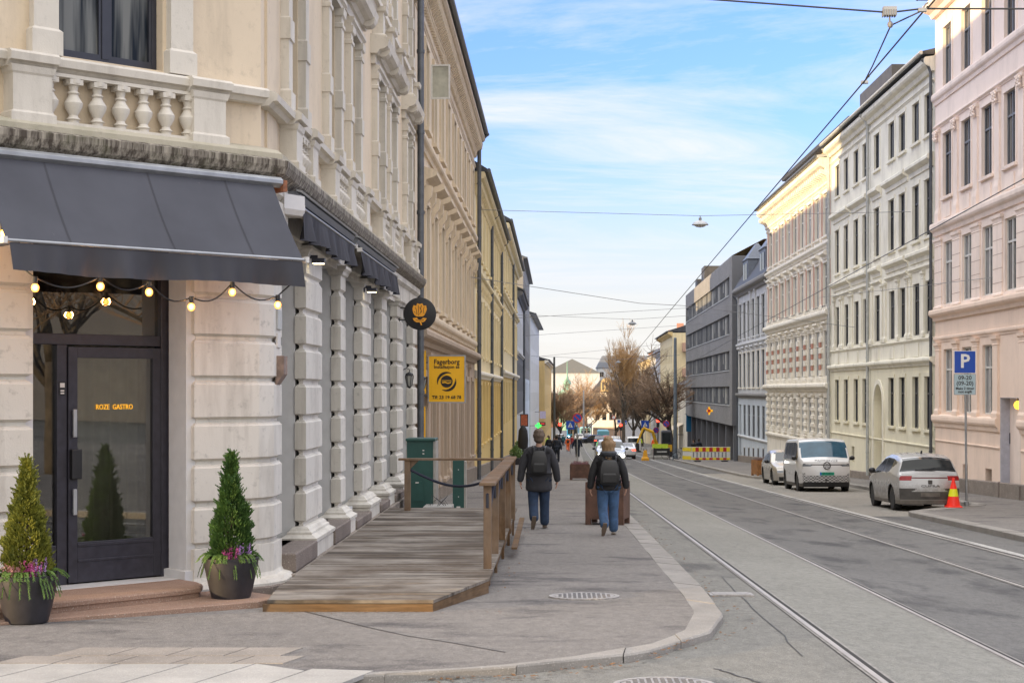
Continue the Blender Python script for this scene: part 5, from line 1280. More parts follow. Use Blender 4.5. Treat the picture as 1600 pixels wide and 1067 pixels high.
# bare trees
def bare_tree(x,Y,z,h,label,bark,twig,seed,spread=.5,lean=0,levels=6,trunk_r=.2,first=.25,up=.35,cw=5,name='bare_tree',minr=.010,grp=None):
    r_=random.Random(seed); root=empty(name,mtx(x,Y,z),label,'tree',grp); T=MB(); C=MB()
    def br(p,d,l,r,lv):
        pts=[p]; n=4 if lv<3 else 3; dd=d.copy()
        for k in range(n):
            dd=(dd+Vector((r_.uniform(-1,1),r_.uniform(-1,1),r_.uniform(-.6,1)*.6))*(.14+.04*lv)+Vector((0,0,up*.12))).normalized(); pts.append(pts[-1]+dd*l/n)
        mb=T if lv<=2 else C
        mb.tube(pts,[r*(1-.45*k/n) for k in range(n+1)],8 if lv<2 else 5 if lv<3 else 3,cap=lv<2)
        if lv>=levels: return
        nb=cw if lv<levels-1 else cw+2
        for k in range(nb):
            t=r_.uniform(.3,1.); i=min(int(t*n),n-1); q=pts[i].lerp(pts[i+1],t*n-i)
            az=r_.uniform(0,6.28); side=Vector((math.cos(az),math.sin(az),r_.uniform(-.1,.55))); nd=(dd*(1-spread)+side*spread).normalized()
            br(q,nd,l*r_.uniform(.5,.74),max(r*(.62-.1*r_.random())*(1-.3*t),minr),lv+1)
        br(pts[-1],dd,l*.68,max(r*.5,minr),lv+1)
    p=Vector((x,Y,z)); tp=[p]; d=Vector((lean,0,1)).normalized()
    n=6; hh=h*first
    for k in range(n): tp.append(tp[-1]+(d+Vector((r_.uniform(-.05,.05),r_.uniform(-.05,.05),0)))*hh/n)
    T.tube(tp,[trunk_r*(1.25-.4*k/n) for k in range(n+1)],10)
    rem=h-hh
    for k in range(4):
        az=r_.uniform(0,6.28); br(tp[-1]-Vector((0,0,r_.uniform(0,hh*.25))),(Vector((math.cos(az),math.sin(az),0))*spread*1.1+Vector((lean,0,.8))).normalized(),rem*.34,trunk_r*.55,1)
    br(tp[-1],d,rem*.4,trunk_r*.8,1)
    part(T,'trunk',bark,root,smooth=2,recalc=False); part(C,'crown',twig,root,recalc=False); return root
TW1=plain('brown_twigs',(.26,.18,.12),.9,var=.3,scale=.5,obj=False); TW2=plain('ochre_twigs',(.42,.27,.13),.9,var=.3,scale=.5,obj=False); BK2=plain('grey_bark',(.10,.085,.07),.9,var=.4,scale=4,obj=False)
zz=lambda Y: gz(Y)-.3
bare_tree(9.95,238,zz(238),18.6,'tall birch with golden sunlit twigs rising over the street end',BK2,TW2,11,.36,0,5,.24,.3,.75,4,'tall_birch',.016)
for k,(px,Y,h,lab,sd,sp_,tw) in enumerate([(876,330,14,'dark brown bare tree just right of the grey street pole',21,.6,TW1),(896,372,17.5,'wide bare tree behind the buses at the street end',22,.65,TW1),(917,400,19,'ochre tinged bare tree left of the white turreted house',23,.65,TW2),(848,350,13.5,'bare tree above the amber corner house',24,.55,TW1),(962,300,16,'brown bare tree in front of the white turreted house',25,.5,TW1),(990,275,17,'slim dark bare tree right of the tall birch',26,.42,TW1),(1003,262,15.5,'bare tree nearest the sand coloured house',27,.42,TW1)]):
    bare_tree((px-VX)*Y/F,Y,zz(Y),h,lab,BK2,tw,sd,sp_,0,4,.24,.16,.5,7,'bare_tree',.03,'bare trees at the street end')
bare_tree(12.45,172,zz(172),13.5,'bare street tree with long crooked limbs beside the excavator',BK2,TW1,31,.70,-.12,4,.26,.25,.15,6,'bare_tree',.022,'bare trees at the street end')
bare_tree(15.5,13,-.6,11,'bare tree across the street, seen mirrored in the door glass',BK2,TW1,41,.6,0,4,.2,.25,.3,5,'bare_tree',.012)
bare_tree(20,8,-.6,12,'second bare tree across the street, mirrored in the upstairs window',BK2,TW1,42,.6,0,4,.2,.25,.3,5,'bare_tree',.012)
SKIN=plain('skin',(.42,.24,.17),.6,var=.06)
_pm={}
def pm(name,c,r=.85,v=.18,sc_=14,b=.001):
    if name not in _pm: _pm[name]=plain(name,c,r,var=v,scale=sc_,bump=b)
    return _pm[name]
def person(x,Y,z,h,rz,label,top,legs,hair,shoe,coat=.78,lfoot=0.,rfoot=0.,arms=(.12,.12),pack=None,hairlen=.0,detail=True,lift='L',collar=None,extra=None,grp=None,wide=1.,trous=1.,legsplit=.0):
    """walking figure facing local +y. lfoot/rfoot: forward offset of the foot; lift: the foot whose heel is up"""
    k=h/1.8; root=empty('person',mtx(x,Y,z,rz,k),label,'person',grp); M=WM[root.name]
    inv=Matrix.Identity(4)
    A={}
    def leg(s,f,up):
        hx=s*.095; hip=(hx,0,.92)
        if up: kn=(hx+s*.01,f*.35+.10,.50); an=(hx+s*.0,f-.02,.20); to=(hx+s*.02,f+.05,.06); he=(hx,f-.07,.235)
        else: kn=(hx+s*.01,f*.5+.03,.49); an=(hx+s*.015,f,.085); to=(hx+s*.03,f+.17,.03); he=(hx+s*.01,f-.04,.05)
        return hip,kn,an,he,to
    L=leg(-1,lfoot,lift=='L'); Rr=leg(1,rfoot,lift=='R')
    # --- body: one continuous skinned surface
    V=[(0,0,.95,.13,.10),(0,0,1.15,.13,.09),(0,0,1.36,.15,.10),(0,-.005,1.49,.06,.06),(0,.0,1.56,.052,.055),(0,.01,1.63,.07,.085),(0,.01,1.70,.078,.095),(0,.005,1.765,.055,.07)]
    E=[(i,i+1) for i in range(7)]
    def add(v,fr): V.append(v); E.append((fr,len(V)-1)); return len(V)-1
    add((0,.105,1.655,.012,.014),5)
    for s_,lg in ((-1,L),(1,Rr)):
        i=add((lg[0][0],0,.88,.085,.085),0); i=add((*[a+(b-a)*.5 for a,b in zip(lg[0],lg[1])],.075,.075),i); i=add((*lg[1],.052,.055),i); i=add((*[a+(b-a)*.4 for a,b in zip(lg[1],lg[2])],.052,.052),i); i=add((*lg[2],.035,.035),i); i=add((*lg[4],.035,.025),i)
    AR=[]
    for s_,sw in ((-1,arms[0]),(1,arms[1])):
        sh=(s_*.165*wide,0,1.43); el=(s_*(.235*wide+.03),-.03+sw*.3,1.15); wr=(s_*(.255*wide+.05),sw,.90); AR.append((sh,el,wr))
        i=add((*sh,.055,.055),2); i=add((*el,.038,.038),i); i=add((*wr,.026,.022),i); pl=(wr[0]-s_*.005,wr[1]+.02,wr[2]-.075); i=add((*pl,.020,.036),i)
        if detail:
            for q,(dy,l) in enumerate(((-.030,.055),(-.010,.07),(.010,.066),(.028,.052))):
                f1=add((pl[0],pl[1]+dy,pl[2]-.035,.0095,.0095),i); f2=add((pl[0]-s_*.012,pl[1]+dy*1.1,pl[2]-.035-l*.6,.009,.009),f1); add((pl[0]-s_*.03,pl[1]+dy*1.1,pl[2]-.035-l,.008,.008),f2)
            t1=add((pl[0]-s_*.012,pl[1]+.045,pl[2]+.01,.010,.010),i); add((pl[0]-s_*.022,pl[1]+.062,pl[2]-.03,.009,.009),t1)
    skin_obj('body',V,E,SKIN,root,2 if detail else 1)
    # face
    m=MB(); 
    for s_ in (-1,1): m.ball((s_*.034,.100,1.675),(.012,.006,.006),8,5)
    m.split('eye',pm('eye_dark',(.03,.02,.015),.3),root) if 0 else None
    m.M=M
    m.v=[M@v for v in m.v]; m.split('eye',pm('eye_dark',(.03,.02,.015),.3),root)
    m=MB(M); m.box(-.025,.025,.094,.100,1.607,1.613); part(m,'mouth',pm('lips',(.3,.1,.08)),root)
    # trousers
    trous*=1.22; V=[(0,0,.93,.15,.115)]; E=[]
    for s_,lg in ((-1,L),(1,Rr)):
        i=add((lg[0][0]*1.05,0,.86,.098*trous,.105*trous),0); i=add((*[a+(b-a)*.55 for a,b in zip(lg[0],lg[1])],.088*trous,.092*trous),i); i=add((*lg[1],.074*trous,.078*trous),i); i=add((*[a+(b-a)*.5 for a,b in zip(lg[1],lg[2])],.07*trous,.073*trous),i); e=[a+(b-a)*1.12 for a,b in zip(lg[1],lg[2])]; i=add((*e,.068*trous,.072*trous),i)
    skin_obj('trousers',V,E,legs,root,2 if detail else 1)
    # shoes
    for s_,lg in ((-1,L),(1,Rr)):
        he,to=lg[3],lg[4]; V=[(he[0],he[1],he[2],.042,.042),((he[0]+to[0])/2,(he[1]+to[1])/2,(he[2]+to[2])/2+.005,.047,.04),(to[0],to[1],to[2]+.01,.042,.032)]
        skin_obj('shoe',V,[(0,1),(1,2)],shoe,root,2 if detail else 1)
        m=MB(M); d=(Vector(to)-Vector(he)).normalized(); nrm=Vector((1,0,0)).cross(d).normalized(); P=[]
        c0=Vector(he)-d*.05-nrm*.0; ww=.043
        off=-nrm*.038 if nrm.z>0 else nrm*.038
        a0=Vector(he)-d*.045+off; a1=Vector(to)+d*.05+off
        for zz_ in (0,.016):
            o_=(-off.normalized())*zz_
            P+=[a0+Vector((-ww*.8,0,0))+o_,a0.lerp(a1,.5)+Vector((-ww*1.05,0,0))+o_,a1+Vector((-ww*.6,0,0))+o_,a1+Vector((ww*.6,0,0))+o_,a0.lerp(a1,.5)+Vector((ww*1.05,0,0))+o_,a0+Vector((ww*.8,0,0))+o_]
        m.add(P,[(0,1,2,3,4,5),(11,10,9,8,7,6)]+[(q,(q+1)%6,6+(q+1)%6,6+q) for q in range(6)]); part(m,'sole',pm('sole',(.5,.48,.44) if h<1.75 else (.16,.12,.09)),root)
    # coat
    hw=wide
    V=[(0,0,1.18,.205*hw,.155),(0,.0,1.02,.215*hw,.17),(0,0,coat+.02,.235*hw,.185),(0,0,coat-.06,.235*hw,.185),(0,0,1.34,.215*hw,.155),(0,-.01,1.46,.15*hw,.12),(0,-.015,1.53,.085,.085)]
    E=[(0,1),(1,2),(2,3),(0,4),(4,5),(5,6)]
    for (sh,el,wr) in AR:
        i=add((sh[0]*.98,0,1.42,.105,.10),5); i=add((*[a+(b-a)*.5 for a,b in zip(sh,el)],.092,.092),i); i=add((*el,.08,.082),i); i=add((*[a+(b-a)*1.22 for a,b in zip(el,wr)],.062,.064),i)
    skin_obj('coat',V,E,top,root,2 if detail else 1)
    # hair
    m=MB(M); HR=[]
    r_=random.Random(int(px_seed(label)))
    n=40;mm=22
    def hf(i,j):
        th=math.pi*(.02+.98*j/(mm-1)); a=2*math.pi*i/(n-1); low=th>1.35
        rx,ry,rz_=.100,.120,.134
        x_=rx*math.sin(th)*math.cos(a); y_=ry*math.sin(th)*math.sin(a)-.012; z_=1.705+rz_*math.cos(th)
        if low: z_=min(z_,1.705+rz_*math.cos(1.35))-(hairlen+.03)*(th-1.35)/1.8*(1 if y_<.03 else .2); 
        if low and hairlen: x_=.122*math.cos(a)*(1-.06*(th-1.35)); y_=.125*math.sin(a)*(1-.2*(th-1.35))-.02
        if y_>.05 and z_<1.72: y_=.05
        k2=1+.07*math.sin(a*9+th*5)+.04*math.sin(a*17+1)+.05*math.sin(th*9); k2+=r_.uniform(-.05,.05); return (x_*k2,y_*k2,z_+r_.uniform(-.006,.006))
    m.grid(hf,n,mm); part(m,'hair',hair,root,smooth=2)
    if pack:
        nm,mat,(w_,d_,z0,z1),y0=pack
        V=[];m=MB(M)
        m.loft_poly([(-w_,-d_-y0),(w_,-d_-y0),(w_,-y0),(-w_,-y0)],[(z0,-.05),(z0+.04,0),(z0+.18,.012),(z1-.14,.0),(z1-.04,-.03),(z1,-.07)])
        o=part(m,'backpack',mat,root); b=o.modifiers.new('b','BEVEL'); b.width=.04;b.segments=3
        for p_ in o.data.polygons: p_.use_smooth=True
        m=MB(M); m.loft_poly([(-w_*.75,-d_-y0-.03),(w_*.75,-d_-y0-.03),(w_*.75,-d_-y0+.01),(-w_*.75,-d_-y0+.01)],[(z0+.05,-.01),(z0+.07,0),(z0+.2,0),(z0+.23,-.02)]); part(m,'pack_pocket',mat,o)
        m=MB(M)
        for s_ in (-1,1):
            m.tube([(s_*w_*.7,-y0-.02,z1-.06),(s_*w_*.75,-y0+.02,z1+.03),(s_*w_*.8,.0,1.50),(s_*w_*.85,.10,1.42)],.022,6); m.tube([(s_*w_*.9,-y0-.0,z0+.08),(s_*w_*1.15,-.04,z0+.1)],.014,6)
        m.split('pack_strap',mat,o)
        m=MB(M); m.tube([(-.04,-y0-.03,z1-.01),(-.03,-y0-.04,z1+.05),(.03,-y0-.04,z1+.05),(.04,-y0-.03,z1-.01)],.01,6); part(m,'pack_handle',mat,o)
    if collar:
        m=MB(M); m.lathe([(.115,1.46),(.15,1.49),(.16,1.53),(.13,1.56),(.09,1.55)],(0,-.03,0),20); part(m,'collar',collar,root,smooth=True)
    return root
def px_seed(s): return sum(ord(c) for c in s)
DEN=pm('dark_denim',(.020,.038,.078),.85,.3,10); DEN2=pm('blue_denim',(.045,.095,.19),.85,.35,9); CHAR=pm('charcoal_wool',(.034,.034,.040),.9,.2); BLK=pm('black_cloth',(.014,.014,.016),.75,.3); BPK=pm('black_nylon',(.01,.01,.011),.5,.4,20); HG=pm('greying_hair',(.125,.09,.065),.7,.35,60); HB=pm('dark_blonde_hair',(.26,.165,.085),.6,.35,60); HD=pm('dark_hair',(.04,.028,.02),.7); SH1=pm('grey_shoe',(.11,.09,.075)); SH2=pm('light_shoe',(.36,.34,.31)); NAVY=pm('navy_uniform',(.014,.02,.035),.8); ORG=pm('hiviz_orange',(.9,.16,.02),.6); YVS=pm('hiviz_yellow',(.55,.75,.05),.6)
person((842-VX)/85.3,30.0,gz(30),1.80,rad(2),'person in a grey wool coat with a small black backpack walking along the pavement',CHAR,DEN,HG,SH1,.72,-.30,.16,(-.05,.08),('pack',BPK,(.135,.13,.98,1.44),.155),0.0,True,'L',None,wide=1.14,trous=1.05)
person((950-VX)/91,28.0,gz(28),1.66,rad(3),'person with blonde hair, black jacket, big black backpack and wide blue jeans',BLK,DEN2,HB,SH2,.86,-.30,.12,(-.02,.04),('pack',BPK,(.165,.15,.93,1.40),.16),.17,True,'L',pm('hood_cloth',(.06,.065,.075)),wide=1.12,trous=1.06)
FP='people far along the pavement'
person(.13,109,gz(109),1.8,0,'person in a dark navy uniform walking on the pavement, the nearer of two',NAVY,NAVY,HD,BLK,.86,-.2,.2,(.1,-.1),grp=FP,detail=False)
person(1.9,138,gz(138),1.82,0,'person in a dark navy uniform with arms held away, beside the sign pole',NAVY,NAVY,HD,BLK,.86,.2,-.2,(.15,.15),grp=FP,detail=False,wide=1.25)
person(1.52,190,gz(190),1.78,0,'person in bright orange work clothes on the far pavement',ORG,ORG,HD,BLK,.84,-.2,.2,(.1,.1),grp=FP,detail=False,pack=('pack',BLK,(.12,.1,1.0,1.35),.1))
person(-.55,150,gz(150),1.78,.3,'person in a dark coat in the group beyond the grey coated walker',BLK,DEN,HG,BLK,.7,.1,-.1,grp=FP,detail=False)
person(-.05,158,gz(158),1.7,3.0,'person in a brown jacket in the group beyond the grey coated walker',pm('brown_cloth',(.09,.05,.03)),BLK,HD,BLK,.8,.1,-.1,grp=FP,detail=False)
person(-.85,205,gz(205),1.78,0,'person in a yellow vest far down the left pavement',YVS,NAVY,HD,BLK,.85,.1,-.1,grp=FP,detail=False)
person(.6,232,gz(232),1.8,0,'person in a dark jacket far away near the traffic light',NAVY,BLK,HD,BLK,.8,.1,-.1,grp=FP,detail=False)
person(11.6,137,gz(137)-.22,1.7,2.4,'person in black behind the striped barrier near the shop windows',BLK,BLK,HD,BLK,.8,.1,-.1,grp=FP,detail=False)

for (px,Y,h_,mt,lb) in ((858,170,1.75,BLK,'person in black near the folded parasol group'),(868,178,1.7,pm('beige_cloth',(.30,.24,.17)),'person in a beige coat beyond the uniformed walkers'),(893,215,1.8,pm('red_cloth',(.30,.03,.03)),'person in a red jacket near the far crossing'),(880,245,1.75,pm('teal_cloth',(.03,.12,.14)),'person in a teal jacket at the far crossing'),(1022,205,1.8,ORG,'worker in orange beside the right hand traffic light'),(1000,225,1.75,YVS,'worker in a yellow vest near the white van'),(1092,150,1.75,NAVY,'person in navy by the shop window of the modern building')):
    x_=(px-VX)*Y/F; person(x_,Y,gz(Y) if x_<5 else gz(Y)-.22,h_,0,lb,mt,DEN if h_>1.72 else BLK,HD,BLK,.8,.15,-.15,grp=FP,detail=False)
def paint(name,c,dirt=.35,metal=.2,dc=(.17,.155,.135),r=.25,dz=.75):
    t=NT(name); p=t.pos(obj=True); sep=t.N('ShaderNodeSeparateXYZ'); t.L(p,sep.inputs[0])
    n=t.noise(p,6,6,.7); low=t.math('SUBTRACT',1.,t.math('DIVIDE',sep.outputs[2],dz)); f=t.math('MULTIPLY',t.math('MAXIMUM',t.math('ADD',low,t.math('MULTIPLY',t.math('SUBTRACT',n,.5),.9)),0.),dirt*1.6); f=t.math('MINIMUM',f,.85)
    t.col(t.mix(f,c,dc)); t.set(Roughness=t.math('ADD',r,t.math('MULTIPLY',f,.5)),Metallic=float(metal),Coat_Weight=.5); return t.m
PW=paint('white_car_paint',(.60,.60,.60),.2,.0); PS=paint('dusty_silver_paint',(.43,.43,.43),1.1,.15); PG=paint('champagne_paint',(.42,.39,.35),.35,.3); PSV=paint('silver_blue_paint',(.33,.36,.40),.3,.5); PD=paint('dark_paint',(.02,.025,.04),.2,.2)
CG=plain('car_glass',(.014,.019,.022),.06,var=.2,scale=2)
CGB=plain('blue_windscreen',(.03,.085,.13),.06,var=.3,scale=2); TYRE=RUBBER; RIM=plain('alloy_rim',(.20,.20,.21),.35,metal=.7,var=.2); RIMD=plain('dusty_rim',(.10,.095,.09),.6,metal=.3,var=.3)
REDL=plain('tail_lens',(.30,.010,.012),.25,var=.2); REDLIT=plain('lit_tail_lamp',(1,.05,.03),.3,var=0,emit=(1,.03,.015),es=6); HLIT=plain('lit_headlamp',(1,1,.9),.2,var=0,emit=(1,.96,.85),es=10); HLENS=plain('headlamp_lens',(.20,.22,.24),.1,var=.3,metal=.4); PLG=plain('green_plate',(.0,.32,.19),.5,var=0); PLB=plain('plate_blue',(.02,.1,.5),.5,var=0); PLW=plain('white_plate',(.65,.65,.65),.5,var=.05)
def interp(T,x):
    if x<=T[0][0]: return T[0][1]
    for (a,p),(b,q) in zip(T,T[1:]):
        if x<=b: return p+(q-p)*(x-a)/(b-a)
    return T[-1][1]
def car(root,M,S,nx=90,nz=30,ny=20):
    L=S['L'];W=S['W']/2;zb=S.get('zb',.2); top=S['top']; ax=S['ax']; wr=S['wr']; fb=S.get('fb',.12); rb=S.get('rb',.12)
    xs=sorted(set([L*i/nx for i in range(nx+1)]+[t[0] for t in top if 0<=t[0]<=L]))
    plan=lambda x: 1-S.get('pf',.12)*max(0,1-x/ .9)**2.4-S.get('pr',.09)*max(0,1-(L-x)/.9)**2.4
    belt=S['belt']
    def hw(x,z,zt):
        b=interp(belt,x); w=W*plan(x)
        if z<b: k=(z-zb)/(b-zb); w*= .955+.045*math.sin(min(1,max(0,k))*math.pi*.62+.3)
        else: w*= 1-(z-b)*S.get('tumble',.24)/W*1.0
        e=(zt-z); 
        if e<.10: w-= (.10-e)**2*S.get('rnd',4.)*(1 if zt>b+.2 else .6)
        return w
    col=[];
    for x in xs:
        zt=interp(top,x); cl=[]
        for j in range(nz+1): z=zb+(zt-zb)*(j/nz); cl.append((x,hw(x,z,zt),z))
        col.append(cl)
    parts={}
    def face(key,pts):
        m=parts.setdefault(key,MB(M)); m.add(pts,[tuple(range(len(pts)))])
    for i in range(len(xs)-1):
        for j in range(nz):
            q=[col[i][j],col[i+1][j],col[i+1][j+1],col[i][j+1]]; cx=sum(p[0] for p in q)/4; cz=sum(p[2] for p in q)/4
            if any((cx-a)**2+(cz-wr)**2<(wr+.055)**2 for a in ax): continue
            k=S['side'](cx,cz) or 'body'
            ks=k if k=='body' else k+'#'
            face(k,q); face(ks,[(a,-b,c) for a,b,c in q[::-1]])
    def topp(i,t):
        x=xs[i]; w=col[i][-1][1]; z=col[i][-1][2]; y=w*t; return (x,y,z+S.get('crown',.05)*(1-t*t)*min(1,(x+.05)*3,(L-x+.05)*3))
    for i in range(len(xs)-1):
        for k in range(ny):
            t0=-1+2*k/ny;t1=-1+2*(k+1)/ny; q=[topp(i,t0),topp(i,t1),topp(i+1,t1),topp(i+1,t0)]; cx=(xs[i]+xs[i+1])/2; face(S['topf'](cx,(q[0][1]+q[1][1])/2) or 'body',q)
    for end,fn,sg in ((0,S['front'],-1),(-1,S['rear'],1)):
        bl=fb if sg<0 else rb; zt=col[end][-1][2]
        def cp(j,t):
            x,w,z=col[end][j]; v=(z-zb)/(zt-zb); return (x+sg*bl*(1-t*t*.95)*(math.sin(math.pi*min(1,.25+v*.62))), w*t, z+(S.get('crown',.05)*(1-t*t)*.15 if j==nz else 0))
        for j in range(nz):
            for k in range(ny):
                t0=-1+2*k/ny;t1=-1+2*(k+1)/ny; q=[cp(j,t0),cp(j,t1),cp(j+1,t1),cp(j+1,t0)]
                if j==nz-1: 
                    q[2]=topp(0 if end==0 else len(xs)-1,t1) if False else q[2]
                k_=fn((q[0][1]+q[1][1])/2,(q[0][2]+q[2][2])/2) or 'body'; face(k_+('#' if k_ in ('headlight','tail_light') and q[0][1]<0 else ''),q)
        # close gap between cap top row and top surface edge
        for k in range(ny):
            t0=-1+2*k/ny;t1=-1+2*(k+1)/ny; face('body',[cp(nz,t0),cp(nz,t1),topp(0 if end==0 else len(xs)-1,t1),topp(0 if end==0 else len(xs)-1,t0)])
    mats=S['mats']
    body=None
    for key in ['body']+[k for k in parts if k!='body']:
        if key not in parts: continue
        m=parts[key]; key=key.rstrip('#')
        me=m.mesh(key,mats[key],WM[root.name].inverted())
        bm=bmesh.new(); bm.from_mesh(me); bmesh.ops.remove_doubles(bm,verts=bm.verts,dist=.0006); bmesh.ops.recalc_face_normals(bm,faces=bm.faces)
        for f in bm.faces: f.smooth=True
        bm.to_mesh(me); bm.free(); me.set_sharp_from_angle(angle=rad(45))
        o=bpy.data.objects.new(key,me); COL.objects.link(o); o.parent=root; WM[o.name]=WM[root.name].copy(); KIDS.setdefault(root.name,[]).append(o)
    m=MB(M); m.box(.12,L-.12,-W*.86,W*.86,zb-.02,zb+.30); m.box(.3,L-.3,-W*.62,W*.62,zb+.3,.72); part(m,'underbody',BLACK,root)
    for a in ax:
        for s_ in (-1,1):
            wy=s_*(W-.045-.11); m=MB(M); ww=.11
            m.lathe([(wr*.64,-ww),(wr*.93,-ww),(wr,-ww*.7),(wr,ww*.7),(wr*.93,ww),(wr*.64,ww)],(a,wy,wr),28,'Y'); ty=part(m,'wheel',TYRE,root,smooth=True)
            m=MB(M); o_=-s_*(ww*.86)  # lathe Y axis maps z->-y
            m.lathe([(.03,o_*.9),(wr*.62,o_*.55),(wr*.66,o_*1.02),(wr*.62,o_*1.03)],(a,wy,wr),20,'Y')
            for q in range(5):
                an=q*2*math.pi/5; d=Vector((math.cos(an),0,math.sin(an))); c=Vector((a,wy+s_*ww*.9,wr)); n_=Vector((-d.z,0,d.x))*wr*.09
                m.add([c-n_,c+n_,c+d*wr*.62+n_*1.4,c+d*wr*.62-n_*1.4,c-n_-Vector((0,s_*.03,0)),c+n_-Vector((0,s_*.03,0)),c+d*wr*.62+n_*1.4-Vector((0,s_*.03,0)),c+d*wr*.62-n_*1.4-Vector((0,s_*.03,0))],[(0,1,2,3),(4,5,6,7),(0,3,7,4),(1,2,6,5),(2,3,7,6)])
            part(m,'rim',S.get('rim',RIM),ty)
            # wheelhouse
    m=MB(M)
    for a in ax:
        for s_ in (-1,1):
            P=[]
            for k in range(13):
                an=math.pi*k/12; P.append((a+math.cos(an)*(wr+.05),wr+math.sin(an)*(wr+.05)))
            for k in range(12): m.add([(P[k][0],s_*W*.965,P[k][1]),(P[k+1][0],s_*W*.965,P[k+1][1]),(P[k+1][0],s_*W*.55,P[k+1][1]),(P[k][0],s_*W*.55,P[k][1])],[(0,1,2,3)])
            m.add([(x_,s_*W*.55,z_) for x_,z_ in P],[tuple(range(13))])
    part(m,'wheel_arch',BLACK,root,recalc=False)
    if S.get('mirror'):
        mx,mz=S['mirror']
        for s_ in (-1,1):
            m=MB(M); m.ball((mx,s_*(W+.09),mz),(.10,.10,.085),10,7); m.box(mx-.03,mx+.05,s_*(W-.1),s_*(W+.06),mz-.07,mz-.03); part(m,'mirror',S.get('mirmat',BLACK),root,smooth=True)
def car_root(name,x,Y,face,L,label,cat='car',grp=None,rz=0.,dz=0.,yaw=None):
    "x centre, Y of the end nearest the camera; face='away'|'toward'"
    mid=Y+L/2; z=zroad(x,mid)+dz; sl=gz(mid+1)-gz(mid)
    ang=rad(-90) if face=='away' else rad(90)
    if yaw is not None: ang=yaw
    M=Matrix.Translation((x,mid,z))@Matrix.Rotation(math.atan(sl),4,'X')@Matrix.Rotation(ang+rz,4,'Z')
    r=empty(name,M,label,cat,grp); return r,M@Matrix.Translation((-L/2,0,0))
# --- hatchback
L=4.32
def h_side(x,z):
    b=.98+.055*(x-.9)/2.4 if x>1 else .96
    tz=interp(HT,x)
    if z>b+.02 and z<tz-.10 and 1.28<x<3.80:
        if z< .98+ (x-1.2)*.9: 
            if abs(x-2.45)<.035: return 'pillar'
            if x>3.35 and z<.98+.4*(x-3.3)+.1: return None
            return 'side_window'
    if z<.30: return 'sill_trim'
    for a in (.82,3.59):
        if (x-a)**2+(z-.34)**2<.445**2 and z>.2: return None
HT=[(0,.66),(.1,.78),(.5,.93),(1.05,1.02),(1.5,1.27),(2.0,1.48),(2.5,1.535),(3.3,1.51),(3.85,1.43),(4.02,1.36),(4.12,1.10),(4.2,1.02),(4.32,.98)]
def h_top(x,y):
    if 1.12<x<1.85 and abs(y)<.62: return 'windshield'
    if 3.90<x<4.16 and abs(y)<.80: return 'rear_window'
    if 3.78<x<=3.90: return 'spoiler'
def h_rear(y,z):
    if .885<z<.93 and abs(y)<.5: return 'light_strip'
    if .84<z<.955 and .5<=abs(y): return 'tail_light'
    if z<.30: return 'lower_bumper'
    if .33<z<.62 and abs(y)<.80: return 'bumper_insert' if (z<.54 or abs(y)>.35+(.62-z)*2) else None
def h_front(y,z):
    if .30<z<.42 and abs(y)<.6: return 'lower_bumper'
    if .56<z<.64 and abs(y)>.5: return 'headlight'
SPOT=plain('dusty_black_trim',(.06,.055,.05),.6,var=.3); BDUST=plain('dusty_bumper',(.13,.115,.10),.8,var=.25)
HM=dict(body=PS,side_window=CG,pillar=BLACK,windshield=CG,rear_window=CG,spoiler=PS,tail_light=REDL,light_strip=plain('dark_red_strip',(.10,.012,.014),.35,var=.1),lower_bumper=BDUST,bumper_insert=SPOT,headlight=HLENS,sill_trim=BDUST)
HS=dict(L=L,W=1.81,top=HT,ax=(.82,3.59),wr=.34,belt=[(0,.7),(1,.96),(3.5,1.03),(4.32,.9)],side=h_side,topf=h_top,front=h_front,rear=h_rear,mats=HM,mirror=(1.45,1.06),tumble=.44,rim=RIMD,rb=.15,pr=.10,crown=.055)
r,M=car_root('parked_hatchback',10.16,44.45,'away',L,'dusty silver grey hatchback parked with its rear toward us beside the traffic cone')
car(r,M,HS,130,44,36)
m=MB(M); m.box(4.28,4.345,-.7,.7,.50,.53) if 0 else None
m=MB(M); m.box(L+.135,L+.15,-.26,.26,.40,.51); part(m,'number_plate',BDUST,r)
m=MB(M); m.box(L+.10,L+.148,-.055,.055,.74,.85); part(m,'emblem',SPOT,r,bevel=.01)
text('CUPRA',.085,SPOT,r,M@Matrix.Translation((L+.148,0,.69))@Matrix.Rotation(rad(90),4,'Z'),sx=1.9)
m=MB(M); m.tube([(4.16,-.35,1.12),(4.17,.1,1.10),(4.165,.2,1.12)],.012,5); part(m,'rear_wiper',BLACK,r)
m=MB(M); m.extr([(3.3,1.55),(3.42,1.56),(3.44,1.64),(3.40,1.64)],-.02,.02); part(m,'antenna_fin',BLACK,r)
# --- electric van
L=4.71
BT=[(0,1.10),(.12,1.17),(.32,1.24),(.85,1.78),(1.05,1.88),(1.5,1.93),(3.9,1.91),(4.4,1.84),(4.6,1.6),(4.71,1.2)]
def b_side(x,z):
    tz=interp(BT,x)
    if 1.18<z<tz-.12 and .55<x<4.2 and z<1.18+(x-.45)*1.15:
        if abs(x-1.0)<.03 or abs(x-1.95)<.04 or abs(x-3.2)<.04: return 'pillar'
        return 'side_window'
    if z<.32: return 'sill_trim'
def b_top(x,y):
    if .30<x<.93 and abs(y)<.86: return 'windshield'
def b_front(y,z):
    if abs(y)<.88 and .36<z<.70 and not (z>.62 and abs(y)<.2): 
        return 'grille' if z<.60 or abs(y)>.75 else None
    if z<.36: return 'lower_bumper'
    if .93<z<1.03 and .55<abs(y)<.90 and z<1.03-.12*max(0,(.75-abs(y))): return 'headlight'
    if .985<z<1.01 and abs(y)<.6: return 'light_bar'
GRM=None
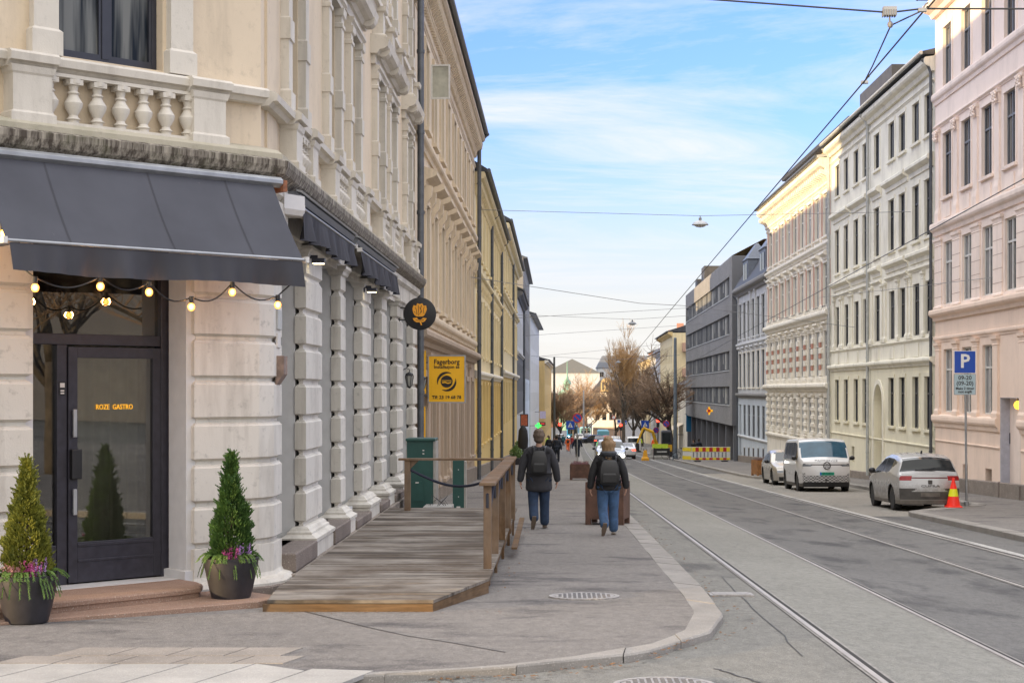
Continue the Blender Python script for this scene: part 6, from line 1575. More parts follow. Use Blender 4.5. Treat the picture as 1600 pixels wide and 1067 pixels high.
def grille_mat():
    t=NT('honeycomb_grille'); p=t.pos((13,13,20),True); v=t.N('ShaderNodeTexChecker'); v.inputs['Scale'].default_value=1.; t.L(p,v.inputs[0]); 
    t.col(t.mix(t.math('MULTIPLY',v.outputs['Fac'],.9),(.5,.5,.5),(.06,.06,.06))); t.set(Roughness=.5); return t.m
GRM=grille_mat()
BM=dict(body=PW,side_window=CG,pillar=BLACK,windshield=CGB,grille=GRM,lower_bumper=BLACK,headlight=HLENS,light_bar=SPOT,sill_trim=SPOT,rear_window=CG)
BS=dict(L=L,W=1.985,top=BT,ax=(.82,3.81),wr=.36,belt=[(0,.95),(.5,1.15),(4.71,1.15)],side=b_side,topf=b_top,front=b_front,rear=lambda y,z:None,mats=BM,mirror=(.62,1.24),tumble=.16,rnd=3.,fb=.24,pf=.13,crown=.05,rim=RIM)
r,M=car_root('parked_van',9.98,60.3,'toward',L,'white electric van with a blue tinted windscreen and green number plate, parked facing us','van')
car(r,M,BS,130,44,36)
T=M@Matrix.Translation((-.255,0,0))@Matrix.Rotation(rad(-90),4,'Z')
m=MB(M); m.box(-.275,-.235,-.26,.26,.62,.73); part(m,'number_plate',PLG,r); m=MB(M); m.box(-.28,-.276,.21,.26,.62,.73); m.box(-.19,-.186,.2,.25,.62,.73) if 0 else None; part(m,'plate_strip',PLB,r)
text('EP 53876',.10,BLACK,r,T@Matrix.Translation((.02,-.022,.675)),sx=1.)
text('MAJORSERVICE',.10,SPOT,r,M@Matrix.Translation((.015,0,1.145))@Matrix.Rotation(rad(-90),4,'Z')@Matrix.Translation((0,-.085,0))@Matrix.Rotation(rad(-25),4,'X'),sx=1.25)
m=MB(M); cx_=-.215
for rr,tt in ((.125,.016),):
    m.tube([(cx_-.02,rr*math.cos(a),.97+rr*math.sin(a)) for a in [2*math.pi*k/24 for k in range(25)]],tt,6)
for A_ in ([(-.055,.10),(0,.02),(.055,.10)],[(-.10,.055),(-.045,-.09),(0,.0),(.045,-.09),(.10,.055)]):
    m.tube([(cx_-.02,y_,.97+z_) for y_,z_ in A_],.012,6)
part(m,'emblem',SPOT,r)
m=MB(M); m.ball((-.2,0,.44),(.04,.12,.05),12,6); part(m,'fog_sensor',BLACK,r)
m=MB(M)
for s_ in (-1,1):
    m.ball((1.25,s_*.42,1.28),(.1,.2,.22),10,6)
m.split('seat_back',SPOT,r)
# --- sedan behind
L=4.7
ST=[(0,.62),(.15,.76),(.9,.90),(1.25,.96),(1.9,1.33),(2.5,1.44),(3.1,1.40),(4.0,1.08),(4.5,1.02),(4.7,.95)]
def s_side(x,z):
    tz=interp(ST,x)
    if .93<z<tz-.07 and 1.45<x<3.75: return 'pillar' if abs(x-2.5)<.03 else 'side_window'
def s_top(x,y):
    if 1.27<x<2.02 and abs(y)<.66: return 'windshield'
    if 3.15<x<3.95 and abs(y)<.62: return 'rear_window'
def mk(paintm,hl=HLENS,tl=REDL):
    def f(y,z):
        if .54<z<.64 and abs(y)>.52: return 'headlight'
        if z<.36 and abs(y)<.7: return 'lower_bumper'
    def b(y,z):
        if .74<z<.88 and abs(y)>.5: return 'tail_light'
        if z<.36: return 'lower_bumper'
    return dict(L=4.7,W=1.85,top=ST,ax=(.88,3.75),wr=.34,belt=[(0,.65),(1,.9),(3.5,.93),(4.7,.85)],side=s_side,topf=s_top,front=f,rear=b,mats=dict(body=paintm,side_window=CG,pillar=BLACK,windshield=CG,rear_window=CG,headlight=hl,tail_light=tl,lower_bumper=BLACK),mirror=(1.75,.98),tumble=.30,rim=RIM)
r,M=car_root('parked_sedan',10.05,68.2,'toward',L,'champagne sedan parked directly behind the white van'); car(r,M,mk(PG),80,26,20)
# traffic
TR='cars in the far traffic'
VT=[(0,.95),(.1,1.05),(.9,1.25),(1.6,1.85),(2.0,1.95),(5.0,1.95),(5.2,1.8)]
def v_side(x,z): return 'side_window' if 1.2<z<1.75 and 1.2<x<2.2 and z<1.2+(x-.9)*.8 else None
def v_top(x,y): return 'windshield' if .95<x<1.6 and abs(y)<.8 else None
def vspec(p,hl=HLENS,tl=REDL):
    s=mk(p,hl,tl); s.update(L=5.2,W=1.95,top=VT,ax=(.95,4.2),belt=[(0,1.),(5.2,1.2)],side=v_side,topf=v_top,tumble=.12,mirror=(1.3,1.25)); s['rear']=lambda y,z:'tail_light' if abs(y)>.82 and .8<z<1.3 else ('rear_window' if 1.3<z<1.75 and abs(y)<.75 else None); return s
SUVT=[(0,.8),(.12,.95),(.95,1.08),(1.5,1.5),(2.0,1.66),(3.8,1.62),(4.4,1.2),(4.5,1.1)]
def suv(p,hl=HLENS,tl=REDL):
    s=mk(p,hl,tl); s.update(L=4.5,top=SUVT,ax=(.85,3.65),belt=[(0,.9),(4.5,1.05)],side=lambda x,z:'side_window' if 1.08<z<1.5 and 1.3<x<4.0 and z<1.0+(x-1.)*.9 else None,topf=lambda x,y:'windshield' if 1.0<x<1.6 and abs(y)<.72 else None,mirror=(1.4,1.12)); s['rear']=lambda y,z:'tail_light' if abs(y)>.5 and .85<z<1.0 else None
    s['front']=lambda y,z:'headlight' if abs(y)>.5 and .62<z<.78 else ('lower_bumper' if z<.5 and abs(y)<.6 else None); return s
def traffic(name,px,Y,face,spec,label,yaw=None,cat='car'):
    r,M=car_root(name,(px-VX)*Y/F,Y,face,spec['L'],label,cat,TR,yaw=yaw); car(r,M,spec,36,12,10)
traffic('oncoming_car',955,99,'toward',suv(PSV,HLIT),'silver blue car driving toward us with its headlights lit')
traffic('white_car',979,150,'away',mk(PW,HLENS,REDLIT),'white car with red tail lamps just behind the oncoming silver car')
traffic('white_van',990,208,'away',vspec(PW),'white van waiting at the right kerb in the distance',cat='van')
traffic('crossing_car',926,300,'away',suv(PD),'dark car crossing the street sideways at the junction',yaw=rad(12))
traffic('waiting_car',937,268,'away',suv(PD,HLENS,REDLIT),'dark car with glowing red tail lamps near the crossing car')
traffic('waiting_car',917,352,'away',suv(PD,HLENS,REDLIT),'small dark car with red tail lamps beyond the junction')
traffic('white_suv',918,385,'away',suv(PW),'white car directly beyond the junction between the buses')
traffic('white_car',875,300,'toward',suv(PW),'white car standing left of the blue bus')
traffic('white_car',962,275,'away',suv(PW),'white car partly hidden behind the walking woman near the junction')
def boxveh(name,px,Y,w,h,l,mat,label,cat,lit=None,frontglass=True):
    x=(px-VX)*Y/F; z=zroad(x,Y); r=empty(name,mtx(x,Y,z),label,cat,TR); M=WM[r.name]
    m=MB(M); m.loft_poly([(-w/2,0),(w/2,0),(w/2,l),(-w/2,l)],[(.35,-.05),(.5,0),(h-.25,0),(h,-.2)]); part(m,'body',mat,r)
    if frontglass:
        m=MB(M); m.box(-w*.43,w*.43,-.03,.05,h*.42,h*.80); part(m,'windscreen',CG,r)
        m=MB(M); m.box(-w*.4,w*.4,-.04,.05,h*.84,h*.93); part(m,'destination_display',BLACK,r)
    for s_ in (-1,1):
        m=MB(M); m.box(s_*w*.32,s_*w*.45,-.05,.02,.75,.95); part(m,'headlight',lit or HLENS,r)
        for yy in (1.2,l-1.5): m=MB(M); m.lathe([(.45,-.14),(.45,.14)],(s_*(w/2-.18),yy,.45),14,'X'); part(m,'wheel',RUBBER,r)
boxveh('city_bus',895,372,2.6,3.2,12,plain('bus_blue',(.03,.22,.42),.4,var=.1),'blue city bus facing us with lit headlights','bus',HLIT)
boxveh('city_bus',915,415,2.6,3.0,12,plain('bus_mint',(.22,.42,.38),.4,var=.1),'mint green bus farther back beyond the junction','bus')
boxveh('box_truck',943,330,2.3,2.6,6,plain('truck_blue',(.13,.36,.48),.5,var=.08),'pale blue box truck seen from behind at the junction','truck',REDL,False)

traffic('waiting_car',905,318,'toward',suv(PG),'beige car facing us left of the crossing dark car')
traffic('waiting_car',948,300,'away',suv(plain('red_car_paint',(.35,.03,.02),.3,var=.1),HLENS,REDLIT),'red car waiting right of the crossing dark car')
traffic('waiting_car',985,240,'away',suv(PSV,HLENS,REDLIT),'grey car queued ahead of the white van on the right')
def P(mb,n,mat,r,**k): return mb.build(n,mat,r,**k)
GRN=plain('cabinet_green',(.014,.065,.055),.5,var=.12,bump=.0005); CABG=plain('cabinet_side',(.33,.31,.28),.6,var=.15)
# cabinets
r=empty('utility_cabinet',mtx(-2.47,30.4,gz(30)),'tall dark green utility cabinet against the wall behind the deck','cabinet'); 
m=MB(); m.cbox(-2.72,-2.24,30.1,30.8,gz(30),.76,.012); P(m,'body',GRN,r); m=MB(); m.cbox(-2.74,-2.2,30.06,30.84,.74,.79,.01); P(m,'lid',GRN,r)
m=MB(); m.box(-2.236,-2.19,30.12,30.8,gz(30),.735); P(m,'side_panel',CABG,r); m=MB(); m.cbox(-2.66,-2.42,30.085,30.1,-.36,.0,.0); P(m,'door',GRN,r)
m=MB(); m.box(-2.43,-2.40,30.085,30.099,.56,.58); m.box(-2.43,-2.40,30.085,30.099,.50,.52); m.split('bolt',WMET,r,gap=0); m=MB(); m.box(-2.56,-2.50,30.078,30.084,-.03,-.01); P(m,'label_plate',WMET,r)
r=empty('distribution_pillar',mtx(-1.8,30.4,gz(30)),'short dark green electric pillar standing right of the tall cabinet','cabinet')
m=MB(); m.cbox(-1.89,-1.68,30.3,30.5,gz(30),.38,.01); P(m,'body',GRN,r); m=MB(); m.box(-1.679,-1.64,30.31,30.5,gz(30),.36); P(m,'side_panel',CABG,r)
m=MB()
for z in (.2,-.3): m.box(-1.79,-1.775,30.29,30.3,z,z+.015)
m.box(-1.82,-1.75,30.29,30.3,-.52,-.47); m.split('mark',WMET,r,gap=0)
r=empty('stone_slab',mtx(-2.0,31,gz(31)),'pale stone slab on the ground with thin wire lying on it','slab'); m=MB(); m.box(-2.35,-1.85,29.2,30.0,gz(29)-.1,gz(29)+.42); P(m,'slab_body',SLAB,r)
m=MB()
rr_=random.Random(4)
for k in range(6): m.tube([(-2.1+rr_.uniform(-.2,.2),29.3+rr_.uniform(0,.4),gz(29)+.43),(-2.1+rr_.uniform(-.2,.2),29.5,gz(29)+.52+rr_.uniform(0,.1)),(-2.1+rr_.uniform(-.2,.2),29.3+rr_.uniform(0,.4),gz(29)+.43)],.004,4)
P(m,'wire',BLACK,r)
# lanterns
for k,(x,Y,z,lab) in enumerate([(-2.93,33.0,1.92,'black wall lantern on the last rusticated pillar'),(-3.0,37.2,1.88,'black wall lantern beside the drainpipe')]):
    r=empty('wall_lantern',mtx(x,Y,z),lab,'lantern','black wall lanterns'); M=WM[r.name]
    m=MB(M); m.tube([(-.14,0,.16),(-.06,0,.20),(0,0,.17),(0,0,.12)],.01,6); m.box(-.16,-.13,-.03,.03,.02,.2); P(m,'bracket',BLACK,r)
    m=MB(M); m.lathe([(.09,.04),(.07,.09),(.02,.12)],(0,0,0),6); m.lathe([(.05,-.16),(.03,-.19),(.01,-.21)],(0,0,0),6)
    for q in range(6): a=q*math.pi/3; m.tube([(.085*math.cos(a),.085*math.sin(a),.04),(.05*math.cos(a),.05*math.sin(a),-.16)],.006,4)
    P(m,'frame',BLACK,r); m=MB(M); m.lathe([(.078,.035),(.045,-.155)],(0,0,0),6); P(m,'glass',plain('lantern_glass',(.25,.25,.23),.2,var=.1) if 'lantern_glass' not in MT else MT['lantern_glass'],r)
# yellow company sign
YS_=plain('sign_yellow_face',(.87,.47,.01),.45,var=.03); r=empty('company_sign',mtx(-3.1,39.4,1.95),'yellow company sign with black lettering and a phone number','sign'); M=Matrix.Translation((-2.60,39.4,1.945))
m=MB(M); a,b,t=.455,.575,.028
m.box(-a,a,-.04,.04,b-t,b);m.box(-a,a,-.04,.04,-b,-b+t);m.box(-a,-a+t,-.04,.04,-b+t,b-t);m.box(a-t,a,-.04,.04,-b+t,b-t); P(m,'frame',METAL,r)
m=MB(M); m.box(-a+t,a-t,-.03,.03,-b+t,b-t); P(m,'face',YS_,r)
m=MB(M); m.box(-.62,-a,-.02,.02,.38,.42); m.box(-.62,-a,-.02,.02,-.42,-.38); m.box(-.62,-.56,-.04,.04,-1.5,1.0); P(m,'bracket',ZINC,r)
BT_=plain('sign_lettering',(.02,.015,.012),.6,var=0)
def serif(s,size,z,sx=1.,off=.004): return text(s,size,BT_,r,M@Matrix.Translation((0,-.034,z)),sx=sx,offset=off)
serif('Fagerborg',.165,.41,.92,.003); serif('Installasjon as',.112,.29,1.0,.002); serif('Tlf: 23 19 68 78',.11,-.44,1.0,.002)
m=MB(M)
def arc(rad_,w_,a0,a1,cx=0,cz=-.06,n=20,taper=True):
    V=[]
    for k in range(n+1):
        t=k/n; a=a0+(a1-a0)*t; ww=w_*(math.sin(math.pi*t)*.9+.1 if taper else 1)
        V+= [(cx+(rad_-ww)*math.cos(a),-.036,cz+(rad_-ww)*math.sin(a)),(cx+(rad_+ww*.3)*math.cos(a),-.036,cz+(rad_+ww*.3)*math.sin(a))]
    m.add(V,[(2*k,2*k+1,2*k+3,2*k+2) for k in range(n)])
arc(.225,.05,rad(60),rad(200)); arc(.225,.05,rad(240),rad(380))
m.extr([(.145*math.cos(a)+0,-.06+.145*math.sin(a)) for a in [2*math.pi*k/28 for k in range(28)]],-.036,-.033); P(m,'logo',BT_,r,recalc=False)
m=MB(M); m.extr([(-.12,-.03),(.12,-.03),(.12,-.045),(-.12,-.045)],-.040,-.037); m.extr([(-.12,-.075),(-.04,-.06),(.02,-.085),(.11,-.07),(.11,-.09),(.03,-.115),(-.04,-.09),(-.10,-.10)],-.040,-.037); P(m,'logo_mark',YS_,r)
# small yellow fittings of the shop
r=empty('shop_strip_sign',mtx(-3.12,38.2,1.9),'narrow yellow vertical strip sign by the brown shop window','sign'); m=MB(); m.box(-3.12,-3.0,38.1,38.14,1.6,2.6); m.split('panel',YS_,r)
m=MB(); m.box(-3.12,-3.02,38.2,38.24,-.2,1.3); P(m,'lower_panel',YS_,r)
# parking sign
BLU=plain('sign_blue',(.01,.07,.42),.4,var=.03); LB=plain('sign_pale_blue',(.42,.55,.60),.4,var=.03); SW=plain('sign_white',(.78,.78,.76),.4,var=.03); SRED=plain('sign_border_red',(.5,.02,.03),.4,var=.03)
Yp=45.0; s=F/Yp; X0=(1507.5-VX)/s; zt=H-(548-HY)/s
r=empty('parking_sign',mtx(X0+.08,Yp,gz(Yp)-.22),'tall blue parking sign with time plate on a grey pole beside the cone','sign')
m=MB(); m.tube([(X0+.02,Yp+.04,zt-.05),(X0+.06,Yp+.04,gz(Yp)-.24)],.032,10); m.lathe([(.07,gz(Yp)-.25),(.07,gz(Yp)-.1),(.04,gz(Yp)-.08)],(X0+.06,Yp+.04,0),10); P(m,'pole',METAL,r,smooth=True)
m=MB(); m.cbox(X0-.3,X0+.3,Yp-.01,Yp+.01,zt-.62,zt,0); P(m,'rim',SW,r); m=MB(); m.box(X0-.285,X0+.285,Yp-.016,Yp-.011,zt-.605,zt-.015); pf=P(m,'blue_face',BLU,r)
text('P',.52,SW,r,Matrix.Translation((X0+.0,Yp-.018,zt-.30)),offset=.012)
m=MB(); m.box(X0-.3,X0+.3,Yp-.01,Yp+.01,zt-1.21,zt-.635); P(m,'plate_rim',METAL,r); m=MB(); m.box(X0-.285,X0+.285,Yp-.016,Yp-.011,zt-1.195,zt-.65); P(m,'time_plate',LB,r)
for tx,sz,dz in (('09-20',.16,.745),('(09-20)',.16,.895),('Maks 2 timer',.095,1.035),('mot avgift',.095,1.125)): text(tx,sz,BT_,r,Matrix.Translation((X0,Yp-.018,zt-dz)),offset=.002)
# cone
Yc=44.2;x=10.75; zc_=gz(Yc)-.22; r=empty('traffic_cone',mtx(x,Yc,zc_),'red traffic cone with a yellow band beside the silver hatchback','traffic cone'); M=WM[r.name]
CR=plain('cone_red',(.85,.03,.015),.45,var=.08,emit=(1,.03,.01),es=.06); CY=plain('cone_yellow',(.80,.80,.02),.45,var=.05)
m=MB(M); m.loft_poly([(-.2,-.2),(.2,-.2),(.2,.2),(-.2,.2)],[(0,0),(.03,0),(.05,-.03)]); m.lathe([(.19,.03),(.135,.30)],(0,0,0),20); m.lathe([(.098,.50),(.04,.72),(.03,.80),(.02,.80)],(0,0,0),20); P(m,'cone',CR,r,smooth=True)
m=MB(M); m.lathe([(.137,.30),(.097,.50)],(0,0,0),20); P(m,'reflective_band',CY,r,smooth=True)
# manholes
MHM=plain('cast_iron',(.30,.28,.26),.6,metal=.2,var=.4,scale=30,bump=.002,obj=False)
def manhole(px,py,rr,label,zf,D=1.67,sq=False):
    s=(py-683)/D; x,Y=(px-VX)/s,F/s; z=zf(x,Y); z+=.008; r=empty('manhole_cover',mtx(x,Y,z),label,'manhole cover','iron covers in the ground'); M=WM[r.name]@Matrix.Rotation(math.atan(-.0285),4,'X')
    m=MB(M)
    if sq:
        m.loft_poly([(-rr,-rr*.7),(rr,-rr*.7),(rr,rr*.7),(-rr,rr*.7)],[(-.02,0),(.006,0)])
        P(m,'frame',MHM,r); m=MB(M)
        for k in range(9): m.box(-rr*.85,rr*.85,-rr*.6+k*rr*.145,-rr*.6+k*rr*.145+.03,.006,.012)
        P(m,'grating',MHM,r); return
    m.lathe([(rr,-.02),(rr,.006),(rr*.88,.006),(rr*.88,.001),(rr*.84,.001),(rr*.84,.006),(.001,.006)],(0,0,0),48); P(m,'frame',MHM,r)
    m=MB(M)
    for k in range(-6,7):
        for q in range(-6,7):
            a,b=k*.055*rr/.4,q*.055*rr/.4
            if a*a+b*b<(rr*.78)**2: m.box(a-.016,a+.016,b-.016,b+.016,.006,.010)
    P(m,'tread',plain('worn_iron',(.13,.12,.11),.6,metal=.2,var=.3,scale=20,obj=False) if 'worn_iron' not in MT else MT['worn_iron'],r)
manhole(913,932,.37,'round iron manhole cover in the left pavement',lambda x,y:gz(y))
manhole(1142,932,.24,'small rectangular drain cover in the road near the curved kerb',lambda x,y:zroad(x,y)+.004,1.76,True)
manhole(1038,1072,.36,'round iron cover cut by the bottom edge of the picture',lambda x,y:zroad(x,y)+.004,1.74)
manhole(1415,812,.3,'iron cover on the far pavement edge beside the parking sign',lambda x,y:zroad(x,y)+.006,2.0) if 0 else None
# hanging lamps + wires
WIRE=plain('wire_black',(.02,.02,.022),.5,var=0); WIREG=plain('wire_grey',(.20,.20,.21),.5,var=0,metal=.3)
def wire(name,pts,rr,label,mat=WIRE,cat='wire',sag=0,grp='overhead wires'):
    V=[Vector(pts[0])]
    for a,b in zip(pts,pts[1:]):
        a=Vector(a);b=Vector(b)
        for k in range(1,13): t=k/12; q=a.lerp(b,t); q.z-=sag*4*t*(1-t); V.append(q)
    m=MB(); m.tube(V,rr,5); o=m.build(name,mat,None); return tag(o,label,cat,grp)
def along(Xl,hgt,Ys): return [(Xl+bend(Y),Y,gz(Y)+hgt) for Y in Ys]
wire('contact_wire',along(3.07,5.20,[5,13.5]),.008,'thick black contact wire over the near track, rising to the top right'); 
wire('contact_wire',[(3.07,13.5,4.83),(3.07,45,3.75),(3.10,75,2.35+.35),*along(3.07,4.75,[110,150,200])],.008,'long contact wire running down the middle of the street from the span fitting')
wire('contact_wire',along(6.05,5.0,[10,45,75,110,150,200]),.008,'contact wire over the far track, crossing the ivory facade')
q=at(1390,20,13.5)
wire('span_wire',[(-14,13.4,5.99),tuple(q),tuple(at(1441,14,13.5)),(14,13.5,4.80)],.008,'black span wire across the top right corner of the picture')
wire('hanger_wire',[tuple(q+Vector((0,0,-.06))),tuple(at(1392,40,13.6)),tuple(at(1363,104,16)),tuple(at(1349,131,16.6))],.007,'short hanger wire dropping from the insulator to the contact wire clamp')
wire('hanger_wire',[tuple(at(1392,40,13.6)),tuple(at(1441,17,13.5))],.007,'short hanger wire from the insulator to the right contact clamp')
r=empty('wire_insulator',Matrix.Translation(q),'ribbed grey insulator block hanging on the span wire','insulator'); M=WM[r.name]
m=MB(M); m.box(-.055,.055,-.03,.03,-.025,.045); P(m,'block',METAL,r)
m=MB(M)
for k in range(6): m.box(-.058+.02*k,-.050+.02*k,-.035,.035,-.035,.02)
m.split('rib',WIREG,r,gap=0); m=MB(M); m.ball((.005,0,-.10),(.025,.025,.03),8,6); m.tube([(0,0,-.03),(.004,0,-.1)],.008,5); P(m,'hook',WIREG,r)
for k,(px,py,Y) in enumerate(((1351,129,16.6),(1441,16,13.5))):
    r=empty('wire_clamp',Matrix.Translation(at(px,py,Y)),['metal clamp gripping the contact wire below the insulator','metal clamp at the top right where the wires cross'][k],'clamp','wire clamps'); M=WM[r.name]
    m=MB(M); m.box(-.035,.035,-.02,.02,-.015,.015); P(m,'jaw',METAL,r); m=MB(M); m.tube([(0,0,0),(.03,0,.05),(.05,0,.06)],.008,5); P(m,'arm',WIREG,r)
def hlamp(px,py,Y,label,w=.33):
    c=at(px,py,Y); r=empty('hanging_lamp',Matrix.Translation(c),label,'street lamp','lamps hung on wires over the street'); M=WM[r.name]
    m=MB(M); m.lathe([(w,-.02),(w*.98,.0),(w*.75,.09),(w*.35,.15),(w*.18,.17),(w*.18,.26),(.03,.28)],(0,0,0),24); P(m,'shade',METAL if Y<80 else FRAMEG,r,smooth=True)
    m=MB(M); m.lathe([(w*.8,-.02),(w*.5,-.09),(.01,-.12)],(0,0,0),16); P(m,'lens',plain('lamp_lens',(.45,.45,.43),.3,var=.05) if 'lamp_lens' not in MT else MT['lamp_lens'],r); m=MB(M); m.tube([(0,0,.26),(0,0,.34)],.02,6); P(m,'hook',WIREG,r); return c
c=hlamp(1094,351,64,'round grey lamp hung on a wire over the street, the nearest one')
wire('lamp_wire',[tuple(at(750,328,64.2)),(c.x,64,c.z+.34),(13.9,64,c.z+.5)],.010,'thin grey wire carrying the nearest hanging lamp',WIREG)
c=hlamp(988,506,124,'second hanging lamp farther down the street'); wire('lamp_wire',[(-3.0,124,c.z+.7),(c.x,124,c.z+.34),(14.3,124,c.z+.9)],.014,'wire carrying the second hanging lamp',WIREG)
c=hlamp(966,566,205,'third hanging lamp near the bare trees'); wire('lamp_wire',[(-3.0,205,c.z+.8),(c.x,205,c.z+.34),(15.6,205,c.z+.9)],.02,'wire carrying the third hanging lamp',WIREG)
for k,(a,Ya,b,Yb) in enumerate([((724,431),55,(1075,478),75),((840,455),116,(1075,478),75)]): pass
n1=at(1075,478,75)
wire('span_wire',[tuple(at(722,431,60)),tuple(n1+Vector((-2.2,0,.12))),tuple(n1),(13.9,76,4.6)],.012,'span wire from the tan building across to the brick striped building',WIREG)
wire('span_wire',[tuple(at(722,456,58)),tuple(at(748,440,66))],.010,'short bracing wire on the tan building wall',WIREG)
wire('span_wire',[(-3.0,112,6.6),(14.2,112,7.6)],.014,'span wire crossing the street beyond the tan building',WIREG)
wire('span_wire',[(-3.0,160,7.0),(15,160,8.2)],.016,'span wire crossing in front of the modern grey building',WIREG)
wire('span_wire',[(-2.6,230,6.4),(15.6,230,8.2)],.02,'faint span wire near the birch crown',WIREG)
wire('span_wire',[tuple(at(1280,465,80)),tuple(at(1556,433,52))],.010,'thin wire running past the ivory facade to the pink wall hook',WIREG)
# poles
def pole(name,px,py,Y,rr,label,mat=METAL):
    x=(px-VX)*Y/F; zt_=H-(py-HY)*Y/F; z=min(zroad(x,Y)-.02,gz(Y)-.22 if x>5 else gz(Y)); r=empty(name,mtx(x,Y,z),label,'pole'); m=MB(); m.lathe([(rr*1.5,z),(rr*1.5,z+.5),(rr*1.1,z+.55),(rr*.8,zt_),(.01,zt_+.05)],(x,Y,0),12); P(m,'shaft',mat,r,smooth=True)
    m=MB(); m.lathe([(rr*1.7,z),(rr*1.7,z+.12)],(x,Y,0),12); P(m,'base_collar',mat,r); return r
POLM=plain('pole_paint',(.13,.16,.19),.6,var=.2,scale=3)
pole('wire_pole',1055,528,142,.16,'tall grey wire pole beside the striped barrier',POLM)
pole('wire_pole',866,558,262,.2,'dark wire pole left of the bare trees',plain('pole_dark',(.07,.075,.07),.7))
pole('wire_pole',912,610,340,.18,'slim pale pole in front of the brown brick block',METAL)
def rsign(px,py,Y,rr,kind,label,zb=None,poleon=True):
    c=at(px,py,Y); z=gz(Y) if c.x<5 else gz(Y)-.22; r=empty('road_sign',mtx(c.x,Y,z),label,'road sign','road signs along the street'); M=Matrix.Translation(c)
    if poleon: m=MB(); m.tube([(c.x,Y+.05,z),(c.x,Y+.05,c.z+rr)],.03,8); P(m,'pole',METAL,r)
    if kind=='nostop':
        m=MB(M); m.lathe([(rr,-.0),(rr,.02)],(0,0,0),28,'Y'); P(m,'border',SRED,r); m=MB(M); m.lathe([(rr*.78,.02),(rr*.78,.03)],(0,0,0),28,'Y'); P(m,'disc',BLU,r)
        m=MB(M); a=rr*.62; w_=rr*.09; m.add([(-a-w_,-.035,a-w_),(-a+w_,-.035,a+w_),(a+w_,-.035,-a+w_),(a-w_,-.035,-a-w_)],[(0,1,2,3)]); P(m,'bar',SRED,r,recalc=False)
    elif kind=='cross':
        m=MB(M); m.box(-rr,rr,-.02,0,-rr,rr); P(m,'plate',BLU,r); m=MB(M); m.extr([(-rr*.62,-rr*.55),(rr*.62,-rr*.55),(0,rr*.65)],-.03,-.021); P(m,'triangle',SW,r)
        m=MB(M); m.ball((0,-.035,rr*.22),(rr*.1,.01,rr*.1),8,5); m.tube([(0,-.035,rr*.12),(0,-.035,-rr*.15),(rr*.2,-.035,-rr*.45)],rr*.06,5); m.tube([(0,-.035,-rr*.15),(-rr*.2,-.035,-rr*.45)],rr*.06,5); P(m,'walking_figure',BT_,r)
    elif kind=='red': m=MB(M); m.lathe([(rr,0),(rr,.02)],(0,0,0),24,'Y'); P(m,'border',SRED,r); m=MB(M); m.lathe([(rr*.72,.02),(rr*.72,.03)],(0,0,0),24,'Y'); P(m,'disc',SW,r)
    elif kind=='plate': m=MB(M); m.box(-rr,rr,-.02,0,-rr*1.2,rr*1.2); P(m,'plate',SW,r); m=MB(M); m.lathe([(rr*.6,.022),(rr*.6,.03)],(0,0,rr*.3),20,'Y'); P(m,'symbol',BLU,r)
    return r
rsign(902,653,100,.29,'nostop','round no stopping sign on a thin pole above the smaller corten planter')
rsign(891,664,165,.42,'cross','blue pedestrian crossing sign on the left pavement')
rsign(1008,663,186,.44,'cross','blue pedestrian crossing sign on the right pavement')
rsign(1025,672,180,.32,'nostop','lower blue and red no stopping sign beside the excavator')
rsign(1041,662,165,.34,'nostop','upper blue and red no stopping sign nearest the tall wire pole')
rsign(959,652,250,.32,'red','round white sign with red border above the traffic')
rsign(967,659,238,.33,'plate','white sign plate with a blue disc left of the crossing lights')
rsign(976,660,245,.3,'cross','small blue sign right of the white sign plate')
def tlight(px,py,Y,label):
    c=at(px,py,Y); z=gz(Y)-.2; r=empty('traffic_light',mtx(c.x,Y,z),label,'traffic light','traffic lights showing red'); m=MB(); m.tube([(c.x,Y+.1,z),(c.x,Y+.1,c.z)],.06,8); P(m,'pole',FRAMED,r)
    M=Matrix.Translation(c); m=MB(M); m.box(-.17,.17,-.02,.2,-.75,.25); P(m,'housing',BLACK,r); m=MB(M); m.lathe([(.19,.02),(.19,.06)],(0,0,.0),16,'Y'); P(m,'red_lamp',REDLIT,r)
    m=MB(M); m.lathe([(.10,.02),(.10,.05)],(0,0,-.28),12,'Y'); m.lathe([(.10,.02),(.10,.05)],(0,0,-.55),12,'Y'); m.split('dark_lamp',FRAMED,r,gap=0)
tlight(875,663,215,'traffic light showing red at the left kerb'); tlight(970,664,230,'traffic light showing red in the middle of the junction'); tlight(1028,657,190,'traffic light showing red on the right pavement')
# pharmacy cross and other left signs
GE=plain('lit_green',(.05,1,.1),.4,var=0,emit=(.03,1,.08),es=1.6); c=at(841,665,200); r=empty('pharmacy_cross',Matrix.Translation(c),'lit green pharmacy cross on the left row of houses','sign'); M=WM[r.name]
m=MB(M); m.box(-.35,.35,-.08,.08,-.12,.12); m.box(-.12,.12,-.082,.082,-.36,.36); P(m,'cross',GE,r); m=MB(M); m.tube([(-1.1,.05,0),(-.3,.05,0)],.03,6); P(m,'bracket',BLACK,r)
c=at(848,662,215); r=empty('display_board',Matrix.Translation(c),'small dark display board with red dots beside the green cross','sign'); M=WM[r.name]; m=MB(M); m.box(-.36,.36,-.06,.06,-.22,.22); P(m,'housing',BLACK,r); m=MB(M); m.box(-.25,.25,-.07,-.062,-.05,.08); P(m,'led_text',plain('led_red',(.5,.05,.05),.5,var=.6,scale=30,emit=(.8,.05,.05),es=.5),r)
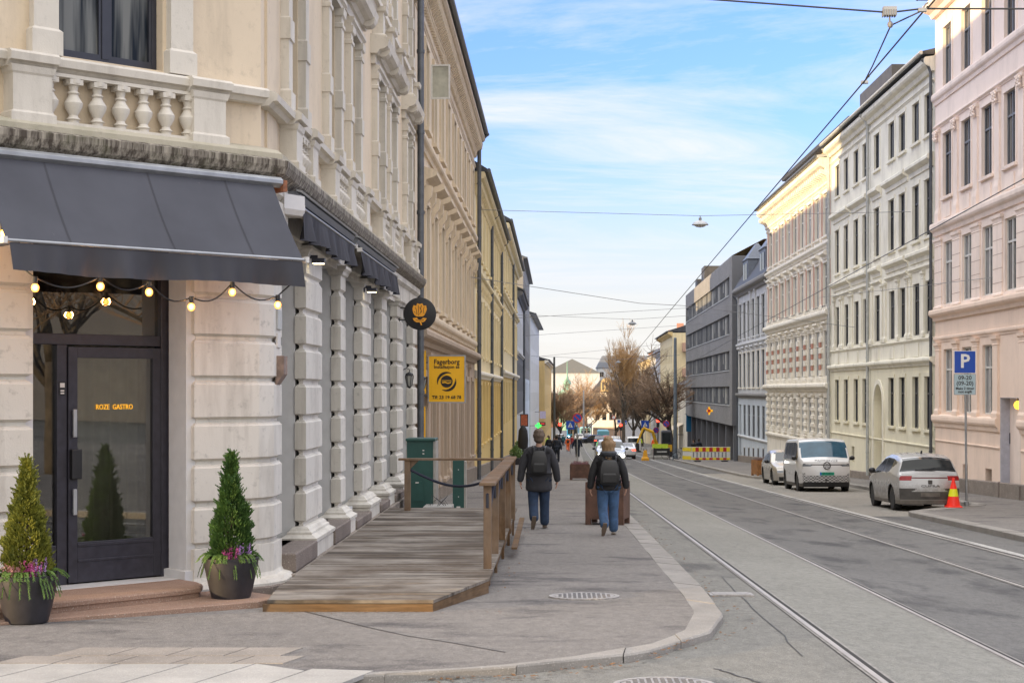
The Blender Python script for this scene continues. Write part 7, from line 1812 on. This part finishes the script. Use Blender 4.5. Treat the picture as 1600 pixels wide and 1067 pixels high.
c=at(819,656,138); r=empty('orange_board',Matrix.Translation(c),'rust orange framed board sign hanging over the pavement','sign'); M=WM[r.name]; m=MB(M); m.box(-.34,.34,-.05,.05,-.55,.5); P(m,'frame',BLACK,r); m=MB(M); m.box(-.27,.27,-.06,-.052,-.48,.43); P(m,'panel',plain('rust_panel',(.42,.10,.04),.6,var=.4,scale=12),r); m=MB(M); m.tube([(-.7,0,.45),(-.3,0,.45)],.02,5); P(m,'bracket',BLACK,r)
c=at(848,648,225); r=empty('pale_wall_sign',Matrix.Translation(c),'pale lilac hanging sign above the display board','sign'); M=WM[r.name]; m=MB(M); m.box(-.42,.42,-.05,.05,-.5,.5); P(m,'panel',plain('lilac_panel',(.5,.45,.62),.5,var=.2,scale=8),r); m=MB(M); m.tube([(-1.6,0,.4),(-.4,0,.4)],.03,5); P(m,'bracket',BLACK,r)
# folded parasol + cafe plants
c=Vector((-2.02,104,gz(104))); r=empty('folded_parasol',Matrix.Translation(c),'folded black parasol standing on the left pavement','parasol'); M=WM[r.name]
m=MB(M); m.lathe([(.05,.9),(.30,1.0),(.33,1.5),(.28,2.1),(.14,2.35),(.02,2.45)],(0,0,0),14); P(m,'canopy',BLK,r,smooth=True); m=MB(M); m.tube([(0,0,0),(0,0,1.0)],.04,8); m.lathe([(.3,0),(.3,.06)],(0,0,0),14); P(m,'stand',BLACK,r)
def shrub(x,Y,z,rr,h,label,leaf,seed):
    r_=random.Random(seed); r=empty('potted_shrub',mtx(x,Y,z),label,'plant','potted shrubs on the left pavement'); M=WM[r.name]; m=MB(M); m.lathe([(.2,0),(.26,.4),(.24,.4)],(0,0,0),16); P(m,'pot',POTM,r)
    m=MB(M)
    for k in range(700):
        a=r_.uniform(0,6.28); t=r_.random(); q=rr*math.sqrt(r_.random())*math.sin(math.pi*(.15+.8*t)); needle(m,Vector((q*math.cos(a),q*math.sin(a),.4+h*t)),Vector((r_.uniform(-1,1),r_.uniform(-1,1),r_.uniform(0,1))),.10,.03,1)
    P(m,'foliage',leaf,r,recalc=False); m=MB(M); m.tube([(0,0,.3),(0,0,.3+h*.8)],.03,6); P(m,'stem',BARK,r)
shrub(-2.35,99,gz(99),.4,.7,'leafy green potted shrub before the folded parasol',SPR,5); shrub(-2.5,112,gz(112),.4,1.0,'darker potted shrub behind the folded parasol',CON1,6)
# striped barrier
BY=plain('barrier_yellow',(.80,.62,.02),.5,var=.05); BR=plain('barrier_red',(.45,.02,.02),.5,var=.05); BWH=plain('barrier_white',(.66,.66,.64),.5,var=.06)
r=empty('striped_barrier',mtx(12.4,129,gz(129)-.22),'white yellow and red striped safety barrier in front of the modern grey building','barrier'); z0=gz(127)-.22
m=MB(); x0,x1,Y=10.6,13.6,127.0
m.box(x0,x1,Y,Y+.05,z0+.1,z0+1.15); P(m,'front_panel',BWH,r)
k=0; n=11; m=MB(); m2=MB()
for k in range(n):
    a=x0+.03+(x1-x0-.06)*k/n; b=a+(x1-x0-.06)/n; q=(m if k%2 else m2)
    q.box(a,b,Y-.02,Y,z0+.78,z0+1.1); q.box(a,b,Y-.02,Y,z0+.14,z0+.3)
m.split('red_block',BR,r,gap=-.001); m2.split('yellow_block',BY,r,gap=-.001)
m=MB()
for k in range(10): a=x0+.1+k*.28; m.box(a,a+.08,Y-.015,Y,z0+.34,z0+.74)
m.split('slot',FRAMEG,r,gap=0)
m=MB(); m.add([(x0,Y,z0+.1),(x0-.55,Y+1.8,z0+.05),(x0-.55,Y+1.8,z0+1.1),(x0,Y,z0+1.15)],[(0,1,2,3)]); m.add([(x0+.04,Y,z0+.1),(x0-.51,Y+1.8,z0+.05),(x0-.51,Y+1.8,z0+1.1),(x0+.04,Y,z0+1.15)],[(0,1,2,3)]); P(m,'side_panel',BWH,r)
m=MB(); 
for z in (.15,.8): m.add([(x0-.02,Y-.0,z0+z),(x0-.57,Y+1.78,z0+z-.04),(x0-.57,Y+1.78,z0+z+.24),(x0-.02,Y-.0,z0+z+.28)],[(0,1,2,3)])
P(m,'side_stripe',BY,r,recalc=False)
m=MB(); m.box(x0+.2,x0+.7,Y-.2,Y+.3,z0,z0+.1); m.box(x1-.7,x1-.2,Y-.2,Y+.3,z0,z0+.1); m.split('foot',BLACK,r)
# works area
def conc(x0,x1,Y,h,label,mat,nm='concrete_barrier'):
    z=gz(Y)-.34; r=empty(nm,mtx((x0+x1)/2,Y,z),label,'barrier','roadwork blocks'); m=MB(WM[r.name]); w=(x1-x0)/2; m.loft_poly([(-w,-.3),(w,-.3),(w,.3),(-w,.3)],[(0,0),(.2,0),(.35,-.12),(h,-.2)]); P(m,'block',mat,r); m=MB(WM[r.name]); m.box(-w*.5,-w*.3,-.02,.02,h,h+.08); m.box(w*.3,w*.5,-.02,.02,h,h+.08); m.split('lifting_eye',BLACK,r)
CCN=plain('concrete',(.30,.29,.27),.9,var=.2,scale=3)
conc(8.6,10.3,150,.95,'grey concrete barrier behind the black bicycle stand',CCN); conc(10.9,13.0,150,.95,'grey concrete barrier right of the tall wire pole',CCN)
conc(7.45,8.1,141,.9,'bright yellow road block at the works edge',plain('block_yellow',(.70,.33,.01),.6,var=.1),'yellow_block')
conc(7.3,7.9,172,.9,'yellow road block farther behind the first',MT['block_yellow'],'yellow_block')
x,Y=10.35,158; z=gz(Y)-.3; r=empty('mini_excavator',mtx(x,Y,z),'small yellow excavator with a dark cab at the roadworks','excavator'); M=WM[r.name]; EY=plain('excavator_yellow',(.72,.40,.02),.5,var=.1)
m=MB(M)
for s_ in(-1,1): m.extr([(s_*.85-.2,0),(s_*.85+.2,0),(s_*.85+.2,.55),(s_*.85-.2,.55)],-1,1.2)
m.split('track',BLACK,r); m=MB(M); m.cbox(-.9,.9,-.7,1.2,.6,1.3,.08); P(m,'body',EY,r); m=MB(M); m.loft_poly([(-.1,-.7),(.85,-.7),(.85,.6),(-.1,.6)],[(1.3,0),(2.5,0),(2.65,-.1)]); cb_=P(m,'cab',FRAMED,r); m=MB(M); m.box(.0,.75,-.73,-.70,1.5,2.4); P(m,'cab_window',CG,cb_)
m=MB(M); m.tube([(-.5,-.6,1.1),(-1.0,-1.2,2.5),(-1.9,-1.4,2.9)],[.18,.16,.13],6); m.tube([(-1.9,-1.4,2.9),(-2.5,-1.5,1.4)],[.13,.09],6); P(m,'boom',EY,r); m=MB(M); m.extr([(-2.8,.7),(-2.3,.7),(-2.3,1.4),(-2.6,1.5)],-1.8,-1.2); P(m,'bucket',BLACK,r)
m=MB(M); m.box(-1.0,.5,-.95,-.9,.9,1.35); P(m,'warning_board',YVS,r)
# bicycle rack with banner and bicycle
r=empty('banner_stand',mtx(9.1,139,gz(139)-.22),'black banner stand at the kerb beside a parked bicycle','stand'); M=WM[r.name]; m=MB(M); m.box(-.7,.6,-.03,.03,.35,.95); P(m,'banner',BLACK,r); m=MB(M); m.box(-.75,-.7,-.2,.2,0,1.0); m.box(.6,.65,-.2,.2,0,1.0); m.split('leg',FRAMED,r)
m=MB(M); m.box(-.45,.4,-.04,-.031,.6,.72); P(m,'banner_print',plain('faded_print',(.4,.4,.4),.6,var=.9,scale=20),r)
r=empty('bicycle',mtx(9.95,140,gz(140)-.22),'dark bicycle leaning beside the wire pole','bicycle'); M=WM[r.name]
for cx_ in (-.5,.5):
    m=MB(M); m.tube([(cx_+.33*math.cos(a),0,.34+.33*math.sin(a)) for a in [2*math.pi*k/20 for k in range(21)]],.02,5); P(m,'wheel',RUBBER,r)
m=MB(M); m.tube([(-.5,0,.34),(-.1,0,.34),(.38,0,.85),(-.2,0,.8),(-.5,0,.34)],.018,5); m.tube([(-.1,0,.34),(-.22,0,.9)],.018,5); m.tube([(.38,0,.95),(.5,0,.34)],.018,5); P(m,'frame',FRAMED,r); m=MB(M); m.ball((-.24,0,.94),(.13,.05,.03),8,5); P(m,'saddle',BLACK,r); m=MB(M); m.tube([(.34,-.25,1.0),(.38,0,.98),(.34,.25,1.0)],.014,5); P(m,'handlebar',BLACK,r)
c=at(1077,660,182); r=empty('blue_banner',Matrix.Translation(c),'blue hanging banner on the low white shop house','banner'); M=WM[r.name]; m=MB(M); m.box(-.35,.35,-.02,.02,-1.0,.9); P(m,'cloth',plain('banner_blue',(.01,.14,.30),.7,var=.1),r); m=MB(M); m.tube([(-.5,0,.95),(.9,0,.95)],.025,5); P(m,'rod',BLACK,r)
r=empty('cafe_awning',mtx(12.0,200,-4),'small striped awning on the low buildings beyond the wire pole','awning'); M=Matrix.Translation((13.4,196,-3.4)); m=MB(M); m.add([(0,0,0),(2.0,0,1.1),(2.0,8,1.1),(0,8,0),(0,0,-.25),(0,8,-.25)],[(0,1,2,3),(0,3,5,4)]); P(m,'canopy',BROWN,r,recalc=False); m=MB(M); m.box(0,.05,0,.05,-.9,-.25); m.tube([(0,0,-.2),(2,0,-.2)],.03,5); P(m,'arm',BLACK,r)
# hooks on walls
cd=bpy.data.cameras.new('camera'); cam=bpy.data.objects.new('camera',cd); COL.objects.link(cam); sc.camera=cam
cam.location=(0,0,H); cam.rotation_euler=(rad(90),0,0); cd.sensor_width=36; cd.lens=F/1600*36
cd.shift_x=-(VX-800)/1600; cd.shift_y=(HY-533.5)/1600; cd.clip_end=6000; cd.clip_start=.1
SKYT=(2.1,1.92,3.15); CLC=(4.0,4.05,4.15); HZC=(4.0,3.95,3.85); OVFILL=(17.5,17.2,16.6); BKFILL=(7.6,7.2,6.6)
SE,SAZ=4.3,math.atan2(-.86,-.52)   # sun elevation (deg) and compass-style azimuth (x,y)
sunv=Vector((math.sin(SAZ)*math.cos(rad(SE)),math.cos(SAZ)*math.cos(rad(SE)),math.sin(rad(SE))))
w=bpy.data.worlds.new('World'); sc.world=w; w.use_nodes=True; nt=w.node_tree; nn=nt.nodes; nn.clear()
def NN(t,**k):
    n=nn.new(t)
    for a,b in k.items(): setattr(n,a,b)
    return n
L=nt.links.new
out=NN('ShaderNodeOutputWorld'); bg=NN('ShaderNodeBackground'); L(bg.outputs[0],out.inputs[0])
sky=NN('ShaderNodeTexSky',sky_type='NISHITA'); sky.sun_disc=False; sky.sun_elevation=rad(SE); sky.sun_rotation=SAZ; sky.air_density=1.; sky.dust_density=.6; sky.ozone_density=3
tc=NN('ShaderNodeTexCoord'); sep=NN('ShaderNodeSeparateXYZ'); L(tc.outputs['Generated'],sep.inputs[0])
# cloud sheet: project direction on a plane
def M(op,a,b=0.):
    m=NN('ShaderNodeMath',operation=op)
    for i,v in ((0,a),(1,b)):
        if isinstance(v,(int,float)): m.inputs[i].default_value=v
        else: L(v,m.inputs[i])
    return m.outputs[0]
zc=M('MAXIMUM',sep.outputs[2],.0); den=M('ADD',zc,.09)
cx=M('DIVIDE',sep.outputs[0],den); cy=M('DIVIDE',sep.outputs[1],den); cb=NN('ShaderNodeCombineXYZ'); L(cx,cb.inputs[0]); L(cy,cb.inputs[1])
mp=NN('ShaderNodeMapping'); mp.inputs['Rotation'].default_value=(0,0,rad(62)); mp.inputs['Scale'].default_value=(.45,.95,1); L(cb.outputs[0],mp.inputs[0])
nz=NN('ShaderNodeTexNoise'); nz.inputs['Scale'].default_value=1.25; nz.inputs['Detail'].default_value=9; nz.inputs['Roughness'].default_value=.66; nz.inputs['Distortion'].default_value=.6; L(mp.outputs[0],nz.inputs['Vector'])
rp=NN('ShaderNodeValToRGB'); rp.color_ramp.elements[0].position=.45; rp.color_ramp.elements[0].color=(0,0,0,1); rp.color_ramp.elements[1].position=.68; rp.color_ramp.elements[1].color=(1,1,1,1); L(nz.outputs['Fac'],rp.inputs[0])
hz=NN('ShaderNodeMapRange'); hz.inputs[1].default_value=.0; hz.inputs[2].default_value=.24; hz.inputs[3].default_value=1.; hz.inputs[4].default_value=.0; L(sep.outputs[2],hz.inputs[0])
hz2=M('POWER',hz.outputs[0],1.6)
clf=M('MULTIPLY',rp.outputs[0],.92)
def MX(fac,a,b,mode='MIX'):
    m=NN('ShaderNodeMix',data_type='RGBA',blend_type=mode)
    for i,v in ((0,fac),(6,a),(7,b)):
        if isinstance(v,(int,float)): m.inputs[i].default_value=v
        elif isinstance(v,tuple): m.inputs[i].default_value=(*v,1)
        else: L(v,m.inputs[i])
    return m.outputs[2]
def MR_(v,a,b):
    m=NN('ShaderNodeMapRange',interpolation_type='SMOOTHSTEP'); L(v,m.inputs[0]); m.inputs[1].default_value=a; m.inputs[2].default_value=b; return m.outputs[0]
blue=MX(1.,sky.outputs[0],SKYT,'MULTIPLY')
c1=MX(clf,blue,CLC)
c2=MX(M('MULTIPLY',M('POWER',M('SUBTRACT',1.,MR_(sep.outputs[2],.0,.21)),1.5),.93),c1,HZC)
high=MX(M('ADD',.55,M('MULTIPLY',rp.outputs[0],.45)),blue,OVFILL)      # thin cloud overhead, brightened out of view as added fill light
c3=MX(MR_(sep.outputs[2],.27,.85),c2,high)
back=MR_(M('MULTIPLY',sep.outputs[1],-1.),-.1,.6)   # unseen sky behind the camera, made brighter as added fill light
c4=MX(M('MULTIPLY',back,.8),c3,BKFILL)
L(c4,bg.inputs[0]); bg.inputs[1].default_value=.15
sd=bpy.data.lights.new('sun','SUN'); sd.energy=4.6; sd.angle=rad(.5); sd.color=(1.,.72,.38); so=bpy.data.objects.new('sun',sd); COL.objects.link(so)
so.rotation_euler=(-sunv).to_track_quat('-Z','Y').to_euler(); so.location=(-30,-20,40)
sc.view_settings.view_transform='Standard'; sc.view_settings.look='None'; sc.view_settings.exposure=EXPO; sc.view_settings.gamma=1
sc.cycles.use_denoising=True; sc.cycles.max_bounces=6; sc.cycles.diffuse_bounces=4; sc.cycles.glossy_bounces=3; sc.cycles.transparent_max_bounces=12
sc.cycles.sample_clamp_indirect=6
